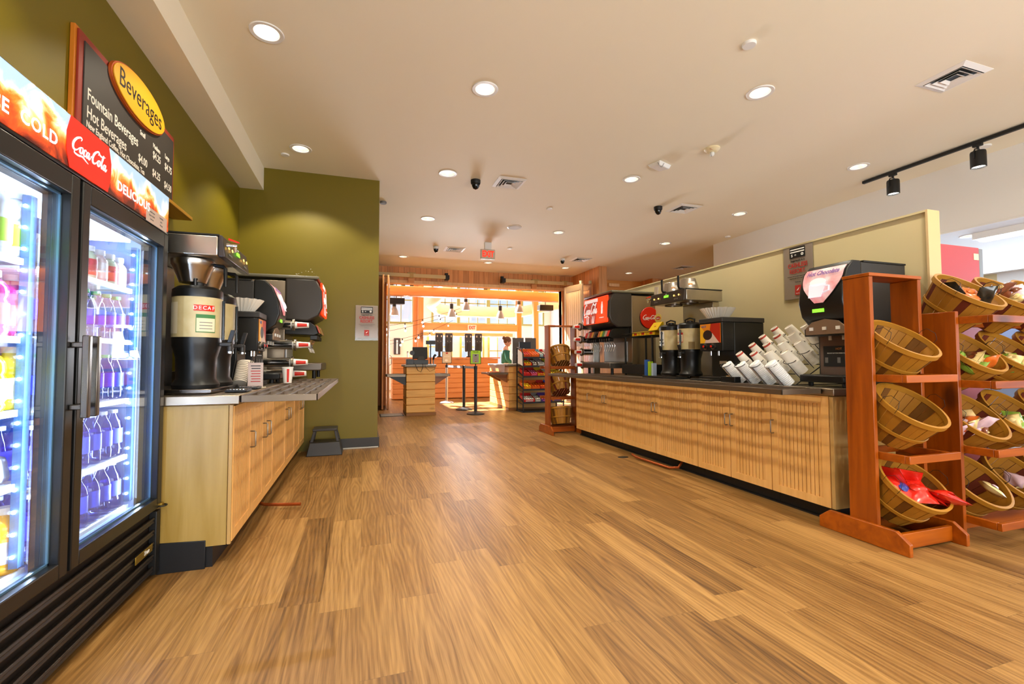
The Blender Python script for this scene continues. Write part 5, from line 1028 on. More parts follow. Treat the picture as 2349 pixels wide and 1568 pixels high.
tag(MB().lathe([(.0001, .004), (.06, .004), (.065, 0)], seg=20, sy=.7).build('drain_cover', BLACKM, loc=(2.86, 4.66, .001)), 'small dark floor drain by the end of the copper pipe', 'drain')
# soda fountain R
soda((3.58, 5.86, RT), -90, 'black soda fountain with lit red panel on the right counter', .80, .80, 1.12)
brewer((3.60, 4.385, RT), -90, 'twin coffee brewer with upturned steel funnels on top, right counter', False, .60, .50, hd=0, ztop=.965)
for y, l in ((4.24, 'upturned steel brew funnel, the nearer of two on the right brewer'), (4.53, 'upturned steel brew funnel, the farther of two on the right brewer')):
    f = thing('brew_funnel', l, 'brew funnel', (3.46, y, RT + .974), -75); r = .112
    MB().lathe([(r, 0), (r, .02), (r * .97, .028), (r * .72, .125), (r * .66, .13), (.0001, .13)], seg=32).build('steel_cone', STEEL, f)
    MB().tube([(0, -r, .012), (0, -r - .045, .012), (0, -r - .058, .03), (0, -r - .06, .15)], .012, 8).build('handle', BLACK, f)
    MB().lathe([(r * .915, .052), (r * .83, .088)], seg=10, a0=-PI * .15 - .45, a1=-PI * .15 + .35).build('label', mat('white_label', 'e8e4dc', .5), f); MB().lathe([(r * .93, .052), (r * .90, .064)], seg=10, a0=-PI * .15 - .45, a1=-PI * .15).build('label_stripe', mat('orange_label', 'e0902a', .5), f)
tt = tag(MB().box(-.002, .002, -.035, .035, 0, .09).build('tag_card', PAPER, loc=(3.315, 4.63, RT + .975)), 'small white card standing on the left corner of the right brewer', 'card'); tt.rotation_euler = (R(8), 0, 0)
# urns R
def urnR(x, y, lab, dg=0):
    t = airpot((x, y, RT + .029), -90 + dg, lab, .128, h=.585); return t
t = urnR(3.36, 4.10, 'nearer black coffee urn with red-bordered card on the right counter', 14)
for a0_, z0, z1, hf, m, rr, nm in ((-PI / 2 - .35, .355, .46, .42, mat('red_card_border', 'a8322a', .5), 1.010, 'card_border'), (-PI / 2 - .35, .362, .438, .39, CREAM, 1.014, 'blend_card')): wrapcard(t, .128, a0_, z0, z1, hf, m, rr, nm)
for k in range(3): wrapcard(t, .128, -PI / 2 - .35, .372 + k * .02, .376 + k * .02, .27, GREY, 1.016, 'card_line')
wrapcard(t, .128, -PI / 2 + .75, .284, .36, .25, mat('brown_boulder_print', '8a7448', .6), 1.006, 'boulder_print')
t = urnR(3.36, 4.42, 'farther black coffee urn wearing a white hanging note, right counter', 14)
wrapcard(t, .128, -PI / 2 - .2, .33, .49, .28, PAPER, 1.03, 'hanging_note')
for k, s_ in enumerate(('THIS', 'IS', 'PERFECT', 'TODAY')): 
    a = -PI / 2 - .2; rr = .1335; text(s_, .026 if len(s_) < 6 else .020, (rr * math.cos(a), rr * math.sin(a), .470 - k * .038), (Vector((-math.sin(a), math.cos(a), 0)), Vector((0, 0, 1))), TXTK, t, 'note_lettering', bold=.001, sx=.8)
t = thing('drip_tray', 'long black drip tray in front of the two right urns', 'drip tray', (3.15, 4.26, RT + .001)); MB().box(-.09, .06, -.30, .30, 0, .016).build('tray', BLACK, t, bevel=.004); MB().box(-.088, .058, -.298, .298, .016, .019).build('grate', DARKST, t)
cappuccino((3.44, 3.60, RT), -90, 'black cappuccino machine with orange picture panel, right counter', .30, .50, .60, 'b')
filters((3.46, 3.80, RT + .601), 'stack of fluted white coffee filters on the right cappuccino machine', .165, .12)
t = thing('drip_tray', 'small black tray in front of the right cappuccino machine', 'drip tray', (3.10, 3.60, RT + .001)); MB().box(-.05, .07, -.14, .14, 0, .016).build('tray', BLACK, t, bevel=.005); MB().box(-.045, .065, -.13, .13, .016, .019).build('grate', DARKST, t)
# tan box tray
t = thing('napkin_tray', 'low black tray holding a tan cardboard piece before the cup rack', 'tray', (3.12, 3.25, RT)); 
M = MB(); M.box(-.07, .07, -.08, .08, 0, .006); M.box(-.07, -.064, -.08, .08, .006, .05); M.box(.064, .07, -.08, .08, .006, .05); M.box(-.064, .064, -.08, -.074, .006, .05); M.box(-.064, .064, .074, .08, .006, .05); M.build('tray', BLACK, t, bevel=.004)
MB().box(-.05, .05, -.05, .04, .0, .004, Matrix.Translation((0, 0, .045)) @ Matrix.Rotation(R(14), 4, 'X')).build('cardboard', mat('kraft_card', 'b08850', .8), t)
# tea rack
t = thing('wire_rack', 'black wire rack with a yellow tea shelf between soda fountain and brewer', 'rack', (3.52, 5.08, RT))
M = MB()
for sy_ in (-.30, .30):
    M.box(-.17, -.15, sy_ - .012, sy_ + .012, 0, .50); M.box(.15, .17, sy_ - .012, sy_ + .012, 0, .50)
M.build('uprights', BLACKM, t, bevel=.003)
M = MB()
for z in (.50, .54): M.tube([(-.2, -.33, z), (.2, -.33, z), (.2, .33, z), (-.2, .33, z)], .004, 6, closed=True)
for k in range(14): y = -.33 + .66 * k / 13; M.tube([(-.2, y, .54), (-.2, y, .50), (.2, y, .50), (.2, y, .54)], .002, 5)
M.build('top_basket', BLACKM, t)
M = MB()
for k in range(8): M.tube([(.17, -.30, .10 + k * .055), (.17, -.02, .10 + k * .055)], .003, 5)
for k in range(4): M.tube([(.17, -.30 + k * .09, .06), (.17, -.30 + k * .09, .50)], .003, 5)
M.build('wire_back', BLACKM, t)
M = MB(); M.box(-.24, .0, -.27, .27, .02, .028); M.box(-.24, -.232, -.27, .27, .028, .14); M.box(-.008, 0, -.27, .27, .028, .14); M.box(-.232, -.008, -.27, -.262, .028, .14); M.box(-.232, -.008, .262, .27, .028, .14); M.build('lower_bin', BLACK, t, bevel=.005)
teab = mat('tea_box_yellow', 'f2c81c', .5)
for k in range(6):
    tt = thing('tea_box', 'yellow tea box lying in the top basket of the wire rack', 'tea box', (3.44 + (k % 2) * .10, 4.86 + (k // 2) * .17, RT + .504), 0, 'yellow tea boxes'); MB().box(-.042, .042, -.075, .075, 0, .055).build('carton', teab, tt, bevel=.003); MB().box(-.043, .0, -.03, .03, .015, .042).build('red_print', RED, tt)
tt = thing('tea_display', 'yellow tea display card with round red-lettered logo above the wire rack', 'display card', (3.40, 4.80, RT + .562))
MB().hexa([(-.02, -.09, 0), (.08, -.09, 0), (.08, .09, 0), (-.02, .09, 0)], [(.06, -.085, .10), (.08, -.085, .10), (.08, .085, .10), (.06, .085, .10)]).build('card_front', teab, tt)
M = MB(); T = frame((.066, 0, .15), (Vector((0, -1, 0)), Vector((0, 0, 1)))); disc2(M, T, 0, 0, .065, .058, .004, 28); M.build('round_logo', mat('pale_yellow', 'f4e27a', .5), tt); M = MB(); disc2(M, frame((.0615, 0, .15), (Vector((0, -1, 0)), Vector((0, 0, 1)))), 0, 0, .050, .022, .0015, 20); M.build('red_oval', RED, tt); text('Lipton', .026, (.059, 0, .15), '-x', TXTW, tt, bold=.0006)
text('tea', .03, (.018, 0, .05), (Vector((0, -1, 0)), Vector((.55, 0, .83))), RED, tt)
for i, (y, m, l) in enumerate(((4.70, mat('blue_box', '2a5aa8', .5), 'blue tea carton standing behind the far urn'), (4.66, mat('lime_box', 'a8c81c', .5), 'lime green packet standing behind the far urn'), (4.62, mat('white_blue_box', 'b8c4d8', .5), 'pale blue packet beside the far urn'))):
    tag(MB().box(3.20 + i * .02, 3.25 + i * .02, y - .018, y + .018, RT + .0005, RT + .20 - i * .02).build('tea_carton', m, bevel=.002), l, 'carton')
# cup dispensers left of the soda fountain R
for i, (x, y, z, l) in enumerate(((3.185, 6.34, 1.625, 'black-mouthed cup dispenser beside the top of the right soda fountain'), (3.195, 6.34, 1.43, 'red cup dispenser level with the soda taps, right counter'), (3.21, 6.34, 1.24, 'chrome-collared cup dispenser with white cup beside the splash plate'), (3.22, 6.34, 1.045, 'lowest cup dispenser beside the drip tray of the soda fountain'))): cupd((x, y, z), -90, l, .038, .11, 3)
tag(MB().box(3.36, 3.48, 6.29, 6.40, .12, 1.72).build('dispenser_cabinet', STEEL, bevel=.01), 'steel column holding the horizontal cup dispensers at the far end of the right counter', 'cabinet')
# ---- cup and lid organizer
org = thing('cup_organizer', 'black wire organizer of tilted cup and lid sleeves on the right counter', 'organizer', (3.35, 2.93, RT))
cupm = mat('white_cup_paper', 'f1ece2', .5); lidm = mat('white_lid_plastic', 'eceef2', .35)
def sleeve(kind, P, r, n, lab, grp, tilt=36):
    """tilted towards the aisle (-x) and slightly towards the camera"""
    d = Vector((-.56, .28, .78)).normalized(); Q = d.to_track_quat('Z', 'Y')
    t = thing(kind, lab, 'cups' if kind == 'cup_stack' else 'lids', P, 0, grp); t.rotation_mode = 'QUATERNION'; t.rotation_quaternion = Q
    if kind == 'cup_stack':
        for k in range(n): M = MB(); z = k * .013; M.lathe([(r, z + .10), (r * 1.05, z + .102), (r * 1.05, z + .108), (r, z + .11), (r * .97, z + .105)] if False else [(r * .80, z), (r * .99, z + .105), (r * 1.05, z + .107), (r * 1.05, z + .113), (r * .96, z + .112), (r * .78, z + .01)], seg=20).build('paper_cup', cupm, t)
        z = (n - 1) * .013
        M = MB().lathe([(r * .0001, z + .03), (r * .8, z + .03)], seg=16).build('cup_bottom', cupm, t)
    else:
        for k in range(n): z = k * .0125; MB().lathe([(.0001, z), (r, z), (r * 1.03, z + .004), (r * 1.0, z + .010), (r * .86, z + .016), (.0001, z + .016)], seg=22).build('lid', lidm, t)
    return t
def invcup(P, r, n, lab, grp, red=False):
    d = Vector((-.56, .28, .78)).normalized()
    t = thing('cup_stack', lab, 'cups', P, 0, grp); t.rotation_mode = 'QUATERNION'; t.rotation_quaternion = d.to_track_quat('Z', 'Y')
    for k in range(n):
        z = k * .012; M = MB().lathe([(r * 1.03, z), (r * 1.03, z + .006), (r, z + .008), (r * .78, z + .112), (r * .74, z + .112), (r * .73, z + .104), (.0001, z + .104)], seg=22); M.build('paper_cup', cupm, t)
    if red: z = (n - 1) * .012; MB().lathe([(r * .830, z + .090), (r * .795, z + .105)], seg=22).build('red_band', mat('cup_red_band', 'b5402c', .5), t)
    return t
ri = 0
def PX(u, v, w_): return (3.16 + v * .145, 3.20 - u * .155, RT + .004 + v * .078 + w_)
LN = [('leftmost', 'second', 'third', 'rightmost')]
names = ['leftmost', 'second from the left', 'third from the left', 'nearest the hot chocolate machine']
for u in range(4):
    sleeve('lid_stack', PX(u, 0, .0), .046 if u < 3 else .049, 16 + (u > 1), 'front row stack of white lids, %s' % names[u], 'lid stacks in the cup organizer')
for v in range(1, 5):
    for u in range(4):
        red = (u + v * .6) < 3.1 and not (u >= 2 and v < 3)
        if v == 4 and u == 3: red = False
        rn = ['front', 'second', 'third', 'fourth', 'back'][v]
        invcup(PX(u - (0 if v < 3 else .15), v, .015), 0.040 if red else .046, 9, '%s row stack of %s paper cups, %s' % (rn, 'red-banded white' if red else 'plain white', names[u]), 'cup stacks in the cup organizer', red)
M = MB(); d = Vector((-.56, .28, .78)).normalized()
for v in range(5):
    for u in range(4):
        P = Vector(PX(u, v, 0)) - Vector((3.35, 2.93, RT)); L_ = .20 if v == 0 else .14
        for off in (Vector((0, .052, 0)), Vector((-.046, -.02, -.03))): M.tube([P + off, P + off + d * L_], .0028, 5)
        rg = [P + d * L_ + Vector((0, .050 * math.cos(a), 0)) + Vector((-.8, 0, -.55)).normalized() * .048 * max(-.2, math.sin(a)) for a in [PI * 2 * q / 14 for q in range(14)]]; M.tube(rg, .0028, 5, closed=True)
for v in range(5):
    P0 = Vector(PX(-.4, v, 0)) - Vector((3.35, 2.93, RT)); P1 = Vector(PX(3.4, v, 0)) - Vector((3.35, 2.93, RT)); M.tube([P0, P1], .004, 6)
for u in (-.4, 3.4):
    P0 = Vector(PX(u, 0, 0)) - Vector((3.35, 2.93, RT)); P1 = Vector(PX(u, 4, 0)) - Vector((3.35, 2.93, RT)); M.tube([P0, P1], .004, 6); M.tube([P1, (P1.x, P1.y, .003)], .004, 6); M.tube([(P0.x, P0.y, .004), (P1.x, P1.y, .004)], .004, 6)
M.build('wire_frame', BLACKM, org)
tag(MB().box(3.10, 3.30, 2.42, 2.60, RT + .001, RT + .006).build('cream_mat', mat('cream_yellow_mat', 'e4d49a', .6), bevel=.001), 'flat cream mat under the right hot chocolate machine front', 'mat') if False else None
chocmachine((3.52, 2.49, RT), -90, 'black hot chocolate machine with lit mug picture beside the basket rack', .34, .66, .91)
poster((3.893, 3.235, 1.69), -90, .30, .51, 'cashless resort poster on the tan partition above the cups')
# ================================================================== baskets and racks
def basket_proto(name, c1, c2, lab, r1=.215, r0=.145, h=.285):
    t = thing(name, lab, 'basket', (0, 0, -60))
    A = mat('basket_stave_' + c1, c1, .55, noise=.12, nscale=14); B = mat('basket_stave_' + c2, c2, .55, noise=.15, nscale=14)
    hoop = mat('basket_hoop_wood', 'a3701b', .5, noise=.1, nscale=18)
    M = MB(); n = 26; prof = [(r0, .004), (r0 + (r1 - r0) * .55, h * .45), (r1, h)]
    for k in range(n):
        a0, a1 = 2 * PI * (k + .03) / n, 2 * PI * (k + .97) / n; M.mi = 1 if (k * 7) % 5 == 0 else 0
        ro = 0 if k % 2 else .002
        vs = []
        for r, z in prof:
            for a in (a0, (a0 + a1) / 2, a1): vs += [((r + ro) * math.cos(a), (r + ro) * math.sin(a), z), ((r + ro - .003) * math.cos(a), (r + ro - .003) * math.sin(a), z)]
        fs = []
        for j in range(2):
            for i in range(2):
                b = j * 6 + i * 2; fs += [(b, b + 2, b + 8, b + 6), (b + 1, b + 7, b + 9, b + 3)]
            b = j * 6; fs += [(b, b + 6, b + 7, b + 1), (b + 4, b + 5, b + 11, b + 10)]
        fs += [(12, 14, 15, 13), (14, 16, 17, 15)]; M.add(vs, fs)
    M.build('staves', [A, B], t)
    M = MB(); 
    for k in range(7): x = -r0 + .01 + k * (2 * r0 - .02) / 6; L_ = math.sqrt(max(.0004, r0 * r0 - x * x)) - .003; M.box(x - .017, x + .017, -L_, L_, .001, .006)
    M.build('slatted_bottom', B, t)
    MB().lathe([(r1 + .002, h - .030), (r1 + .008, h - .028), (r1 + .009, h + .003), (r1 + .001, h + .004), (r1 - .008, h + .003), (r1 - .010, h - .028), (r1 - .004, h - .03)], seg=40).build('rim_hoop', hoop, t)
    q = h * .42; rq = r0 + (r1 - r0) * .52; MB().lathe([(rq, q - .012), (rq + .008, q - .010), (rq + .012, q + .012), (rq + .006, q + .014)], seg=40).build('middle_hoop', hoop, t)
    for s_ in (-1, 1):
        M = MB(); a = 0 if s_ > 0 else PI
        M.tube([(s_ * (r1 + .010), -.055, h - .015), (s_ * (r1 + .016), -.055, h + .03), (s_ * (r1 + .004), -.03, h + .062), (s_ * (r1 + .004), .03, h + .062), (s_ * (r1 + .016), .055, h + .03), (s_ * (r1 + .010), .055, h - .015)], .0016, 6); M.build('wire_handle', BLACKM, t)
    return t
BK = basket_proto('bushel_basket', 'a06c18', '68400b', 'x'); BK2 = basket_proto('bushel_basket', '9c6818', '5e1f06', 'x')
for b_ in (BK, BK2): KID[b_.name] = kids(b_)
first = {}
def place_basket(C, tilt, lab, grp, kind=1, face=-1, sc_=.905):
    """C = centre of the rim; opening leans by tilt degrees towards -y (face -1) or +y"""
    p = BK if kind == 1 else BK2; rx = R(tilt) * (1 if face < 0 else -1)
    ax = Vector((0, -math.sin(rx), math.cos(rx))); loc = Vector(C) - ax * .285 * sc_
    o = p if kind not in first else dup(p, loc)
    first[kind] = 1; o.location = loc; o.rotation_mode = 'XYZ'; o.rotation_euler = (rx, 0, 0); o.scale = (sc_,) * 3; o['label'] = lab; o['group'] = grp
    return o
def rack(loc, w_, h, nb, lab, face=-1, zs=(.98, .51), top=True, foot=True, bw=.165, wide=False):
    """front towards -y (or +y when face=+1); origin at the floor, middle of the boards"""
    t = thing('basket_rack', lab, 'rack', loc, 0 if face < 0 else 180)
    xs = (-w_ / 2, w_ / 2 - .035) if nb == 1 else None
    z0 = .10 if foot else 0
    for x in (-w_ / 2, w_ / 2 - .030): MB().box(x, x + .030, -bw / 2, bw / 2, z0, h - (.022 if top else 0)).build('side_board', RACK, t, bevel=.003)
    if top: MB().box(-w_ / 2 - .004, w_ / 2 + .004, -bw / 2 - .004, bw / 2 + .004, h - .021, h).build('top_board', RACKH, t, bevel=.003)
    for z in zs:
        for x in (-w_ / 2 + .0355, w_ / 2 - .0605): MB().box(x, x + .025, -bw / 2 - .14, bw / 2, z, z + .045).build('shelf_arm', RACKH, t, bevel=.002)
        MB().box(-w_ / 2 + .0355, w_ / 2 + (.02 if not wide else 0), -bw / 2 - .165, -bw / 2 - .1405, z, z + .045).build('front_rail', RACKH, t, bevel=.003)
        MB().box(-w_ / 2 + .061, w_ / 2 - .061, bw / 2 - .04, bw / 2 - .015, z + .0, z + .045).build('back_rail', RACKH, t, bevel=.002)
    if foot:
        for x in (-w_ / 2 - .028, w_ / 2 + .0):
            T = Matrix(((0, 0, 1, x), (1, 0, 0, 0), (0, 1, 0, 0), (0, 0, 0, 1)))
            MB().prism([(-.27, 0), (.27, 0), (.27, .07), (.20, .125), (-.20, .125), (-.27, .07)], .028, T).build('foot', RACKH, t, bevel=.004)
        MB().box(-w_ / 2, w_ / 2, -.20, -.175, .01, .10).build('base_rail', RACKH, t, bevel=.003)
        MB().box(-w_ / 2 + .036, w_ / 2 - .036, .05, .075, .02, .10).build('base_rail', RACKH, t, bevel=.003)
    return t
rack((3.20, 2.067, 0), .47, 1.655, 1, 'tall narrow orange-stained basket rack at the near end of the right counter')
place_basket((3.20, 1.95, 1.25), 38, 'empty wooden bushel basket, top of the near narrow rack', 'baskets on the near rack'); place_basket((3.20, 1.92, .84), 38, 'nearly empty bushel basket, middle of the near narrow rack', 'baskets on the near rack'); place_basket((3.20, 1.92, .37), 40, 'bushel basket of red chip bags, bottom of the near narrow rack', 'baskets on the near rack')
def bag(P, rot, s, m, lab, cat='snack bag', grp=None, m2=None):
    t = thing('snack_bag', lab, cat, P, 0, grp); t.rotation_euler = rot
    nx, ny = 8, 10; vs = []; fs = []
    for sd in (1, -1):
        for i in range(nx + 1):
            for j in range(ny + 1):
                u, v = i / nx, j / ny; b_ = (math.sin(PI * u) ** .5) * (math.sin(PI * v) ** .6); wv = .006 * math.sin(9 * u + 5 * v * sd + s * 40) * b_
                vs.append(((u - .5) * s * .72, (v - .5) * s, sd * (b_ * s * .16 + .001) + wv))
        o = 0 if sd == 1 else (nx + 1) * (ny + 1)
        for i in range(nx):
            for j in range(ny): q = o + i * (ny + 1) + j; fs.append((q, q + ny + 1, q + ny + 2, q + 1))
    M = MB(); M.add(vs, fs); M.build('pouch', m, t, smooth=80)
    M = MB(); T = Matrix.Translation((0, 0, s * .145)); M.lathe([(.0001, .012), (s * .16, .010), (s * .24, .0)], seg=16, T=T, sy=.7).build('printed_patch', m2 or TXTW, t, smooth=60)
    return t
bluep = mat('navy_print', '2a3a90', .3, coat=.4); redbag = mat('glossy_red_bag', 'd42416', .22, coat=.7, noise=.2, nscale=9)
for k, (x, y, z, rx, rz, m2) in enumerate(((3.10, 1.94, .33, .75, .3, bluep), (3.18, 1.90, .325, .55, -.5, redbag), (3.26, 1.90, .30, .6, .8, redbag), (3.24, 1.99, .37, .8, 2.2, bluep), (3.14, 2.0, .38, .9, 1.6, TXTW), (3.30, 1.82, .30, .35, 1.1, redbag))):
    bag((x, y, z), (rx, .1 * (k % 3 - 1), rz), .19, redbag, ['red chip bag with navy label at the left of the bottom basket', 'red chip bag on top of the pile in the bottom basket', 'red chip bag in the middle of the pile, bottom basket', 'red chip bag with navy label at the back of the bottom basket', 'red chip bag with white label at the back left of the bottom basket', 'red chip bag whose corner sticks out over the bottom basket rim'][k], m2=m2)
# wide low rack beside it
WX0, WX1 = 3.555, 4.95
t = rack(((WX0 + WX1) / 2, 1.97, 0), WX1 - WX0, 1.42, 3, 'wide orange-stained rack of tilted candy baskets at the right edge', zs=(1.34, .94, .53, .10), top=False, foot=False, wide=True, bw=.195)
MB().box(-.695, .695, .02, .06, 0, .09).build('base_board', RACKH, t)
gname = 'baskets on the wide rack'
cells = [(1.58, 40, 'top'), (1.18, 44, 'second'), (.755, 44, 'third'), (.33, 45, 'bottom')]
posn = ['left', 'middle', 'right']
for zc, tl, rn in cells:
    for k in range(3): place_basket((3.84 + k * .43, 1.94, zc), tl, 'bushel basket with dark red staves, %s row %s place on the wide rack' % (rn, posn[k]), gname, 2, -1, .925)
MB().box(.0, .08, -.2645, -.2635, 1.342, 1.382).build('price_tag', PAPER, t)
cm = {'kraft': mat('cream_wrapper', 'e0c88a', .3, coat=.5, noise=.35, nscale=22), 'brown': mat('brown_wrapper', '7a3e22', .25, coat=.5, noise=.4, nscale=20), 'orange': mat('orange_wrapper', 'd86a22', .3, coat=.5, noise=.3, nscale=20), 'black': mat('dark_wrapper', '20221e', .25, coat=.6), 'pink': mat('pink_white_wrapper', 'e6c8d4', .25, coat=.5, noise=.25, nscale=16), 'green': mat('green_wrapper', '7a9a34', .3, coat=.5, noise=.3, nscale=18)}
items = [((3.82, 1.93, 1.55), 'orange', 'orange'), ((3.76, 1.98, 1.58), 'black', 'black'), ((3.86, 1.87, 1.53), 'black', 'orange'), ((4.22, 1.95, 1.60), 'brown', 'kraft'), ((4.30, 1.92, 1.58), 'pink', 'brown'),
         ((3.74, 1.96, 1.14), 'kraft', 'green'), ((3.82, 1.93, 1.12), 'brown', 'kraft'), ((3.88, 1.88, 1.09), 'orange', 'kraft'), ((3.78, 1.90, 1.11), 'kraft', 'brown'), ((4.22, 1.93, 1.11), 'green', 'kraft'), ((4.30, 1.95, 1.12), 'kraft', 'green'),
         ((3.78, 1.95, .73), 'kraft', 'brown'), ((3.84, 1.90, .70), 'pink', 'brown'), ((3.72, 1.93, .70), 'orange', 'pink'), ((4.24, 1.93, .70), 'green', 'kraft'), ((3.86, 1.88, .28), 'kraft', 'pink'), ((4.20, 1.93, .30), 'pink', 'pink'), ((4.28, 1.90, .29), 'kraft', 'pink')]
seen_l = {}
for k, (P, a, b_) in enumerate(items):
    row = 'top' if P[2] > 1.4 else ('second' if P[2] > 1 else ('third' if P[2] > .5 else 'bottom')); wh = 'left' if P[0] < 4 else 'middle'
    col_n = {'kraft': 'cream', 'brown': 'brown', 'orange': 'orange', 'black': 'dark', 'pink': 'pink and white', 'green': 'green'}
    lab = '%s wrapped sweet with %s patch in the %s row %s basket' % (col_n[a], col_n[b_], row, wh)
    bag(P, (.7 + .1 * (k % 3), .15 * ((k % 4) - 1.5), k * 1.3), .14, cm[a], lab, 'candy bag', m2=cm[b_])
keys = list(cm)
for (bx, by, bz, rn, wh, pal) in ((3.80, 1.93, 1.09, 'second', 'left', 'kbg'), (4.24, 1.93, 1.09, 'second', 'middle', 'gk'), (3.80, 1.93, .685, 'third', 'left', 'kpb'), (4.24, 1.93, .685, 'third', 'middle', 'gk'), (4.24, 1.93, 1.53, 'top', 'middle', 'bk')):
    for k in range(6):
        a = {'k': 'kraft', 'b': 'brown', 'g': 'green', 'p': 'pink'}[pal[k % len(pal)]]
        bag((bx + rnd.uniform(-.12, .12), by + rnd.uniform(-.04, .03), bz + rnd.uniform(-.03, .02)), (rnd.uniform(.4, 1), rnd.uniform(-.4, .4), rnd.uniform(0, 6)), .11, cm[a], 'small %s sweet packet deep in the pile of the %s row %s basket' % (col_n[a], rn, wh), 'candy bag', 'packets in the %s row %s basket' % (rn, wh), m2=cm['kraft'])
# far rack, turned away
rack((2.935, 6.56, 0), .47, 1.655, 1, 'narrow basket rack turned away at the far end of the right counter', face=1)
place_basket((2.935, 6.68, 1.25), 36, 'bushel basket turned away, top of the far narrow rack', 'baskets on the far rack', 1, 1); place_basket((2.935, 6.69, .82), 36, 'bushel basket turned away, middle of the far narrow rack', 'baskets on the far rack', 2, 1); place_basket((2.935, 6.63, .37), 14, 'bushel basket standing nearly upright, bottom of the far narrow rack', 'baskets on the far rack', 1, 1)
# red cooler beyond the partition
t = thing('red_cooler', 'tall red-sided cooler standing beyond the partition end', 'cooler', (4.33, 2.58, 0))
MB().box(-.31, .32, -.30, .35, .05, 2.0).build('cabinet', mat('faded_red_panel', 'b5434a', .35, noise=.06, nscale=3), t, bevel=.004); MB().box(-.325, -.3105, -.33, .35, .0, 2.0).box(-.3105, -.285, -.345, -.3005, 0, 2.0).build('back_edge', BLACKM, t); MB().box(.3205, .37, -.30, .35, .10, 1.995).build('glass_door_frame', mat('grey_door_frame', '8b9096', .35, .4), t, bevel=.006)
MB().box(.25, .31, -.302, -.3005, 1.90, 1.95).build('data_plate', CREAM, t); M = MB(); disc2(M, frame((.02, -.3005, 1.62), '-y'), 0, 0, .085, .07, .002, 28); M.build('round_sticker', mat('pale_sticker', 'c9a8a0', .5), t); MB().box(-.3, .3, -.28, .33, 0, .05).build('base', BLACKM, t)
t = thing('tube_light', 'bright white tube light fixture in the aisle behind the red cooler', 'ceiling light', (7.3, 2.0, 2.6)); MB().box(-.08, .08, -1.6, 1.6, 0, .079).build('housing', WPLAS, t); MB().box(-.06, .06, -1.55, 1.55, -.03, 0).build('tube', mat('tube_glow', 'ffffff', .5, emit=(.9, .95, 1), es=5), t)
# open blue-lit merchandiser further right
t = thing('open_merchandiser', 'blue-lit open refrigerated case far to the right behind the baskets', 'cooler', (7.4, 3.4, 0)); MB().box(-.4, .5, -1.2, 1.2, 0, .5).box(.38, .5, -1.2, 1.2, .5, 1.9).box(-.3, .5, -1.2, 1.2, 1.9, 2.0).box(-.4, .5, -1.25, -1.2, 0, 2.0).box(-.4, .5, 1.2, 1.25, 0, 2.0).build('case', mat('white_blue_case', 'b9c9e6', .4), t, bevel=.01)
for z in (.9, 1.3): MB().box(-.1, .38, -1.18, 1.18, z, z + .02).build('shelf', WPLAS, t)
MB().box(-.28, -.22, -1.15, 1.15, 1.87, 1.899).build('case_lamp', mat('blue_white_lamp', 'ffffff', .5, emit=(.5, .68, 1), es=8), t)
# ================================================================== checkout area between counters and hall
LOG = wood('log_siding', 'efb867', 'd69b4d', 'x', .7, .5, knots=2.6)
t = thing('register_stand', 'square log-sided register stand left of the barrier posts', 'counter', (1.14, 9.86, 0))
logs(MB(), -.30, .28, -.40, .35, .06, .99, 6).build('log_siding', LOG, t, bevel=.008); MB().box(-.30, .30, -.42, .37, 0, .06).build('base', wood('dark_base_board', '9a6428', '7a4a1a', 'x', .6, .5), t, bevel=.004)
MB().box(-.34, .30, -.44, .38, .99, 1.035).build('stone_top', mat('grey_laminate_top', '8a8274', .4, noise=.1, nscale=40), t, bevel=.006)
def side_tray(t, s_, z, L, y0=-.35, y1=.30, x0=.28):
    M = MB(); xa = x0 if s_ > 0 else -x0; xb = xa + s_ * L; lo, hi = min(xa, xb), max(xa, xb)
    M.box(lo, hi, y0, y0 + .01, z, z + .045); M.box(lo, hi, y1 - .01, y1, z, z + .045); M.box(lo, lo + .01, y0, y1, z, z + .045); M.box(hi - .01, hi, y0, y1, z, z + .045)
    q = M.build('side_tray_rail', TRAYM, t)
    for k in range(1, 5): y = y0 + (y1 - y0) * k / 5; MB().box(lo + .01, hi - .01, y - .004, y + .004, z + .02, z + .04).build('tray_bar', TRAYM, q)
    for y in (y0 + .04, y1 - .05):
        MB().hexa([(xa, y, z - .17), (xa + s_ * .03, y, z - .17), (xa + s_ * .03, y + .012, z - .17), (xa, y + .012, z - .17)][::(1 if s_ > 0 else -1)], [(xa, y, z - .002), (xa + s_ * L * .9, y, z - .002), (xa + s_ * L * .9, y + .012, z - .002), (xa, y + .012, z - .002)][::(1 if s_ > 0 else -1)]).build('tray_bracket', DGREY if s_ < 0 else wood('bracket_wood', '9a6030', '7a4620', 'x'), q)
side_tray(t, 1, .79, .32); side_tray(t, -1, .79, .38, x0=.30)
RTZ = 1.036
t = thing('cash_register', 'black point-of-sale monitor seen from behind on the register stand', 'register', (1.13, 9.72, RTZ))
MB().box(-.13, .17, -.10, .18, .0, .095).build('base_box', BLACK, t, bevel=.006); MB().hexa([(-.05, -.06, .095), (.12, -.06, .095), (.12, .06, .095), (-.05, .06, .095)], [(-.01, -.01, .17), (.08, -.01, .17), (.08, .04, .17), (-.01, .04, .17)]).build('monitor_foot', DGREY, t)
MB().box(-.14, .17, .0, .045, .12, .37, Matrix.Rotation(R(-8), 4, 'X')).build('monitor', BLACK, t, bevel=.01); MB().lathe([(.0001, 0), (.05, 0), (.05, .02), (.0001, .02)], (-.15, .03, .24), 20, Matrix.Rotation(R(90), 4, 'X')).build('card_reader', BLACK, t)
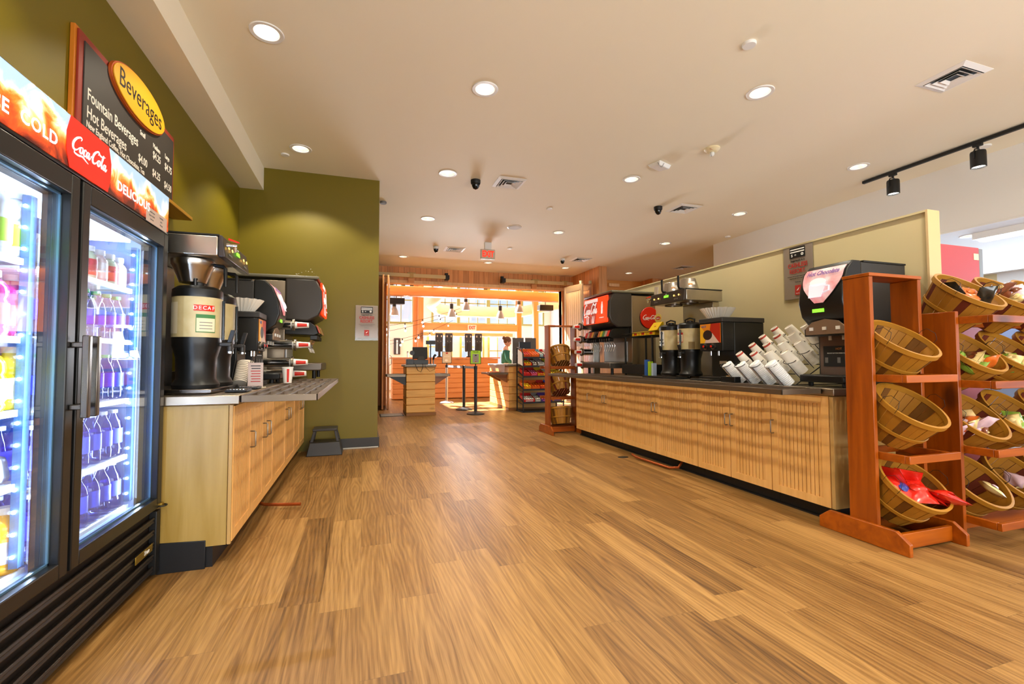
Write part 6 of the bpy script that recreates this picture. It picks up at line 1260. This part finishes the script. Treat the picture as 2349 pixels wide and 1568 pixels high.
tt = thing('pole_display', 'small black customer display on a pole beside the register monitor', 'display', (1.36, 9.72, RTZ)); MB().cyl((0, 0, 0), (0, 0, .42), .012).build('pole', BLACK, tt); MB().box(-.10, .10, -.02, .02, .42, .50).build('display_head', BLACK, tt, bevel=.004); MB().lathe([(.0001, 0), (.035, 0), (.035, .01), (.0001, .012)], seg=16).build('foot', BLACK, tt)
tt = thing('receipt_printer', 'black receipt printer at the left of the register stand top', 'printer', (.92, 9.60, RTZ)); MB().box(-.075, .075, -.09, .09, 0, .11).build('casing', BLACK, tt, bevel=.008); MB().box(-.04, .04, -.03, -.02, .11, .114).build('paper_slot', GREY, tt)
tt = thing('barcode_scanner', 'black hand scanner in its stand at the right of the register stand', 'scanner', (1.40, 9.58, RTZ)); MB().tube([(0, 0, 0), (.0, .02, .05), (.0, .01, .12)], .012).build('stand', GREY, tt); MB().tube([(0, .02, .10), (.01, -.01, .17), (.03, -.05, .19)], [.018, .02, .028]).build('scanner_head', BLACK, tt)
tag(MB().tube([(1.0, 9.44, RTZ + .02), (1.02, 9.405, RTZ - .02), (1.06, 9.40, RTZ - .12), (1.12, 9.40, RTZ - .15), (1.16, 9.40, RTZ - .06), (1.17, 9.43, RTZ + .02)], .006, 6).tube([(1.2, 9.43, RTZ + .01), (1.22, 9.40, RTZ - .06), (1.3, 9.40, RTZ - .14), (1.40, 9.40, RTZ - .10), (1.43, 9.42, RTZ - .0)], .004, 6).build('register_cables', BLACKM), 'black cables hanging down the front of the register stand', 'cable')
t = thing('floor_grate', 'metal floor register grate beside the register stand', 'floor grate', (.54, 9.72, 0)); MB().box(-.20, .26, -.22, .22, 0, .008).build('frame', mat('dark_grate', '2a241e', .5, .5), t)
M = MB()
for k in range(12): M.box(-.18, .24, -.20 + k * .035, -.188 + k * .035, .008, .013)
M.build('grate_bars', NICKEL, t)
# barrier posts
def stanchion(x, y, lab, m, sign=None):
    t = thing('barrier_post', lab, 'barrier post', (x, y, 0)); MB().lathe([(.0001, 0), (.185, 0), (.185, .02), (.15, .035), (.06, .055), (.035, .06)], seg=32).build('base', m if m != STEEL else mat('pale_steel_base', 'c4c6c8', .3, .7), t); MB().cyl((0, 0, .05), (0, 0, .93), .033, seg=20).build('pole', m, t); MB().cyl((0, 0, .93), (0, 0, 1.0), .038, seg=20).build('belt_head', BLACK, t)
    return t
stanchion(2.24, 9.33, 'black barrier post in front, carrying the lime green sign', DGREY); stanchion(2.19, 10.25, 'black barrier post between the sign post and the hall', DGREY); stanchion(2.10, 11.98, 'silver barrier post in the hall doorway with a framed sign', STEEL)
def belt(p, q, m, lab):
    P = Vector(p); Q = Vector(q); dd = (Q - P).normalized(); P = P + dd * .04; Q = Q - dd * .04; s_ = Vector((-dd.y, dd.x, 0)) * .0015
    return tag(MB().hexa([P - s_, Q - s_, Q + s_, P + s_], [v + Vector((0, 0, .05)) for v in (P - s_, Q - s_, Q + s_, P + s_)]).build('barrier_belt', m), lab, 'belt')
bm_ = mat('grey_blue_belt', '8f9bb0', .6); belt((2.24, 9.33, .94), (2.19, 10.25, .94), bm_, 'grey retractable belt between the two black barrier posts'); belt((2.19, 10.25, .94), (2.10, 11.98, .94), bm_, 'grey belt from the middle post to the silver post')
def framed_sign(x, y, z, w_, h, m, lab): 
    t = thing('framed_sign', lab, 'sign', (x, y, z)); MB().cyl((0, 0, 0), (0, 0, .05), .012).build('stem', BLACK, t); MB().box(-w_ / 2, w_ / 2, -.008, .008, .04, .04 + h).build('frame', BLACK, t, bevel=.004); MB().box(-w_ / 2 + .012, w_ / 2 - .012, -.010, -.008, .052, .028 + h).build('sheet', m, t); return t
t = framed_sign(2.24, 9.33, 1.0, .235, .29, mat('lime_sheet', 'a6d62c', .5), 'lime green framed sign on the front barrier post'); MB().box(-.065, .065, -.012, -.0102, .07, .25).build('grey_notice', mat('notice_grey', '9a9488', .6), t); text('WELCOME', .024, (0, -.0108, .292), '-y', TXTK, t, bold=.0008); 
for k, s_ in enumerate(('Sugarbush is a', 'CASHLESS', 'RESORT')): text(s_, .017 if k else .011, (0, -.0125, .195 - k * .03), '-y', TXTR if k else TXTK, t)
MB().box(-.02, .02, -.0125, -.012, .21, .232).build('card_icon', TXTK, t); MB().box(-.012, .012, -.0125, -.012, .08, .102).build('red_emblem', TXTR, t)
t = framed_sign(2.10, 11.98, 1.0, .25, .31, mat('beige_sheet', 'dccfb8', .5), 'beige framed arrow sign on the silver barrier post'); text('ENTER', .05, (0, -.0108, .22), '-y', TXTW, t, bold=.001); MB().prism([(-.04, -.025), (.0, -.025), (.0, -.04), (.045, 0), (.0, .04), (0, .025), (-.04, .025)], .001, frame((-.01, -.0102, .12), '-y')).build('arrow', TXTW, t); MB().box(-.03, .03, -.0108, -.0102, .29, .325).build('red_mark', TXTR, t)
# second checkout counter with tray, bin, registers
t = thing('checkout_counter', 'log-sided checkout counter behind the candy rack', 'counter', (3.72, 10.6, 0)); logs(MB(), -.62, .55, -.85, .75, .05, .99, 6).build('log_siding', LOG, t, bevel=.008); MB().box(-.66, .6, -.88, .8, .99, 1.03).build('counter_top', mat('grey_laminate_top', '8a8274', .4), t, bevel=.006); MB().box(-.63, .56, -.86, .76, 0, .05).build('base', MATS['dark_base_board'], t)
M = MB(); M.box(-1.06, -.6225, -.80, -.79, .80, .84).box(-1.06, -.6225, -.1, -.09, .80, .84).box(-1.06, -1.05, -.79, -.1, .80, .84).box(-.6325, -.6225, -.79, -.1, .80, .84); q = M.build('side_tray_rail', TRAYM, t)
for k in range(1, 5): y = -.8 + .7 * k / 5; MB().box(-1.05, -.633, y - .004, y + .004, .815, .835).build('tray_bar', TRAYM, q)
for y in (-.74, -.2): MB().hexa([(-.65, y, .62), (-.6225, y, .62), (-.6225, y + .015, .62), (-.65, y + .015, .62)], [(-.98, y, .798), (-.6225, y, .798), (-.6225, y + .015, .798), (-.98, y + .015, .798)]).build('tray_bracket', wood('bracket_wood', '9a6030', '7a4620', 'x'), q)
M = MB(); M.hexa([(2.92, 9.95, .845), (3.06, 9.95, .845), (3.06, 10.35, .845), (2.92, 10.35, .845)], [(2.80, 9.90, 1.03), (3.055, 9.90, 1.03), (3.055, 10.40, 1.03), (2.80, 10.40, 1.03)]); tag(M.build('clear_bin', glass_mat('milky_bin', (.85, .87, .92), .25, .3)), 'clear plastic bin on the tray rail beside the worker', 'bin')
for k in range(5): tt = thing('candy_bar', 'orange wrapped candy bar lying on the checkout tray rail', 'candy', (2.74 + k * .05, 9.98 + .09 * (k % 2), .842), 20 * k, 'orange bars on the tray rail'); MB().ball((0, 0, .012), .03, .06, .012, 10, 6).build('wrapper', mat('orange_red_wrapper', 'd8482a', .3, coat=.5), tt)
def register(x, y, rz, lab):
    t = thing('register_monitor', lab, 'monitor', (x, y, 1.031), rz); MB().box(-.10, .10, -.07, .07, 0, .10).build('base', BLACK, t, bevel=.006); MB().hexa([(-.14, -.04, .10), (.14, -.04, .10), (.14, .0, .10), (-.14, 0, .10)], [(-.13, .02, .33), (.13, .02, .33), (.13, .06, .33), (-.13, .06, .33)]).build('screen_back', BLACK, t, bevel=.008); return t
register(3.62, 10.35, 4, 'left black register screen above the candy rack'); register(3.95, 10.42, -4, 'right black register screen above the candy rack')
tt = thing('pole_display', 'black customer display raised behind the two register screens', 'display', (3.83, 10.72, 1.031)); MB().cyl((0, 0, 0), (0, 0, .43), .014).build('pole', BLACK, tt); MB().box(-.15, .15, -.02, .02, .38, .54).build('display_head', BLACK, tt, bevel=.004)
for x, l in ((3.68, 'left brown menu panel standing behind the register display'), (4.02, 'right brown menu panel standing behind the register display')):
    tt = thing('menu_screen', l, 'screen', (x, 11.15, 1.031)) if False else thing('menu_screen', l, 'screen', (x + .1, 11.1, 1.031)); MB().box(-.15, .15, -.02, .02, .0, .66).build('screen_back', mat('grey_brown_panel', '5e554e', .5), tt, bevel=.008); MB().box(-.162, -.1505, -.022, .022, 0, .67).build('white_edge', WPLAS, tt)
tt = thing('telephone', 'small black telephone handset right of the register screens', 'telephone', (4.14, 10.0, 1.031)); MB().box(-.07, .07, -.06, .06, 0, .05).build('base', BLACK, tt, bevel=.01); MB().tube([(-.07, 0, .06), (-.04, 0, .10), (.04, 0, .10), (.07, 0, .06)], .018).build('handset', BLACK, tt)
# candy rack
t = thing('candy_rack', 'black metal five-shelf candy rack in front of the checkout counter', 'rack', (3.70, 9.45, 0))
CX0, CX1 = -.44, .50; ZS = [.213, .49, .77, .988, 1.177]
for x in (CX0, CX1):
    M = MB(); M.tube([(x, -.20, .02), (x, -.20, 1.26), (x, -.10, 1.36), (x, .16, 1.40), (x, .20, 1.36), (x, .20, .02)], .014, 8); M.box(x - .014, x + .014, -.22, .22, 0, .03)
    s_ = M.build('side_frame', BLACKM, t)
    for z in ZS: MB().tube([(x, -.2, z + .03), (x, .2, z - .12 + .2)], .007, 6).tube([(x, -.2, z - .05), (x, .2, z + .0)], .006, 6).build('side_bar', BLACKM, s_)
for z in ZS:
    M = MB(); T = Matrix.Rotation(R(18), 4, 'X'); M.box(CX0, CX1, -.22, .20, z - .008, z) if False else M.hexa([(CX0, -.21, z - .012), (CX1, -.21, z - .012), (CX1, .19, z + .10), (CX0, .19, z + .10)], [(CX0, -.21, z - .004), (CX1, -.21, z - .004), (CX1, .19, z + .108), (CX0, .19, z + .108)])
    sh = M.build('shelf', BLACKM, t); MB().box(CX0 - .01, CX1 + .01, -.225, -.2105, z - .022, z + .012).build('shelf_lip', BLACKM, sh)
MB().box(CX0, CX1, -.22, .22, .0, .03).build('base_frame', BLACKM, t)
MB().hexa([(CX0 - .015, -.21, 1.0), (CX0 - .005, -.21, 1.0), (CX0 - .005, .1, 1.05), (CX0 - .015, .1, 1.05)], [(CX0 - .015, -.20, 1.26), (CX0 - .005, -.20, 1.26), (CX0 - .005, .1, 1.36), (CX0 - .015, .1, 1.36)]).build('side_sign', PAPER, t)
CC = {'or': 'e86a1c', 're': 'cc2420', 'yl': 'ecc21c', 'ye': 'f0c828', 'wh': 'd9d6ce', 'bn': '5a3a28', 'db': '33241e', 'gy': '9a948c', 'bl': '2c48b8', 'pu': '5a3a86', 'gr': '8ab82a', 'pk': 'd86a9a', 'kr': 'b5813e', 'te': '6aa0a8', 'tn': 'c98a3c'}
CN = {'or': 'orange', 're': 'red', 'yl': 'yellow', 'ye': 'golden yellow', 'wh': 'white', 'bn': 'brown', 'db': 'dark brown', 'gy': 'grey', 'bl': 'blue', 'pu': 'purple', 'gr': 'lime', 'pk': 'pink', 'kr': 'tan', 'te': 'teal', 'tn': 'woven tan'}
layout = [(4, [('or', 're', .17), ('or', 'or', .19), ('te', 'wh', .09), ('re', 'wh', .09), ('wh', 'kr', .15), ('gy', 'bn', .16)]),
          (3, [('re', 'yl', .19), ('bn', 'wh', .12), ('gy', 'wh', .17), ('yl', 'gr', .19), ('pu', 'bl', .19)]),
          (2, [('re', 're', .15), ('re', 'pk', .17), ('yl', 're', .16), ('wh', 'gy', .13), ('ye', 'ye', .28)]),
          (1, [('or', 'yl', .18), ('or', 'or', .19), ('re', 'or', .17), ('bl', 'wh', .17), ('db', 'wh', .18)]),
          (0, [('re', 'wh', .25), ('gy', 'wh', .14), ('pu', 'pk', .26), ('tn', 'bl', .24)])]
rown = ['bottom', 'fourth', 'middle', 'second', 'top']
for r_, boxes in layout:
    x = 3.70 + CX0 + .02
    for bi, (c, c2, w_) in enumerate(boxes):
        tt = thing('candy_box', 'open %s candy box with %s packets, %s candy rack shelf, %s' % (CN[c], CN[c2], rown[r_], ['leftmost', 'second', 'third', 'fourth', 'fifth', 'rightmost'][bi]), 'candy box', (x + w_ / 2, 9.45, ZS[r_]), 0, None)
        tt.rotation_euler = (R(15.8), 0, 0); tt.location = (x + w_ / 2, 9.40, ZS[r_] + .046)
        bmx = mat('candy_' + c, CC[c], .45, noise=.12, nscale=30); kr = mat('candy_kr', CC['kr'], .7); hw = w_ / 2 - .004
        M = MB(); M.box(-hw, hw, -.145, .16, 0, .004); M.box(-hw, hw, -.149, -.145, 0, .055); M.box(-hw, -hw + .003, -.145, .16, 0, .07); M.box(hw - .003, hw, -.145, .16, 0, .07); M.box(-hw, hw, .16, .164, 0, .10); M.build('carton', bmx, tt)
        MB().box(-hw * .7, hw * .7, -.1505, -.149, .018, .04).build('front_print', mat('candy_' + c2, CC[c2], .45), tt)
        nb = max(2, round(w_ / .055)); 
        for i in range(nb):
            for j in range(2): MB().ball((-hw + (i + .5) * 2 * hw / nb, -.08 + j * .13, .048), hw / nb * .95, .062, .020, 8, 5, Matrix.Identity(4)).build('packet', MATS['candy_' + c2], tt)
        x += w_ + .003
# stool-like base seen through the far rack
t = thing('barrier_post', 'dark barrier post half hidden behind the far basket rack', 'barrier post', (4.35, 8.9, 0)); MB().lathe([(.0001, 0), (.185, 0), (.185, .02), (.15, .035), (.06, .055), (.035, .06)], seg=32).build('base', DGREY, t); MB().cyl((0, 0, .05), (0, 0, .98), .033, seg=20).build('pole', DGREY, t)
# hall: dark door window, faucets, bowl
t = thing('door_lite', 'tall dark narrow door window at the left of the hall', 'window', (1.24, 17.94, 1.35)); MB().box(-.12, .12, 0, .04, 0, .62).build('dark_frame', mat('dark_blue_frame', '2e3038', .4), t, bevel=.01); MB().box(-.03, .03, -.004, -.0005, .02, .55).build('bright_slit', mat('painted_daylight_slit', 'dfe8ff', .4), t)  # slit is an opaque pale strip, daylight put into its colour
for x in (1.22, 1.46): tt = thing('tap', 'small dark beer-style tap on the left end of the hall counter' if x < 1.3 else 'second small dark tap on the left end of the hall counter', 'tap', (x, 13.4, 1.206)); MB().tube([(0, 0, 0), (0, 0, .10), (-.01, -.04, .14)], .012).build('spout', NICKEL, tt); MB().box(-.02, .02, -.01, .01, .12, .17).build('handle', BLACK, tt)
# ================================================================== the worker
def person(loc, rz, lab):
    t = thing('person', lab, 'person', loc, rz)
    SK = mat('skin', 'd9a088', .55); TEAL = mat('teal_green_shirt', '2f6a5e', .75, noise=.2, nscale=14); HAIR = mat('brown_hair', '6a3a20', .5, noise=.2, nscale=40); PANT = mat('dark_trousers', '22242c', .8)
    def skin(name, V, E, rad, m, sub=2, root=0):
        me = bpy.data.meshes.new(name); me.from_pydata(V, E, []); o = bpy.data.objects.new(name, me); col.objects.link(o); o.parent = t; me.materials.append(m)
        sm = o.modifiers.new('skin', 'SKIN'); sm.use_smooth_shade = True
        for i, r in enumerate(rad): me.skin_vertices[0].data[i].radius = r if isinstance(r, tuple) else (r, r)
        for i in range(len(V)): me.skin_vertices[0].data[i].use_root = (i == root)
        s_ = o.modifiers.new('sub', 'SUBSURF'); s_.levels = sub; s_.render_levels = sub
        return o
    # faces +x in local space (side-on to the camera), head bent down a little
    V = [(0, 0, .95), (0, 0, 1.10), (0, 0, 1.28), (.0, 0, 1.38), (.02, 0, 1.45), (.03, 0, 1.52),
         (0, .19, 1.36), (.04, .23, 1.12), (.22, .20, 1.02), (.30, .18, 1.03),
         (0, -.19, 1.36), (.04, -.23, 1.12), (.22, -.20, 1.02), (.30, -.18, 1.03),
         (0, .10, .88), (.02, .11, .48), (0, .11, .09), (.12, .12, .045), (0, -.10, .88), (.02, -.11, .48), (0, -.11, .09), (.12, -.12, .045)]
    E = [(0, 1), (1, 2), (2, 3), (3, 4), (4, 5), (3, 6), (6, 7), (7, 8), (8, 9), (3, 10), (10, 11), (11, 12), (12, 13), (0, 14), (14, 15), (15, 16), (16, 17), (0, 18), (18, 19), (19, 20), (20, 21)]
    rad = [(.12, .16), (.11, .14), (.12, .17), (.10, .15), .055, .05, .06, .048, .036, .028, .06, .048, .036, .028, .085, .06, .045, .035, .085, .06, .045, .035]
    skin('body', V, E, rad, SK)
    Vs = [(0, 0, .92), (0, 0, 1.10), (0, 0, 1.28), (0, 0, 1.39), (0, .19, 1.37), (.04, .235, 1.12), (.18, .21, 1.035), (0, -.19, 1.37), (.04, -.235, 1.12), (.18, -.21, 1.035)]
    skin('shirt', Vs, [(0, 1), (1, 2), (2, 3), (3, 4), (4, 5), (5, 6), (3, 7), (7, 8), (8, 9)], [(.135, .175), (.125, .155), (.135, .185), (.10, .15), .075, .062, .05, .075, .062, .05], TEAL)
    skin('trousers', [(0, 0, .94), (0, .10, .86), (.02, .11, .48), (0, .11, .10), (0, -.10, .86), (.02, -.11, .48), (0, -.11, .10)], [(0, 1), (1, 2), (2, 3), (0, 4), (4, 5), (5, 6)], [(.13, .17), .10, .075, .06, .10, .075, .06], PANT)
    H = Matrix.Translation((.06, 0, 1.615)) @ Matrix.Rotation(R(22), 4, 'Y')
    M = MB(); M.ball((0, 0, 0), .098, .074, .115, 20, 14, H)
    M.v = [tuple(Vector(v)) for v in M.v]; hd = M.ball(H @ Vector((.098, 0, -.012)) if False else (0, 0, 0), .0001, .0001, .0001, 4, 3).build('head', SK, t, smooth=80)
    MB().ball((0, 0, 0), .018, .012, .02, 10, 8, H @ Matrix.Translation((.100, 0, -.015))).build('nose', SK, hd, smooth=80)
    MB().ball((0, 0, 0), .05, .045, .04, 12, 8, H @ Matrix.Translation((.045, 0, -.075))).build('jaw', SK, hd, smooth=80)
    for s_ in (-1, 1):
        MB().ball((0, 0, 0), .018, .008, .028, 10, 8, H @ Matrix.Translation((-.01, s_ * .074, -.01))).build('ear', SK, hd, smooth=80); MB().ball((0, 0, 0), .008, .012, .008, 8, 6, H @ Matrix.Translation((.088, s_ * .030, .012))).build('eye', mat('dark_eye', '2a1c18', .3), hd)
    MB().ball((0, 0, 0), .006, .022, .006, 8, 6, H @ Matrix.Translation((.094, 0, -.058))).build('mouth', mat('lip_colour', 'b5645c', .5), hd)
    MB().ball((0, 0, 0), .108, .086, .112, 20, 14, H @ Matrix.Translation((-.022, 0, .026))).build('hair', HAIR, t, smooth=80); MB().ball((0, 0, 0), .045, .045, .048, 14, 10, H @ Matrix.Translation((-.135, 0, .055))).build('hair_bun', HAIR, t, smooth=80)
    for s_ in (-1, 1):
        hx, hy, hz = .30, s_ * .18, 1.03
        Vh = [(hx, hy, hz), (hx + .05, hy, hz - .005)]; Eh = [(0, 1)]; rh = [(.024, .02), (.034, .014)]
        for k, (dy, L_) in enumerate(((-.024, .062), (-.008, .072), (.009, .068), (.024, .052))):
            b_ = len(Vh); Vh += [(hx + .075, hy + dy, hz - .008), (hx + .075 + L_ * .5, hy + dy * 1.15, hz - .022), (hx + .075 + L_ * .85, hy + dy * 1.2, hz - .048)]; Eh += [(1, b_), (b_, b_ + 1), (b_ + 1, b_ + 2)]; rh += [.0095, .0085, .0075]
        b_ = len(Vh); Vh += [(hx + .03, hy - s_ * .035, hz - .012), (hx + .065, hy - s_ * .05, hz - .028)]; Eh += [(0, b_), (b_, b_ + 1)]; rh += [.011, .009]
        skin('hand', Vh, Eh, rh, SK)
    return t
person((3.42, 11.62, 0), -12, 'worker in a teal long-sleeved shirt with brown hair in a bun, looking down') if False else person((3.66, 11.80, 0), -12, 'worker in a teal long-sleeved shirt with brown hair in a bun, looking down')
